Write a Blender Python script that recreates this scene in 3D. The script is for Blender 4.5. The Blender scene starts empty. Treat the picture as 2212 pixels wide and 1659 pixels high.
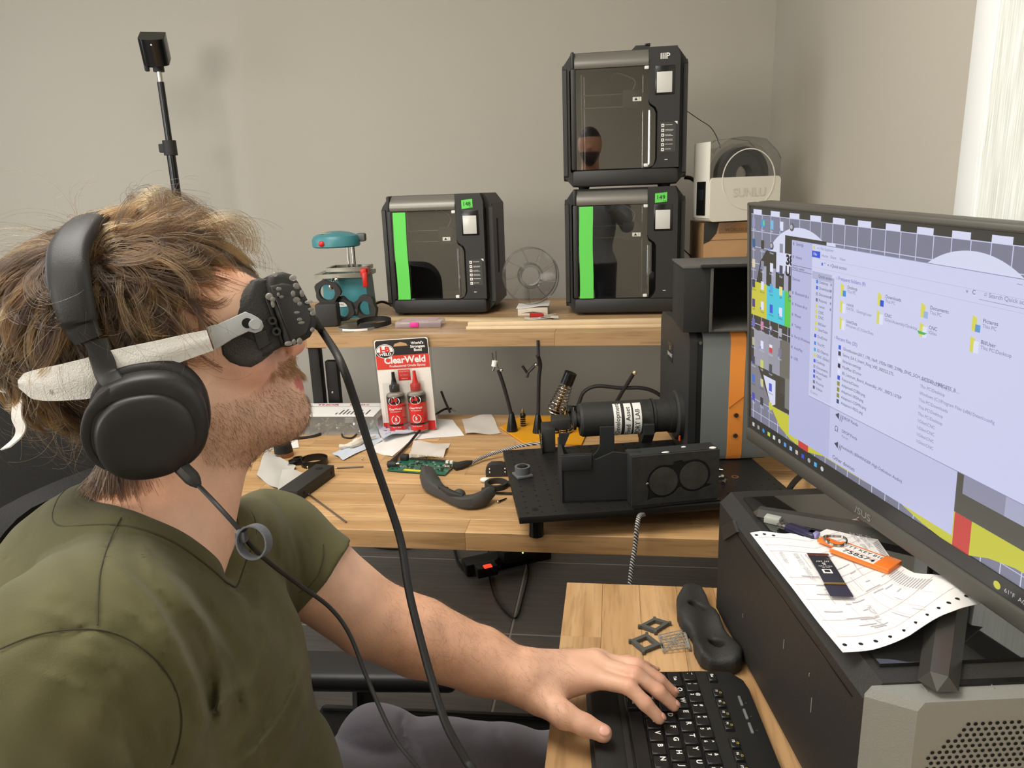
import bpy, bmesh, math, random
import numpy as np
from mathutils import Vector, Matrix, Euler
S=bpy.context.scene
COL=S.collection
PI=math.pi
# ---------------------------------------------------------------- camera
F=1600.;CX,CY=1106.,829.5
_dn=np.array([224,6174,1600.]);_dn/=np.linalg.norm(_dn)
_y=np.array([222,0,1600.]);_y[1]=-(_dn[0]*_y[0]+_dn[2]*_y[2])/_dn[1];_y/=np.linalg.norm(_y)
_x=np.cross(_y,-_dn)
if _x[0]<0:_x=-_x
W=np.stack([_x,_y,-_dn]);C0=np.array([0,0,1.36])
cd=bpy.data.cameras.new('camera');cam=bpy.data.objects.new('camera',cd);COL.objects.link(cam)
cd.sensor_width=36;cd.lens=F/2212*36;cd.clip_start=.02
m3=np.stack([W[:,0],-W[:,1],-W[:,2]],1)
M4=np.eye(4);M4[:3,:3]=m3;M4[:3,3]=C0
cam.matrix_world=Matrix(M4.tolist());S.camera=cam
def ray(u,v):return W@np.array([(u-CX)/F,(v-CY)/F,1.])
def onz(u,v,z):r=ray(u,v);return C0+r*((z-C0[2])/r[2])
def ony(u,v,y):r=ray(u,v);return C0+r*(y/r[1])
def onx(u,v,x):r=ray(u,v);return C0+r*(x/r[0])
def dep(u,v,d):return C0+ray(u,v)*d
YW=3.1;XR=ony(1668,200,YW)[0];XL=-3.3;YB=-2.4;ZC=2.75
# ---------------------------------------------------------------- world, lights, exposure
S.view_settings.view_transform='Standard';S.view_settings.look='None'
S.view_settings.exposure=0.10;S.view_settings.gamma=1
S.view_settings.use_curve_mapping=False
wd=bpy.data.worlds.new('sky');S.world=wd;wd.use_nodes=True
nb=wd.node_tree.nodes['Background'];nb.inputs[0].default_value=(.75,.85,1,1);nb.inputs[1].default_value=.8
def area(name,loc,tgt,sx,sy,pw,col):
    l=bpy.data.lights.new(name,'AREA');l.shape='RECTANGLE';l.size=sx;l.size_y=sy;l.energy=pw;l.color=col
    o=bpy.data.objects.new(name,l);COL.objects.link(o);o.location=loc
    o.rotation_euler=(Vector(tgt)-Vector(loc)).to_track_quat('-Z','Y').to_euler();return o
area('window_light_rear',(-2.0,YB+.08,1.85),(-1.2,0,1.3),2.0,1.1,92,(1,.965,.92))
area('window_light_left',(XL+.08,1.5,1.5),(-1.0,2.6,1.0),1.9,1.6,36,(.80,.87,1))
area('window_light_right',(XR+.35,.55,1.75),(XR,.55,1.7),1.5,1.5,42,(.95,.98,1))
area('ceiling_light',(-.95,.8,ZC-.05),(-.95,.8,0),1.4,1.0,44,(1,.965,.91))
area('ceiling_light',(-1.2,-1.1,ZC-.05),(-1.2,-1.1,0),1.2,.6,22,(1,.965,.91))
# ---------------------------------------------------------------- helpers
def lin(h):
    h=h.lstrip('#');c=[int(h[i:i+2],16)/255 for i in (0,2,4)]
    return tuple((x/12.92 if x<=.04045 else ((x+.055)/1.055)**2.4) for x in c)+(1,)
MC={}
def mat(name,col,rough=.5,metal=0,spec=.5,bump=0,bscale=300,var=0,vscale=8,trans=0,alpha=1,emit=0,sub=0,coat=0,sheen=0,ior=1.45):
    if name in MC:return MC[name]
    m=bpy.data.materials.new(name);m.use_nodes=True;nt=m.node_tree;p=nt.nodes['Principled BSDF']
    c=lin(col) if isinstance(col,str) else col
    i=p.inputs
    i['Base Color'].default_value=c;i['Roughness'].default_value=rough;i['Metallic'].default_value=metal
    i['Specular IOR Level'].default_value=spec;i['Transmission Weight'].default_value=trans;i['Alpha'].default_value=alpha
    i['IOR'].default_value=ior;i['Coat Weight'].default_value=coat
    if sheen:i['Sheen Weight'].default_value=sheen
    if emit:i['Emission Color'].default_value=c;i['Emission Strength'].default_value=emit
    if sub:i['Subsurface Weight'].default_value=sub;i['Subsurface Radius'].default_value=(.012,.005,.003);i['Subsurface Scale'].default_value=1
    if bump or var:
        tc=nt.nodes.new('ShaderNodeTexCoord')
    if bump:
        n=nt.nodes.new('ShaderNodeTexNoise');n.inputs['Scale'].default_value=bscale;n.inputs['Detail'].default_value=3
        b=nt.nodes.new('ShaderNodeBump');b.inputs['Strength'].default_value=bump;b.inputs['Distance'].default_value=.002
        nt.links.new(tc.outputs['Object'],n.inputs['Vector']);nt.links.new(n.outputs['Fac'],b.inputs['Height']);nt.links.new(b.outputs[0],i['Normal'])
    if var:
        n=nt.nodes.new('ShaderNodeTexNoise');n.inputs['Scale'].default_value=vscale;n.inputs['Detail'].default_value=4
        r=nt.nodes.new('ShaderNodeMapRange');r.inputs[1].default_value=.3;r.inputs[2].default_value=.7;r.inputs[3].default_value=1-var;r.inputs[4].default_value=1+var
        x=nt.nodes.new('ShaderNodeMix');x.data_type='RGBA';x.blend_type='MULTIPLY';x.inputs[0].default_value=1;x.inputs[6].default_value=c
        nt.links.new(tc.outputs['Object'],n.inputs['Vector']);nt.links.new(n.outputs['Fac'],r.inputs[0]);nt.links.new(r.outputs[0],x.inputs[7]);nt.links.new(x.outputs[2],i['Base Color'])
    MC[name]=m;return m
def glass(name,col=(1,1,1,1),refl=.12,rough=.02,tint=.9,f0=True):
    """thin clear sheet: see-through with a fresnel reflection"""
    if name in MC:return MC[name]
    m=bpy.data.materials.new(name);m.use_nodes=True;nt=m.node_tree;nt.nodes.remove(nt.nodes['Principled BSDF'])
    t=nt.nodes.new('ShaderNodeBsdfTransparent');g=nt.nodes.new('ShaderNodeBsdfGlossy');mx=nt.nodes.new('ShaderNodeMixShader')
    t.inputs[0].default_value=(col[0]*tint,col[1]*tint,col[2]*tint,1);g.inputs['Roughness'].default_value=rough
    lw=nt.nodes.new('ShaderNodeLayerWeight');pw=nt.nodes.new('ShaderNodeMath');pw.operation='POWER';pw.inputs[1].default_value=4
    a=nt.nodes.new('ShaderNodeMath');a.operation='MULTIPLY_ADD';a.inputs[1].default_value=.8;a.inputs[2].default_value=refl*.6
    nt.links.new(lw.outputs['Facing'],pw.inputs[0]);nt.links.new(pw.outputs[0],a.inputs[0]);nt.links.new(a.outputs[0],mx.inputs[0]);nt.links.new(t.outputs[0],mx.inputs[1]);nt.links.new(g.outputs[0],mx.inputs[2])
    nt.links.new(mx.outputs[0],nt.nodes['Material Output'].inputs[0]);MC[name]=m;return m
def wood(name,base,dark,axis=0,rough=.42,gs=1.0):
    m=bpy.data.materials.new(name);m.use_nodes=True;nt=m.node_tree;p=nt.nodes['Principled BSDF'];L=nt.links.new
    tc=nt.nodes.new('ShaderNodeTexCoord');oi=nt.nodes.new('ShaderNodeObjectInfo');mp=nt.nodes.new('ShaderNodeMapping')
    sc=[22*gs]*3;sc[axis]=1.6*gs;mp.inputs['Scale'].default_value=sc
    ml=nt.nodes.new('ShaderNodeMath');ml.operation='MULTIPLY';ml.inputs[1].default_value=37.
    L(oi.outputs['Random'],ml.inputs[0]);ad=nt.nodes.new('ShaderNodeVectorMath');ad.operation='ADD'
    L(tc.outputs['Object'],mp.inputs[0]);L(mp.outputs[0],ad.inputs[0]);L(ml.outputs[0],ad.inputs[1])
    n1=nt.nodes.new('ShaderNodeTexNoise');n1.inputs['Scale'].default_value=1;n1.inputs['Detail'].default_value=6;n1.inputs['Distortion'].default_value=.6
    n2=nt.nodes.new('ShaderNodeTexNoise');n2.inputs['Scale'].default_value=7;n2.inputs['Detail'].default_value=5
    L(ad.outputs[0],n1.inputs['Vector']);L(ad.outputs[0],n2.inputs['Vector'])
    r=nt.nodes.new('ShaderNodeValToRGB');r.color_ramp.elements[0].position=.3;r.color_ramp.elements[1].position=.68
    r.color_ramp.elements[0].color=lin(dark);r.color_ramp.elements[1].color=lin(base);L(n1.outputs['Fac'],r.inputs[0])
    x=nt.nodes.new('ShaderNodeMix');x.data_type='RGBA';x.blend_type='MULTIPLY';x.inputs[0].default_value=.55
    rr=nt.nodes.new('ShaderNodeMapRange');rr.inputs[1].default_value=.35;rr.inputs[2].default_value=.5;rr.inputs[3].default_value=.62;rr.inputs[4].default_value=1
    L(n2.outputs['Fac'],rr.inputs[0]);L(r.outputs[0],x.inputs[6]);L(rr.outputs[0],x.inputs[7])
    h=nt.nodes.new('ShaderNodeHueSaturation');v=nt.nodes.new('ShaderNodeMapRange');v.inputs[3].default_value=.86;v.inputs[4].default_value=1.1
    L(oi.outputs['Random'],v.inputs[0]);L(v.outputs[0],h.inputs['Value']);L(x.outputs[2],h.inputs['Color']);L(h.outputs[0],p.inputs['Base Color'])
    b=nt.nodes.new('ShaderNodeBump');b.inputs['Strength'].default_value=.12;b.inputs['Distance'].default_value=.001;L(n2.outputs['Fac'],b.inputs['Height']);L(b.outputs[0],p.inputs['Normal'])
    p.inputs['Roughness'].default_value=rough;return m
def nrm(a):a=np.asarray(a,float);return a/(np.linalg.norm(a)+1e-12)
class B:
    def __init__(s):s.v=[];s.f=[];s.m=[];s.n=0
    def add(s,v,f,m=0,M=None):
        v=np.asarray(v,float).reshape(-1,3)
        if M is not None:
            A=np.array(M);v=v@A[:3,:3].T+A[:3,3]
        s.v.append(v);n=s.n;s.f+= [tuple(int(i)+n for i in q) for q in f];s.m+=[m]*len(f);s.n+=len(v);return s
    def box(s,c,d,bev=0,m=0,M=None,seg=2):
        bm=bmesh.new();bmesh.ops.create_cube(bm,size=1,matrix=Matrix.Translation(c)@Matrix.Diagonal((d[0],d[1],d[2],1)))
        if bev:bmesh.ops.bevel(bm,geom=bm.edges[:],offset=min(bev,min(d)*.49),segments=seg,affect='EDGES',profile=.5)
        s.bm(bm,m,M);return s
    def bm(s,bm,m=0,M=None):
        bm.verts.index_update();s.add([v.co[:] for v in bm.verts],[[v.index for v in f.verts] for f in bm.faces],m,M);bm.free();return s
    def cyl(s,a,b,r,r2=None,n=20,m=0,cap=True,M=None):
        a=np.array(a,float);b=np.array(b,float);r2=r if r2 is None else r2
        z=nrm(b-a);t=np.array([1,0,0]) if abs(z[0])<.8 else np.array([0,1,0]);x=nrm(np.cross(t,z));y=np.cross(z,x)
        an=np.arange(n)*2*PI/n;ring=np.cos(an)[:,None]*x+np.sin(an)[:,None]*y
        v=np.vstack([a+ring*r,b+ring*r2]);f=[(i,(i+1)%n,n+(i+1)%n,n+i) for i in range(n)]
        if cap:f+=[tuple(range(n))[::-1],tuple(range(n,2*n))]
        return s.add(v,f,m,M)
    def tube(s,pts,r,n=8,m=0,closed=False,M=None,flat=None):
        P=np.array(pts,float);k=len(P);rr=np.ones(k)*r if np.isscalar(r) else np.array(r,float)
        T=np.gradient(P,axis=0) if not closed else np.roll(P,-1,0)-np.roll(P,1,0)
        T/=np.linalg.norm(T,axis=1)[:,None]+1e-12
        t=T[0];x=np.cross(t,[0,0,1.]);x=nrm(x) if np.linalg.norm(x)>.1 else nrm(np.cross(t,[0,1.,0]))
        an=np.arange(n)*2*PI/n;V=[]
        for i in range(k):
            x=nrm(x-T[i]*np.dot(x,T[i]));y=np.cross(T[i],x);fx=1 if flat is None else flat
            V.append(P[i]+rr[i]*(np.cos(an)[:,None]*x+np.sin(an)[:,None]*y*fx))
        f=[];K=k if closed else k-1
        for i in range(K):
            j=(i+1)%k
            for a in range(n):f.append((i*n+a,i*n+(a+1)%n,j*n+(a+1)%n,j*n+a))
        if not closed:f+=[tuple(range(n))[::-1],tuple(range((k-1)*n,k*n))]
        return s.add(np.vstack(V),f,m,M)
    def lathe(s,prof,n=32,m=0,M=None,a0=0,a1=2*PI):
        full=abs(a1-a0-2*PI)<1e-6;k=len(prof);nn=n if full else n+1
        an=a0+np.arange(nn)*(a1-a0)/n
        V=[(r*math.cos(a),r*math.sin(a),z) for a in an for r,z in prof]
        f=[]
        for i in range(n):
            j=(i+1)%nn
            for q in range(k-1):f.append((i*k+q,j*k+q,j*k+q+1,i*k+q+1))
        return s.add(V,f,m,M)
    def prism(s,poly,z0,z1,m=0,M=None,hole=None):
        n=len(poly);v=[(x,y,z0) for x,y in poly]+[(x,y,z1) for x,y in poly]
        f=[(i,(i+1)%n,n+(i+1)%n,n+i) for i in range(n)]+[tuple(range(n))[::-1],tuple(range(n,2*n))]
        return s.add(v,f,m,M)
    def frame(s,outer,inner,z0,z1,m=0,M=None):
        """ring between two outlines with the same number of points"""
        n=len(outer);v=[(x,y,z) for z in (z0,z1) for P in (outer,inner) for x,y in P]
        f=[]
        for i in range(n):
            j=(i+1)%n
            f+=[(i,j,2*n+j,2*n+i),(n+j,n+i,3*n+i,3*n+j),(2*n+i,2*n+j,3*n+j,3*n+i),(j,i,n+i,n+j)]
        return s.add(v,f,m,M)
    def sph(s,c,r,nu=20,nv=12,m=0,M=None):
        r=(r,r,r) if np.isscalar(r) else r
        v=[(0,0,1)]+[(math.sin(PI*j/nv)*math.cos(2*PI*i/nu),math.sin(PI*j/nv)*math.sin(2*PI*i/nu),math.cos(PI*j/nv)) for j in range(1,nv) for i in range(nu)]+[(0,0,-1)]
        f=[(0,1+i,1+(i+1)%nu) for i in range(nu)]
        for j in range(nv-2):
            for i in range(nu):a=1+j*nu;f.append((a+i,a+nu+i,a+nu+(i+1)%nu,a+(i+1)%nu))
        a=1+(nv-2)*nu;f+=[(a+(i+1)%nu,a+i,len(v)-1) for i in range(nu)]
        return s.add(np.array(v)*np.array(r)+np.array(c),f,m,M)
    def grid(s,P,m=0,thick=0,M=None):
        """P[nu][nv] points -> sheet; thick adds a back side along -normal"""
        P=np.array(P,float);a,b=P.shape[:2]
        f=[(i*b+j,(i+1)*b+j,(i+1)*b+j+1,i*b+j+1) for i in range(a-1) for j in range(b-1)]
        if not thick:return s.add(P.reshape(-1,3),f,m,M)
        du=np.gradient(P,axis=0);dv=np.gradient(P,axis=1);N=np.cross(du,dv);N/=np.linalg.norm(N,axis=2)[...,None]+1e-12
        Q=P-N*thick;n=a*b;f2=[tuple(n+i for i in q[::-1]) for q in f]
        e=[i*b for i in range(a)];e2=[i*b+b-1 for i in range(a)]
        for i in range(a-1):f2+=[(e[i+1],e[i],n+e[i],n+e[i+1]),(e2[i],e2[i+1],n+e2[i+1],n+e2[i])]
        for j in range(b-1):f2+=[(j,j+1,n+j+1,n+j),((a-1)*b+j+1,(a-1)*b+j,n+(a-1)*b+j,n+(a-1)*b+j+1)]
        return s.add(np.vstack([P.reshape(-1,3),Q.reshape(-1,3)]),f+f2,m,M)
    def text(s,t,size,M,m=0,bold=0,align='CENTER',ext=0,sx=1):
        v,f=textmesh(t,bold,align);v=v*[size*sx,size,1]
        if len(v):s.add(v,f,m,M)
        return s
    def mesh(s,name='mesh',inv=None,ang=35):
        v=np.vstack(s.v)
        if inv is not None:
            A=np.array(inv);v=v@A[:3,:3].T+A[:3,3]
        me=bpy.data.meshes.new(name);me.from_pydata(v.tolist(),[],s.f);me.update()
        me.polygons.foreach_set('material_index',s.m);me.polygons.foreach_set('use_smooth',[True]*len(s.f))
        me.set_sharp_from_angle(angle=math.radians(ang));return me
_tx={}
def textmesh(t,bold,align):
    k=(t,bold,align)
    if k not in _tx:
        c=bpy.data.curves.new('t','FONT');c.body=t;c.size=1;c.align_x=align;c.align_y='CENTER';c.offset=bold;c.resolution_u=3
        o=bpy.data.objects.new('t',c);COL.objects.link(o);dg=bpy.context.evaluated_depsgraph_get();dg.update()
        me=bpy.data.meshes.new_from_object(o.evaluated_get(dg))
        v=np.array([q.co[:] for q in me.vertices]).reshape(-1,3);f=[tuple(p.vertices) for p in me.polygons]
        bpy.data.objects.remove(o);bpy.data.curves.remove(c);bpy.data.meshes.remove(me);_tx[k]=(v,f)
    return _tx[k]
MW={}
def TR(x=0,y=0,z=0,rx=0,ry=0,rz=0):return Matrix.Translation((x,y,z))@Euler((rx,ry,rz)).to_matrix().to_4x4()
def basis(o,x,y,z=None):
    x=nrm(x);y=np.array(y,float);y=nrm(y-x*np.dot(x,y));z=np.cross(x,y)
    A=np.eye(4);A[:3,0]=x;A[:3,1]=y;A[:3,2]=z;A[:3,3]=o;return Matrix(A.tolist())
def thing(name,label,cat,loc=(0,0,0),rz=0,group=None,M=None,rx=0,ry=0):
    o=bpy.data.objects.new(name,None);COL.objects.link(o);o.empty_display_size=.05
    Mx=M if M is not None else TR(*[float(q) for q in loc],rx,ry,rz)
    o.matrix_world=Mx;MW[o.name]=Mx;o['label']=label;o['category']=cat
    if group:o['group']=group
    return o
def part(name,b,mats,parent=None,world=False,label=None,ang=35,kind=None,loc=None):
    inv=None;pm=MW.get(parent.name) if parent is not None else None
    if world and pm is not None:inv=pm.inverted()
    me=b.mesh(name,inv,ang)
    for m in (mats if isinstance(mats,(list,tuple)) else [mats]):me.materials.append(m)
    o=bpy.data.objects.new(name,me);COL.objects.link(o)
    if parent is not None:o.parent=parent;MW[o.name]=pm
    if loc is not None:o.location=loc
    if label:o['label']=label
    if kind:o['kind']=kind
    return o
def tag(o,label,cat,group=None):
    o['label']=label;o['category']=cat
    if group:o['group']=group
    return o
def recenter(o):
    """put the origin of a one-mesh thing at its base"""
    me=o.data;v=np.zeros(len(me.vertices)*3);me.vertices.foreach_get('co',v);v=v.reshape(-1,3)
    c=np.array([(v[:,0].min()+v[:,0].max())/2,(v[:,1].min()+v[:,1].max())/2,v[:,2].min()]);v-=c
    me.vertices.foreach_set('co',v.ravel());me.update();o.location=c.tolist();return o
def single(name,b,mats,label,cat,group=None,ang=35):
    return tag(recenter(part(name,b,mats,ang=ang)),label,cat,group)
def dup(o,M=None,label=None,group=None,parent=None):
    r=o.copy();COL.objects.link(r)
    if M is not None:r.matrix_world=M
    if parent is not None:r.parent=parent
    if label:r['label']=label
    if group:r['group']=group
    for ch in list(o.children):dup(ch,parent=r)
    return r
def cr(pts,n=8,closed=False):
    """Catmull-Rom through the points"""
    P=[np.array(p,float) for p in pts];k=len(P);o=[]
    if not closed:P=[2*P[0]-P[1]]+P+[2*P[-1]-P[-2]];R=range(1,k)
    else:P=[P[-1]]+P+[P[0],P[1]];R=range(1,k+1)
    for i in R:
        a,b,c,d=P[i-1:i+3]
        for j in range(n):
            t=j/n;o.append(.5*((2*b)+(c-a)*t+(2*a-5*b+4*c-d)*t*t+(3*b-a-3*c+d)*t**3))
    if not closed:o.append(P[-2])
    return np.array(o)
def rrect(w,h,r,n=4,cx=0,cy=0):
    o=[]
    for sx,sy,a in ((1,1,0),(-1,1,PI/2),(-1,-1,PI),(1,-1,3*PI/2)):
        for i in range(n+1):t=a+i*PI/2/n;o.append((cx+sx*(w/2-r)+r*math.cos(t),cy+sy*(h/2-r)+r*math.sin(t)))
    return o
def circ(r,n=32,cx=0,cy=0,ry=None):
    ry=r if ry is None else ry
    return [(cx+r*math.cos(2*PI*i/n),cy+ry*math.sin(2*PI*i/n)) for i in range(n)]
FR=lambda x,y,z:basis((x,y,z),(1,0,0),(0,0,1))   # local x right, y up, z towards the camera side (-Y)
random.seed(4);rng=np.random.default_rng(4)
# ---------------------------------------------------------------- common materials
K_matte=mat('black_matte','#2a2926',.6,bump=.15,bscale=900)
K_print=mat('black_printed_plastic','#2c2b28',.62,bump=.35,bscale=500)
K_gloss=mat('black_gloss','#151514',.22)
K_rub=mat('black_rubber','#1b1a19',.55)
K_steel=mat('black_powder_steel','#1c1b1a',.5)
G_grey=mat('grey_plastic','#6f716d',.45)
WHT=mat('white_plastic','#e4e2da',.4)
STEEL=mat('bright_steel','#c9c6bd',.22,metal=1)
CHROME=mat('chrome','#d8d6cf',.12,metal=1)
W_txt=mat('white_print','#e8e6e0',.6)
K_txt=mat('black_print','#222225',.6)
RED=mat('red_plastic','#c2281f',.35)
GRN=mat('green_tape','#62cf55',.65,bump=.1,bscale=200)
PAPER=mat('white_paper','#e9e6e0',.8)
# ================================================================= room
def struct(name,b,m):
    o=part(name,b,m);o['kind']='structure';return o
wallm=mat('wall_paint','#b5afa1',.85,bump=.06,bscale=220)
struct('wall_back',B().box(((XL+XR)/2,YW+.05,ZC/2),(XR-XL+.2,.1,ZC)),wallm)
struct('wall_left',B().box((XL-.05,(YB+YW)/2,ZC/2),(.1,YW-YB,ZC)),wallm)
struct('wall_rear',B().box(((XL+XR)/2,YB-.05,ZC/2),(XR-XL+.2,.1,ZC)),wallm)
struct('ceiling',B().box(((XL+XR)/2,(YB+YW)/2,ZC+.05),(XR-XL+.2,YW-YB+.2,.1)),mat('ceiling_paint','#d9d5cc',.9))
# right wall with the window opening
wy1=onx(2113,0,XR)[1];wy0=wy1-1.55;wz0,wz1=.95,2.45
wb=B()
wb.box((XR+.06,(wy1+YW)/2,ZC/2),(.12,YW-wy1,ZC)).box((XR+.06,(YB+wy0)/2,ZC/2),(.12,wy0-YB,ZC))
wb.box((XR+.06,(wy0+wy1)/2,wz0/2),(.12,wy1-wy0,wz0)).box((XR+.06,(wy0+wy1)/2,(wz1+ZC)/2),(.12,wy1-wy0,ZC-wz1))
struct('wall_right',wb,wallm)
fm=mat('white_window_frame','#f1f3ef',.4)
wf=B();tw=wy1-onx(2155,0,XR)[1]
wf.box((XR+.035,wy1-tw/2,(wz0+wz1)/2),(.075,tw,wz1-wz0),.002)
wf.box((XR+.035,wy0+tw/2,(wz0+wz1)/2),(.075,tw,wz1-wz0),.002)
wf.box((XR+.035,(wy0+wy1)/2,wz1-tw/2),(.075,wy1-wy0-2*tw,tw),.002).box((XR+.035,(wy0+wy1)/2,wz0+tw/2),(.075,wy1-wy0-2*tw,tw),.002)
win=struct('window_1',wf,fm)
part('pane',B().box((XR+.06,(wy0+wy1)/2,(wz0+wz1)/2),(.006,wy1-wy0-2*tw,wz1-wz0-2*tw)),glass('window_glass'),win)
# linen roller blind hanging inside the frame
bl=bpy.data.materials.new('linen_blind');bl.use_nodes=True;nt=bl.node_tree;L=nt.links.new
nt.nodes.remove(nt.nodes['Principled BSDF'])
tc=nt.nodes.new('ShaderNodeTexCoord');mp=nt.nodes.new('ShaderNodeMapping');mp.inputs['Scale'].default_value=(300,420,9);n=nt.nodes.new('ShaderNodeTexNoise');n.inputs['Scale'].default_value=1;n.inputs['Detail'].default_value=4
cr_=nt.nodes.new('ShaderNodeValToRGB');cr_.color_ramp.elements[0].position=.3;cr_.color_ramp.elements[1].position=.7;cr_.color_ramp.elements[0].color=lin('#cccabf');cr_.color_ramp.elements[1].color=lin('#f2f1ec')
L(tc.outputs['Object'],mp.inputs[0]);L(mp.outputs[0],n.inputs[0]);L(n.outputs['Fac'],cr_.inputs[0])
d=nt.nodes.new('ShaderNodeBsdfDiffuse');t=nt.nodes.new('ShaderNodeBsdfTranslucent');mx=nt.nodes.new('ShaderNodeMixShader');mx.inputs[0].default_value=.55
L(cr_.outputs[0],d.inputs[0]);L(cr_.outputs[0],t.inputs[0]);L(d.outputs[0],mx.inputs[1]);L(t.outputs[0],mx.inputs[2]);L(mx.outputs[0],nt.nodes['Material Output'].inputs[0])
bt=thing('roller_blind','cream linen roller blind drawn down over the window at right','blind',(XR+.03,(wy0+wy1)/2,wz1-.08))
hz=wz1-wz0-2*tw
part('fabric',B().box((-.026,0,.08-tw-hz/2),(.002,wy1-wy0-2*tw-.004,hz-.01)),bl,bt)
part('roller',B().cyl((0,-.7,.0),(0,.7,.0),.014),WHT,bt)
part('bottom_bar',B().box((-.022,0,.08-tw-hz+.02),(.008,wy1-wy0-2*tw-.006,.02),.003),WHT,bt)
# other windows (behind and left of the viewpoint)
def simplewin(name,cx,cy,cz,w,h,axis):
    b=B();t=.06
    for s in (-1,1):
        if axis=='y':b.box((cx+s*w/2,cy,cz),(t,.06,h+t),.003).box((cx,cy,cz+s*h/2),(w,.06,t),.003)
        else:b.box((cx,cy+s*w/2,cz),(.06,t,h+t),.003).box((cx,cy,cz+s*h/2),(.06,w,t),.003)
    return struct(name,b,fm)
simplewin('window_2',-2.0,YB+.03,1.85,2.0,1.1,'y');simplewin('window_3',XL+.03,1.5,1.5,1.9,1.6,'x')
# floor: grout bed with a tile object for every tile
fl=struct('floor',B().box(((XL+XR)/2,(YB+YW)/2,-.026),(XR-XL+.2,YW-YB+.2,.05)),mat('grout','#cfcabe',.9))
tilem=bpy.data.materials.new('dark_grey_tile');tilem.use_nodes=True;nt=tilem.node_tree;L=nt.links.new;p=nt.nodes['Principled BSDF']
tc=nt.nodes.new('ShaderNodeTexCoord');mp=nt.nodes.new('ShaderNodeMapping');mp.inputs['Scale'].default_value=(6,90,1);n=nt.nodes.new('ShaderNodeTexNoise');n.inputs['Scale'].default_value=1;n.inputs['Detail'].default_value=5
oi=nt.nodes.new('ShaderNodeObjectInfo');r=nt.nodes.new('ShaderNodeValToRGB');r.color_ramp.elements[0].position=.3;r.color_ramp.elements[1].position=.75;r.color_ramp.elements[0].color=lin('#75716a');r.color_ramp.elements[1].color=lin('#88837b')
ad=nt.nodes.new('ShaderNodeVectorMath');L(tc.outputs['Object'],mp.inputs[0]);L(mp.outputs[0],ad.inputs[0]);ml=nt.nodes.new('ShaderNodeMath');ml.operation='MULTIPLY';ml.inputs[1].default_value=50;L(oi.outputs['Random'],ml.inputs[0]);L(ml.outputs[0],ad.inputs[1])
L(ad.outputs[0],n.inputs[0]);L(n.outputs['Fac'],r.inputs[0]);L(r.outputs[0],p.inputs['Base Color']);p.inputs['Roughness'].default_value=.42
tx,ty=.732,.476;tm=None
for i in range(-4,3):
    for j in range(-9,3):
        x0=-.33+i*tx;y0=2.056+j*ty
        a0,a1=max(x0,XL),min(x0+tx,XR);b0,b1=max(y0,YB),min(y0+ty,YW)
        if a1-a0<.03 or b1-b0<.03:continue
        w,h=a1-a0-.006,b1-b0-.006
        full=abs(w-tx+.006)<1e-6 and abs(h-ty+.006)<1e-6
        if full and tm:
            o=bpy.data.objects.new('tile',tm);COL.objects.link(o);o.parent=fl
        else:
            o=part('tile',B().box((0,0,0),(w,h,.01),.0015,seg=1),tilem,fl)
            if full:tm=o.data
        o.location=((a0+a1)/2,(b0+b1)/2,-.0045)
bbm=mat('baseboard_paint','#cfcabf',.5)
struct('baseboard_back',B().box(((XL+XR)/2,YW-.006,.04),(XR-XL,.012,.08),.002),bbm)
struct('baseboard_right',B().box((XR-.006,(YB+YW)/2,.04),(.012,YW-YB-.02,.08),.002),bbm)
# ================================================================= furniture
woodX=wood('butcher_block_x','#d0a877','#b08757',0)
woodY=wood('butcher_block_y','#cfa676','#ab8252',1)
shelfm=wood('shelf_wood','#bd9a70','#9c7a52',0)
def slab(parent,x0,x1,y0,y1,z0,z1,w,axis,m,lens):
    """butcher block: each glued stave is its own piece"""
    lo,hi=(y0,y1) if axis==0 else (x0,x1);k=max(1,round((hi-lo)/w));w=(hi-lo)/k
    a0,a1=(x0,x1) if axis==0 else (y0,y1);cache={}
    for i in range(k):
        c=lo+(i+.5)*w;p=a0;first=True
        while p<a1-1e-6:
            l=random.choice(lens)*(random.uniform(.3,1) if first else 1);first=False
            if a1-p-l<.12:l=a1-p
            l=min(l,a1-p);l=round(l/.01)*.01 if l<a1-p-1e-6 else l
            mid=p+l/2
            d=(l-.0002,w-.0003,z1-z0) if axis==0 else (w-.0003,l-.0002,z1-z0)
            o=part('stave',B().box((0,0,0),d,.0006,seg=1),m,parent)
            o.location=((mid,c,(z0+z1)/2) if axis==0 else (c,mid,(z0+z1)/2));p+=l
dz=.72;DF=1.30
md=thing('workbench','long oak butcher block workbench along the back wall','desk',(0,0,0))
slab(md,-1.55,XR-.03,DF,2.085,dz-.038,dz,.062,0,woodX,[.55,.7,.42,.9])
lg=[(-1.45,DF+.08),(-1.45,1.98),(XR-.12,DF+.08),(XR-.12,1.98)]
for x,y in lg:part('leg',B().box((x,y,(dz-.038)/2),(.05,.05,dz-.038),.004),K_steel,md)
part('rail',B().box((-.5,1.98,dz-.07),(1.9,.03,.05),.003),K_steel,md)
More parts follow.
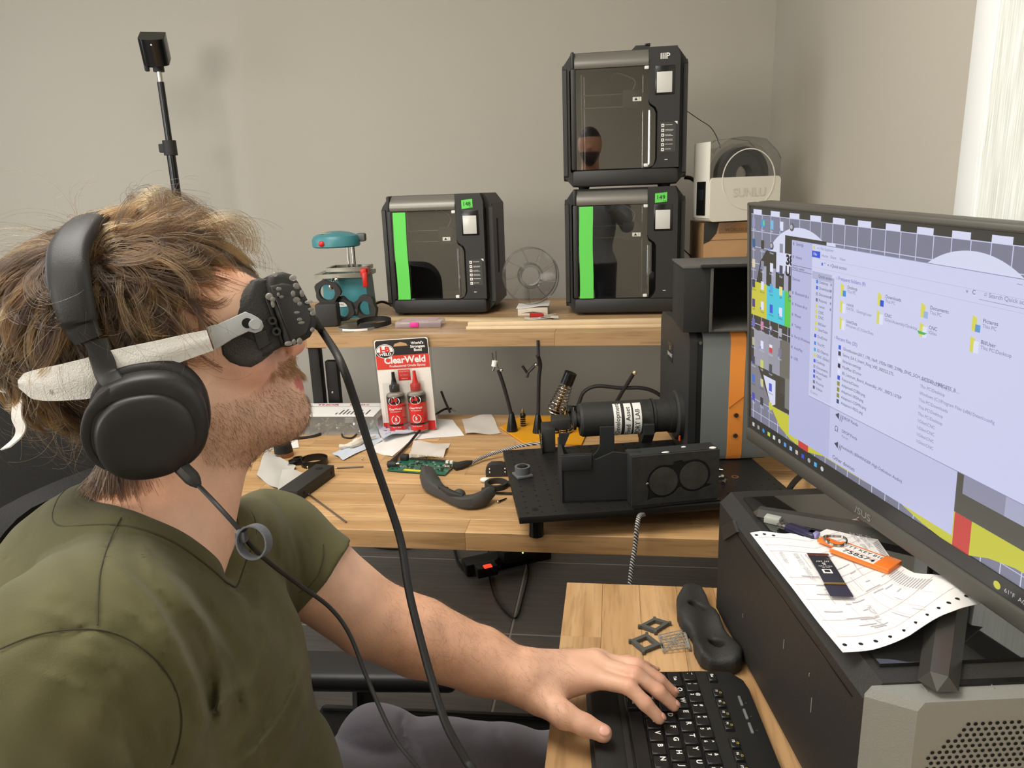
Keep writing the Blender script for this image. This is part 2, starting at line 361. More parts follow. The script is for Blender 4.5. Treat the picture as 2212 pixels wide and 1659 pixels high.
# raised shelf over the back of the bench
sf=thing('shelf_riser','raised oak shelf on black steel posts over the back of the workbench','shelf',(0,0,0))
SY0,SY1,SZ=1.95,2.62,.991
slab(sf,-1.30,XR-.01,SY0,SY1,SZ-.036,SZ,.067,0,shelfm,[.55,.7,.9])
for x in (-.895,.22):
    part('post',B().box((x+.02,2.04,(dz+SZ-.036)/2),(.032,.03,SZ-.036-dz),.002),K_steel,sf)
    part('post',B().box((x+.062,2.055,(dz+SZ-.036)/2-.03),(.036,.025,SZ-.036-dz-.06),.002),K_steel,sf)
    part('bracket',B().box((x+.04,2.055,dz+.0045),(.10,.06,.008),.002),K_steel,sf)
    part('bracket',B().box((x+.04,2.2,SZ-.042),(.06,.4,.012),.002),K_steel,sf)
for x in (-1.24,.5):part('leg',B().box((x,2.56,(SZ-.036)/2),(.04,.04,SZ-.036),.003),K_steel,sf)
part('screw',B().sph((-.895+.06,2.041,.8),(.004,.002,.004),10,6),STEEL,sf)
# the side desk with keyboard and computer
sd=thing('side_desk','small oak desk in the foreground under keyboard and computer','desk',(0,0,0))
SDX0,SDX1,SDY0,SDY1=-.080,XR-.012,.05,1.125
slab(sd,SDX0,SDX1,SDY0,SDY1,dz-.03,dz,.058,1,woodY,[.34,.5,.42])
for x in (SDX0+.06,SDX1-.06):
    for y in (SDY0+.06,SDY1-.08):part('leg',B().box((x,y,(dz-.03)/2),(.05,.05,dz-.03),.004),K_steel,sd)
part('rail',B().box(((SDX0+SDX1)/2,SDY1-.08,dz-.055),(SDX1-SDX0-.16,.03,.045),.003),K_steel,sd)
# ================================================================= 3D printers
PW,PH,PD=.344,.364,.285;zF=.006
SILV=mat('dark_silver_visor','#7d7a72',.38,metal=.35)
PBLK=mat('printer_black','#2a2927',.5,bump=.1,bscale=1500)
PIN=mat('printer_inside','#1f1e1d',.7)
DOOR=glass('printer_door',refl=.42,tint=.8,rough=.015)
SCR=mat('touchscreen_grey','#c9c8c0',.25)
def uv(pts):return [((u-.5)*PW,v*PH) for u,v in pts]
def ubox(b,u0,u1,v0,v1,z0,z1,bev=0,m=0):
    return b.box(((u0+u1-1)/2*PW,(v0+v1)/2*PH,(z0+z1)/2),((u1-u0)*PW,(v1-v0)*PH,z1-z0),bev,m,FR(0,0,0))
def printer(label,loc,rz,tape=None,logo=False,lab='three black boxy 3D printers'):
    t=thing('three_d_printer',label,'printer',loc,rz,None);f=FR(0,0,0)
    out=[(.07,1),(.93,1),(1,.91),(1,.075),(.93,0),(.07,0),(0,.075),(0,.91)]
    inn=[(.115,.95),(.885,.95),(.95,.87),(.95,.12),(.885,.07),(.115,.07),(.05,.12),(.05,.87)]
    b=B().frame(uv(out),uv(inn),-PD,-.035,0,f);b.prism(uv(out),-PD,-PD+.012,0,f)
    part('casing',b,PBLK,t,ang=25)
    # side cheeks with grip slots
    for s in (-1,1):
        b=B().prism([(-PD+.02,.05*PH),(-.045,.05*PH),(-.03,.09*PH),(-.03,.88*PH),(-.05,.92*PH),(-PD+.03,.92*PH)],0,.012,0,basis((s*PW/2+.003 if s>0 else s*PW/2+.009,0,0),(0,-1,0),(0,0,1)))
        part('side_panel',b,mat('printer_side','#343331',.45),t)
        part('grip_slot',B().box((s*(PW/2+.002),.12,.2),(.004,.03,.17),.001),PIN,t)
    b=B();ubox(b,.065,.107,.13,.875,-.04,.002,.004);ubox(b,.065,.94,.0,.13,-.04,.0,.012)
    ubox(b,.065,.098,.87,.998,-.04,.0,.008)
    b.prism(uv([(.69,.998),(.69,.63),(.705,.60),(.75,.57),(.765,.54),(.765,.19),(.75,.155),(.72,.125),(.94,.125),(.94,.93),(.915,.998)]),-.04,.0,0,f)
    part('front_panel',b,PBLK,t,ang=25)
    # curved silver visor
    prof=[(-.0,.872),(.004,.885),(.004,.91),(-.002,.945),(-.014,.975),(-.035,.998),(-.05,1.0)]
    P=[[((u-.5)*PW,-d,v*PH) for d,v in prof] for u in (.098,.69)]
    part('visor',B().grid(P,0,.004),SILV,t,ang=50)
    dp=[(.107,.13),(.70,.13),(.735,.145),(.75,.19),(.75,.53),(.735,.56),(.70,.585),(.69,.62),(.69,.868),(.107,.868)]
    dr=part('door',B().prism(uv(dp),-.004,.0,0,f),DOOR,t)
    b=B()
    b.cyl(((.70-.5)*PW,.0,.15*PH),((.70-.5)*PW,.0,.55*PH),.0035,n=10);part('door_edge',b,glass('door_edge_glass',refl=.5,tint=.9),dr)
    for v in (.147,.855):part('hinge',B().box(((.675-.5)*PW,-.003,v*PH),(.012,.005,.009),.002),mat('clear_hinge','#dcdbd6',.3),dr)
    b=B();
    for v in (.70,.605):b.cyl(((.14-.5)*PW,.07,v*PH),((.52-.5)*PW,.07,v*PH),.0025,n=10)
    for u,y,v1 in ((.145,.05,.85),(.165,.1,.85),(.66,.12,.85)):b.cyl(((u-.5)*PW,y,.09*PH),((u-.5)*PW,y,v1*PH),.003,n=10)
    part('guide_rods',b,STEEL,t)
    b=B().box((-.02,.12,.12*PH),(.2,.16,.006),.002).box((-.02,.04,.10*PH),(.19,.012,.012),.002);part('print_bed',b,mat('bed_black','#2b2b2c',.35),t)
    part('print_head',B().box((.02,.075,.655*PH),(.05,.045,.05),.004).box((.02,.06,.60*PH),(.012,.012,.012),.002),mat('head_grey','#3c3c3d',.5),t)
    pts=cr([(.02,.075,.70*PH),(.03,.09,.80*PH),(-.02,.14,.88*PH),(-.04,.2,.86*PH)],6);part('filament_tube',B().tube(pts,.002,6),mat('ptfe','#e6e4df',.4),t)
    b=B().box(((.60-.5)*PW,-.001,.635*PH),(.024,.0008,.011));wl=part('warning_label',b,mat('label_grey','#c9c6bb',.6),dr)
    part('warning_mark',B().text('▲ !',.010,FR((.60-.5)*PW,-.0016,.635*PH)),K_txt,dr)
    b=B();ubox(b,.742,.90,.655,.865,-.003,.001,.002);part('screen_bezel',b,K_gloss,t)
    b=B();ubox(b,.756,.877,.672,.82,.001,.0022,.002);part('touchscreen',b,SCR,t)
    if tape!='149':
        b=B();ubox(b,.787,.912,.24,.457,0,.0006);part('icon_sticker',b,mat('sticker_grey','#3d3c39',.6),t)
        b=B();g=B()
        for i in range(6):
            v=.435-.0355*i;ubox(b,.797,.820,v-.011,v+.011,.0006,.001);ubox(g,.803,.813,v-.004,v+.004,.001,.0012)
            ubox(b,.828,.885+.01*math.sin(i*2.2),v+.002,v+.0045,.0006,.001)
            if i in(1,2,3):ubox(b,.828,.89,v-.006,v-.004,.0006,.001)
        b.prism(uv([(.900,.463),(.925,.463),(.925,.44)]),.0006,.001,0,f)
        part('icons',b,W_txt,t);part('icon_marks',g,K_txt,t)
    b=B();ubox(b,.826,.850,.181,.186,0,.0006);part('maker_mark',b,W_txt,t)
    if logo:part('lettering',B().text('IIIP',.021,FR((.818-.5)*PW,-.0006,.928*PH),bold=.02),W_txt,t)
    for sx in (-1,1):
        for y in (.05,.24):part('foot',B().cyl((sx*.12,y,-zF),(sx*.12,y,0),.012,.014,n=14),K_rub,t)
    if tape:
        x0=(.118-.5)*PW;P=[[(x0+.001*math.sin(j)+a*.040,-.0012,.128*PH+j/8*.735*PH) for j in range(9)] for a in (0,1)]
        part('green_tape_strip',B().grid(P,0,.0004),GRN,t,label='bright green masking tape down the door edge')
        P=[[((.80-.5)*PW+a*.034-.017,-.0014,.875*PH+j*.026+(a*.003)) for j in (0,.5,1)] for a in (0,.33,.66,1)]
        part('green_note',B().grid(P,0,.0003),GRN,t)
        part('handwriting',B().text(tape,.017,FR((.80-.5)*PW-.001,-.0022,.915*PH)).text('TTM',.005,FR((.80-.5)*PW+.010,-.0022,.887*PH)),K_txt,t)
    return t
a,c=ony(818,550,2.26),ony(1066,550,2.26)
printer('black 3D printer numbered 148 on green tape, between teal machine and clear spool',((a[0]+c[0])/2+.003,2.262,SZ+zF),math.radians(0),'148')
a,c=ony(1216,550,2.22),ony(1480,550,2.22)
px=(a[0]+c[0])/2+.003
printer('black 3D printer numbered 149 on green tape, underneath the stacked one',(px,2.222,SZ+zF),0,'149')
printer('topmost black 3D printer without green tape, stacked on another printer',(px-.001,2.222,SZ+PH+2*zF),0,None,True)
# box on top of the upper printer
t=thing('filament_guide','dark filament guide block on the roof of the topmost printer','guide',(px+.045,2.40,SZ+2*PH+2*zF))
part('block',B().prism([(-.035,0),(.028,0),(.028,.03),(-.012,.03),(-.035,.008)],-.03,.03,0,FR(0,0,0)),PBLK,t)
part('cap',B().box((.022,-.002,.031),(.016,.062,.006),.001),K_gloss,t)
# filament from printer to dryer, and power lead
b=B().tube(cr([ony(1484,240,2.35),ony(1510,258,2.35),ony(1535,275,2.36),ony(1550,300,2.37),ony(1556,320,2.37)],8),.0012,6)
single('filament_strand',b,K_matte,'thin dark filament running from the topmost printer to the dryer','filament')
b=B().tube(cr([ony(1478,383,2.45),ony(1492,385,2.45),ony(1505,396,2.48),ony(1515,415,2.55),ony(1522,480,2.64),ony(1515,640,2.66),ony(1505,760,2.7)],8),.006,8)
single('power_lead',b,K_rub,'black power lead leaving the back of the topmost printer','cable')
b=B().tube(cr([ony(805,660,2.3),ony(825,652,2.34),ony(850,660,2.4),ony(900,672,2.5)],6),.004,8)
single('printer_power_lead',b,K_rub,'black lead between the teal machine and the leftmost printer','cable')
b=B().tube(cr([ony(1478,540,2.45),ony(1495,558,2.45),ony(1512,590,2.45)],6),.002,6)
single('thin_lead',b,K_rub,'thin black wire beside printer 149 and the carton','cable')
# ================================================================= filament dryer + carton
dw=.20;t=thing('filament_dryer','white filament dryer with clear lid and dark spool beside the stacked printers','dryer',(.372,2.265,1.257),math.radians(22))
ivory=mat('ivory_plastic','#dedacc',.42)
prof=rrect(.215,.095,.014,4);f=FR(0,0,0)
dd=.10
part('body',B().prism([(x,y+.061) for x,y in rrect(.225,.122,.012,4)],-dd,0,0,f),ivory,t)
part('end_panel',B().box((-.1135,dd/2,.115),(.004,dd*.92,.21),.012),ivory,t)
b=B();P=circ(.085,40,.008,.115);part('embossed_ring',B().frame(P,circ(.082,40,.008,.115),0,.0012,0,f),ivory,t)
part('embossed_name',B().text('SUNLU',.034,FR(.012,-.0012,.078),bold=.01),mat('ivory_emboss','#d2cebf',.45),t)
part('display_panel',B().box((-.1165,.045,.065),(.003,.05,.095),.008),K_gloss,t)
part('display',B().box((-.1185,.042,.075),(.002,.026,.03),.003),mat('display_blue_black','#20242a',.15),t)
lid=[(.112,.122),(.112,.17),(.10,.19),(.06,.225),(0,.232),(-.05,.228),(-.095,.2),(-.112,.17),(-.112,.122)]
P=[[(x,y,z) for x,z in lid] for y in (.004,dd-.004)]
cl=glass('clear_lid',refl=.05,tint=.93);ld=part('lid',B().grid(P,0).prism([(x,z) for x,z in lid],-.005,-.004,0,f).prism([(x,z) for x,z in lid],-dd+.004,-dd+.005,0,f),cl,t)
part('lid_rim',B().tube([(x,.004,z) for x,z in lid[1:-1]],.0012,6).tube([(x,dd-.004,z) for x,z in lid[1:-1]],.0012,6),glass('rim_glass',refl=.3,tint=.8),ld)
sp=thing('filament_spool','dark grey filament spool inside the white dryer','spool',(.372,2.265,1.257),math.radians(22))
f2=lambda y:FR(.012,y,.128)
part('winding',B().frame(circ(.078,48),circ(.028,48),-.07,-.03,0,FR(.012,0,.128)),mat('dark_grey_filament','#46464a',.55,bump=.2,bscale=900),sp)
for y in (.026,.076):part('flange',B().frame(circ(.089,48),circ(.028,48),-.003,0,0,FR(.012,y,.128)),glass('spool_flange',refl=.08,tint=.9),sp)
ct=thing('cardboard_carton','brown cardboard carton with black corner and shiny tape under the white dryer','box',(.375,2.27,SZ),math.radians(5))
CARD=mat('cardboard','#a8835a',.8,var=.08,vscale=12);h=.262
part('carton',B().box((0,.11,h/2),(.235,.22,h),.002),CARD,ct)
part('flap_seam',B().box((0,-.0005,h-.05),(.23,.001,.0015)),mat('cardboard_dark','#6d5132',.8),ct)
part('tape',B().box((.02,-.0012,h-.016),(.19,.0008,.03)),glass('packing_tape',(1,.9,.7,1),refl=.15,tint=.85,rough=.15),ct)
part('black_corner',B().prism([(-.1178,h),(-.075,h),(-.082,h-.03),(-.1,h-.052),(-.1178,h-.06)],0,.001,0,f),K_matte,ct)
b=B().text('有限公司',.014,FR(0,0,0)@TR(0,0,0)) if False else B()
b.text('WORLDS CO., LTD.',.013,FR(.0,-.002,h-.022)).text('MADE IN',.012,FR(.03,-.0015,h-.11)@TR(rz=PI/2)).text('www',.010,FR(.055,-.0015,h-.10)@TR(rz=PI/2)).text('HK 14 05',.012,FR(.012,-.0015,h-.115)@TR(rz=PI/2))
part('lettering',b,mat('carton_print','#5d4527',.8),ct)
# ================================================================= teal vacuum former
TEAL=mat('teal_enamel','#3f7f86',.35,bump=.25,bscale=350)
vf=thing('vacuum_former','teal benchtop vacuum former with round heater head and steel frame','machine',(-.842,2.21,SZ),math.radians(6))
b=B();b.prism([(-.066,0),(.078,0),(.072,.128),(-.062,.128)],-.13,-.02,0,FR(0,0,0));part('base',b,TEAL,vf)
b=B();b.frame(rrect(.166,.15,.006,2,0,.07),rrect(.125,.11,.004,2,0,.07),.130,.142);b.frame(rrect(.130,.11,.006,2,.01,.09),rrect(.11,.09,.004,2,.01,.09),.146,.158)
part('clamp_frame',b,mat('dull_steel','#9d988a',.35,metal=.8),vf)
part('plate',B().box((0,.07,.137),(.124,.109,.006)),mat('teal_dark','#2f6268',.4),vf)
b=B().cyl((-.02,-.004,.128),(-.02,-.02,.118),.006,n=12).sph((-.022,-.024,.108),.011).sph((-.008,-.014,.128),.006);part('latch_knob',b,CHROME,vf)
b=B().box((.078,.0,.148),(.02,.05,.022),.005).box((.084,-.03,.126),(.016,.018,.046),.004);part('handle',b,RED,vf)
b=B().cyl((.02,.11,.13),(.02,.11,.235),.006,n=14);part('post',b,CHROME,vf)
part('second_post',B().cyl((.004,.11,.13),(.004,.11,.235),.004,n=12),CHROME,vf)
hd=part('heater_head',B().lathe([(0,.222),(.070,.222),(.074,.226),(.074,.246),(.068,.256),(.045,.266),(.02,.270),(0,.271)],40,M=TR(-.018,.06,0)),TEAL,vf)
part('head_lug',B().box((.058,.075,.248),(.03,.03,.026),.006),mat('grey_lug','#5b625f',.5),vf)
part('button',B().sph((-.045,-.010,.236),(.010,.006,.009),14,8),RED,hd)
part('warning_sticker',B().prism([(-.055,.02),(-.02,.018),(-.014,.05),(-.045,.052)],.2655,.267,0,TR(0,.0,0)),mat('yellow_sticker','#c8a93c',.6),hd)
b=B().box((-.008,.0185,.045),(.032,.001,.014));part('name_label',b,PAPER,vf);part('name_text',B().text('T&S',.008,FR(-.008,.0175,.045)),K_txt,vf)
for s,(x,y) in enumerate([(-.05,.03),(.06,.03),(-.05,.12),(.06,.12)]):pass
# black printed lens rings in front of it
def rockring(b,c,r,w,tk,M,seed=0,m=0):
    """uneven printed ring: rectangular section swept round, radius wobbling"""
    n=26;o=[];i=[]
    for k in range(n):
        a=2*PI*k/n;q=1+.10*math.sin(3*a+seed)+.05*math.sin(7*a+2*seed)
        o.append((c[0]+(r+w)*q*math.cos(a),c[1]+(r+w)*q*math.sin(a)));i.append((c[0]+r*math.cos(a),c[1]+r*math.sin(a)))
    return b.frame(o,i,-tk,0,m,M)
p0=ony(706,650,2.10)
t=thing('lens_holder','black printed ring on a square block in front of the teal machine','holder',(p0[0],2.10,SZ),math.radians(8))
b=B();b.box((0,0,.035),(.066,.05,.07),.008);part('block',b,K_print,t)
b=B();rockring(b,(0,.098),.024,.013,.022,FR(0,.01,0),1);part('ring',b,K_print,t)
p0=ony(765,655,2.14)
t=thing('eye_goggles','black printed twin ring goggle frame leaning at the teal machine','goggles',(p0[0],2.13,SZ),math.radians(-6))
b=B();rockring(b,(-.040,.043),.024,.014,.018,FR(0,0,0),2);part('ring',b,K_print,t)
b=B();rockring(b,(.030,.045),.022,.016,.018,FR(0,.012,0),4);part('ring',b,K_print,t)
b=B().box((-.005,.015,.035),(.03,.016,.02),.005);part('bridge',b,K_print,t)
# round clear lens with black band
p0=onz(770,712,SZ)
t=thing('clear_disc','frosted clear disc with black label rim lying on the shelf','lens',(p0[0],p0[1]+.03,SZ))
part('disc',B().cyl((0,0,0),(0,0,.006),.062,n=40),glass('frosted_disc',refl=.12,tint=.75,rough=.3),t)
part('rim',B().lathe([(.062,0),(.064,0),(.064,.008),(.062,.008)],40,a0=-2.6,a1=.3),mat('grey_rim','#777570',.5),t)
part('rim_label',B().lathe([(.0642,.001),(.0645,.001),(.0645,.007),(.0642,.007)],30,a0=-2.1,a1=-.9),PAPER,t)
t=single('black_strap_loop',B().lathe([(.048,0),(.050,0),(.050,.014),(.048,.014)],36,M=TR(p0[0]+.04,p0[1]+.045,SZ+.007,rx=.05),a0=-2.2,a1=3.6),K_rub,'black ladder strap curled into a loop on the clear disc','strap')
# clear box with pink latch
p0=onz(903,708,SZ);t=thing('clear_case','flat clear plastic case with a pink latch near the shelf edge','case',(p0[0],p0[1]+.03,SZ),.03)
CL=mat('clear_case_plastic','#c9b8bd',.2,alpha=.45)
part('case',B().box((0,0,.009),(.135,.07,.018),.003),CL,t);part('latch',B().box((-.01,-.036,.01),(.026,.004,.014),.002),mat('pink_latch','#d5348f',.4),t)
part('label',B().box((0,.008,.0186),(.10,.04,.0006)),mat('case_label','#b5939e',.6),t)
# wood strips
LW=mat('pale_basswood','#dcc29b',.6,var=.06,vscale=20)
def strip(a,b_,w,h,z,label,col=LW):
    a=np.array(a);b_=np.array(b_);d=b_-a;l=np.linalg.norm(d[:2]);ang=math.atan2(d[1],d[0]);t=thing('wood_strip',label,'wood strip',((a[0]+b_[0])/2,(a[1]+b_[1])/2,z),ang,None)
    part('strip',B().box((0,0,h/2),(l,w,h),.0008),col,t);return t
strip(onz(800,690,SZ),onz(1192,694,SZ),.045,.006,SZ+.0,'long pale wood strip lying at the feet of the leftmost printer',mat('strip_tan','#c9b089',.6,var=.06,vscale=20))
strip(onz(1008,711,SZ),onz(1432,706,SZ),.018,.008,SZ,'pale square wood strip along the shelf front edge at right')
strip(onz(1012,706,SZ),onz(1436,698,SZ),.022,.014,SZ,'thicker pale wood strip behind the one at the shelf edge')
strip(onz(735,722,SZ)+[0,.03,0],onz(950,700,SZ)+[0,.03,0],.02,.002,SZ,'thin dark wood strip under the clear disc',mat('strip_grey','#8d7a64',.6))
# empty spool on a folded card stand
p0=onz(1150,683,SZ);st=thing('card_stand','folded white card box under the clear spool','box',(p0[0],p0[1]+.012,SZ))
part('box',B().box((0,.03,.012),(.092,.06,.024),.001),mat('card_cream','#d9cfbd',.7),st);part('sheet',B().grid([[(x,y,.027+.004*math.sin(x*40)+.006*(y>0)) for y in (-.002,.06)] for x in np.linspace(-.05,.05,9)],0,.001),PAPER,st)
part('slot',B().prism([(-.035,.008),(0,.012),(.04,.007),(0,.009)],0,.0008,0,FR(0,-.0002,0)),mat('brown_slot','#4c3424',.7),st)
em=thing('empty_spool','clear empty filament spool standing between the two lower printers','spool',(ony(1147,598,2.2)[0]-.005,2.23,ony(1147,598,2.2)[2]),math.radians(12))
CG=glass('clear_spool',refl=.10,tint=.95);CG2=glass('clear_spool_rim',refl=.35,tint=.8)
for y in (-.022,.022):
    part('flange',B().frame(circ(.083,56),circ(.034,56),-.0015,.0015,0,FR(0,y,0)),CG,em)
    b=B();b.tube([(.083*math.cos(a),y,.083*math.sin(a)) for a in np.linspace(0,2*PI,57)[:-1]],.0015,6,closed=True)
    b.tube([(.036*math.cos(a),y,.036*math.sin(a)) for a in np.linspace(0,2*PI,41)[:-1]],.002,6,closed=True)
    for k in range(9):
        a=k*2*PI/9+.3;b.cyl((.036*math.cos(a),y,.036*math.sin(a)),(.082*math.cos(a+.15),y,.082*math.sin(a+.15)),.0008,n=5)
    part('ribs',b,CG2,em)
part('hub',B().lathe([(.028,-.022),(.034,-.022),(.034,.022),(.028,.022),(.028,-.022)],40,M=basis((0,0,0),(1,0,0),(0,0,1))),CG2,em)
part('reflective_liner',B().lathe([(.027,-.018),(.0275,.018)],40,M=basis((0,0,0),(1,0,0),(0,0,1))),mat('hub_grey','#a5a39b',.4),em)
p0=onz(1158,690,SZ);t=thing('screwdriver','small red handled screwdriver lying before the empty spool','screwdriver',(p0[0],p0[1]-.005,SZ+.013),.12)
part('handle',B().cyl((-.018,0,0),(.018,0,0),.0075,.006,n=8).cyl((.018,0,0),(.024,0,0),.006,.003,n=8),mat('translucent_red','#a81f1c',.25),t)
part('blade',B().cyl((.024,0,0),(.06,0,.003),.0014,n=8),STEEL,t)
p0=onz(1170,692,SZ);t=thing('folded_leaflet','small printed leaflet on the shelf below the red screwdriver','paper',(p0[0]+.0,p0[1]-.005,SZ+.008),.1)
part('sheet',B().grid([[(x,y,.001+.002*math.sin(x*60)) for y in (-.02,.02)] for x in np.linspace(-.05,.05,8)],0,.0005),mat('leaflet','#cfc9bb',.7),t)
part('print',B().box((.012,-.005,.0035),(.03,.016,.0004)).box((-.02,-.006,.003),(.02,.006,.0004)),mat('leaflet_ink','#8a7f78',.7),t)
# ================================================================= tracking camera on a stand
k_=2.78/1.9
tp=thing('light_stand','black telescopic light stand behind the man holding the tracking box','stand',(-1.156*k_,2.78,0))
_zs=[1.36+(z-1.36)*k_ for z in (1.02,1.485,1.5,1.522,1.665,1.69)]
b=B().cyl((0,0,.1),(0,0,.9),.018,n=16);part('lower_pole',b,K_gloss,tp)
part('middle_pole',B().cyl((0,0,.88),(0,0,_zs[2]),.0165,n=16),K_gloss,tp)
part('upper_pole',B().cyl((0,0,_zs[2]),(0,0,_zs[4]),.0125,n=16),K_gloss,tp)
cl=part('collar',B().cyl((0,0,_zs[1]),(0,0,_zs[3]),.025,n=16).box((-.03,0,(_zs[1]+_zs[3])/2),(.026,.018,.032),.004),K_matte,tp)
part('spigot',B().cyl((0,0,_zs[4]),(0,0,_zs[5]),.0095,n=14),STEEL,tp)
for k in range(3):
    a=k*2*PI/3+.5;part('leg',B().tube([(0,0,.62),(.26*math.cos(a),.26*math.sin(a),.012)],.009,8),K_gloss,tp)
part('leg_hub',B().cyl((0,0,.58),(0,0,.66),.024,n=16),K_matte,tp)
zc=ony(332,150,2.78)[2]
tb=thing('tracking_box','small glossy black tracking box with a status light on top of the stand','sensor',(-1.156*k_,2.78,_zs[5]+.0),math.radians(22))
part('clamp',B().cyl((0,0,0),(0,0,.035),.02,n=16).box((-.04,0,.02),(.016,.022,.038),.004).cyl((-.032,0,.02),(0,0,.02),.006),K_matte,tb)
# curved glossy front
n=12;Wd,Hd,Dp=.088,.092,.074;P=[]
out=[(-Wd/2,Dp/2)]+[(Wd/2*math.sin(a),-Dp/2-.018*math.cos(a)) for a in np.linspace(-PI/2,PI/2,n)]+[(Wd/2,Dp/2)]
Mb=TR(0,.0,.035,rx=math.radians(27))
b=B().prism(out,0,Hd,0,Mb);part('housing',b,mat('sensor_gloss','#101011',.12),tb,ang=40)
part('top_cap',B().prism([(x*.98,y*.98) for x,y in out],Hd,Hd+.002,0,Mb),mat('sensor_matte','#37372f',.6),tb)
part('status_light',B().sph((0,-Dp/2-.018,Hd-.016),.0022,8,6,0,Mb),mat('status_white','#ffffff',.3,emit=2),tb)
# ================================================================= things on the workbench
BZ=dz
# --- breadboard
BB=.538;BD=.374;bang=math.radians(13);bz=.775
bo=(-.176,1.257)
bb=thing('optical_breadboard','large black drilled metal breadboard on short feet overhanging the workbench edge','board',(bo[0],bo[1],bz-.014),bang)
BK=mat('black_anodised','#1b1a19',.42,bump=.05,bscale=1200)
part('plate',B().box((BB/2,BD/2,.007),(BB,BD,.014),.0015),BK,bb)
hb=B();
for i in range(20):
    for j in range(14):
        x,y=.018+i*.0265,.016+j*.0263
        if x<BB-.01 and y<BD-.01:hb.add([(x+.0028*math.cos(a),y+.0028*math.sin(a),.0143) for a in np.linspace(0,2*PI,9)[:-1]],[tuple(range(8))])
part('tapped_holes',hb,mat('hole_black','#050505',.9),bb,kind='stuff')
b=B()
for x,y in ((.034,.03),(.04,.345),(.5,.03),(.5,.345)):b.add([(x+.0065*math.cos(a),y+.0065*math.sin(a),.0144) for a in np.linspace(0,2*PI,17)[:-1]],[tuple(range(16))])
part('counterbores',b,mat('hole_black'),bb,kind='stuff') if False else part('counterbores',b,MC['hole_black'],bb,kind='stuff')
for x,y in ((.035,.034),(.04,.345),(BB-.035,.09),(BB-.035,BD-.03)):
    part('foot',B().cyl((x,y,-.041),(x,y,0),.0145,n=28),mat('foot_gloss_black','#141413',.2),bb)
BM=MW[bb.name]
def onb(x,y,z=0):return np.array(BM@Vector((x,y,.0142+z)))
# loose screws and washer at its right
def capscrew(p,ang,label,tilt=0):
    t=thing('cap_screw',label,'screw',tuple(p+np.array([0,0,.004])),ang,'loose cap screws on the breadboard',ry=tilt)
    part('shank',B().cyl((0,0,0),(.016,0,0),.0026,n=10),STEEL,t);part('head',B().cyl((-.006,0,0),(0,0,0),.0045,n=14),STEEL,t)
    part('hex_socket',B().cyl((-.0062,0,0),(-.0058,0,0),.0022,n=6),K_txt,t)
zb=bz
capscrew(onz(1563,1046,zb),1.2,'upright leaning steel cap screw nearest the monitor among loose screws')
capscrew(onz(1556,1034,zb),-2.7,'steel cap screw lying behind the leaning one among the loose screws')
capscrew(onz(1545,1017,zb),-.3,'steel cap screw farthest back beside the black disc plate')
for (u,v,l) in ((1588,1031,'single steel washer lying right of the loose screws'),(1543,1044,'steel washer lying beside the black disc plate edge')):
    single('washer',B().frame(circ(.0075,20),circ(.005,20),0,.0012,0,TR(*onz(u,v,zb))),STEEL,l,'washer')
# --- grey lens mount on the board
p=onz(1129,1028,zb);t=thing('lens_mount','small grey printed lens mount on the front left of the breadboard','mount',tuple(p),.5)
GP=mat('grey_printed','#5d6062',.55,bump=.2,bscale=600)
part('base',B().box((0,0,.003),(.036,.036,.006),.002),GP,t);part('cup',B().cyl((0,0,.006),(0,0,.022),.0155,.0165,n=32),GP,t)
part('lens',B().sph((0,0,.018),(.0145,.0145,.007),28,10),mat('dark_lens','#11110f',.05),t)
# --- open black box bracket
A=np.array
def wbox(b,c,s,rz,bev=.001,m=0):return b.box((0,0,0),s,bev,m,TR(c[0],c[1],c[2],rz=rz))
BX=mat('black_foam_print','#262829',.62,bump=.12,bscale=700)
p=onz(1215,1087,zb);ra=math.radians(8)
q=thing('open_bracket_box','open black printed box with a semicircular cutout standing on the breadboard','box',(p[0],p[1],zb+.0006),ra)
w,dp_,h=.128,.118,.098;th=.0045
part('front_wall',B().prism([(0,0),(w,0),(w,h-.002),(w-.03,h+.002),(.065,h-.012),(.062,h-.010),(.058,h),(0,h)],0,th,0,basis((0,th,0),(1,0,0),(0,0,1))),BX,q)
part('front_tab',B().box((.028,-.002,h-.016),(.058,.005,.03),.001),BX,q)
part('left_wall',B().prism([(0,0),(dp_,0),(dp_,h-.004),(.0,h)],0,th,0,basis((0,0,0),(0,1,0),(0,0,1))),BX,q)
arc=[(.046+.036*math.cos(a),.098+.036*math.sin(a)*1.0) for a in np.linspace(-2.95,-.25,14)]
part('back_wall',B().prism([(0,0),(w-.002,0),(w-.002,.06),(.110,.075),(.110,.128),(.082,.128)]+[(x,y) for x,y in arc[::-1]]+[(.022,.118),(0,.118)],0,th,0,basis((0,dp_*.62,0),(1,0,0),(0,0,1))),BX,q)
part('right_post',B().box((w+.008,-.001,h/2-.002),(.016,.014,h-.004),.001),BX,q)
part('right_cap',B().box((w+.010,.004,h),(.026,.018,.006),.001),BX,q)
part('floor_plate',B().box((w/2,dp_/2,.002),(w,dp_,.004),.0005),BX,q)
# motorised stage left behind it
p=onz(1190,962,zb);t=thing('focus_stage','small black stage with silver plate behind the open black box','stage',(p[0]-.004,p[1]-.02,zb+.0006),ra)
part('body',B().box((0,0,.028),(.03,.06,.056),.002),K_print,t);part('plate',B().box((-.017,-.026,.026),(.003,.03,.05),.001,0,TR(ry=-.08)),mat('silver_edge','#6e6b65',.3,metal=.8),t)
part('connector',B().box((.03,.0,.062),(.045,.04,.026),.003),K_print,t)
for z in (.034,.040,.046):part('pin',B().sph((-.019,-.036,z),.0022,8,6),STEEL,t)
part('socket',B().cyl((.05,-.02,.05),(.058,-.03,.058),.003,n=10),STEEL,t)
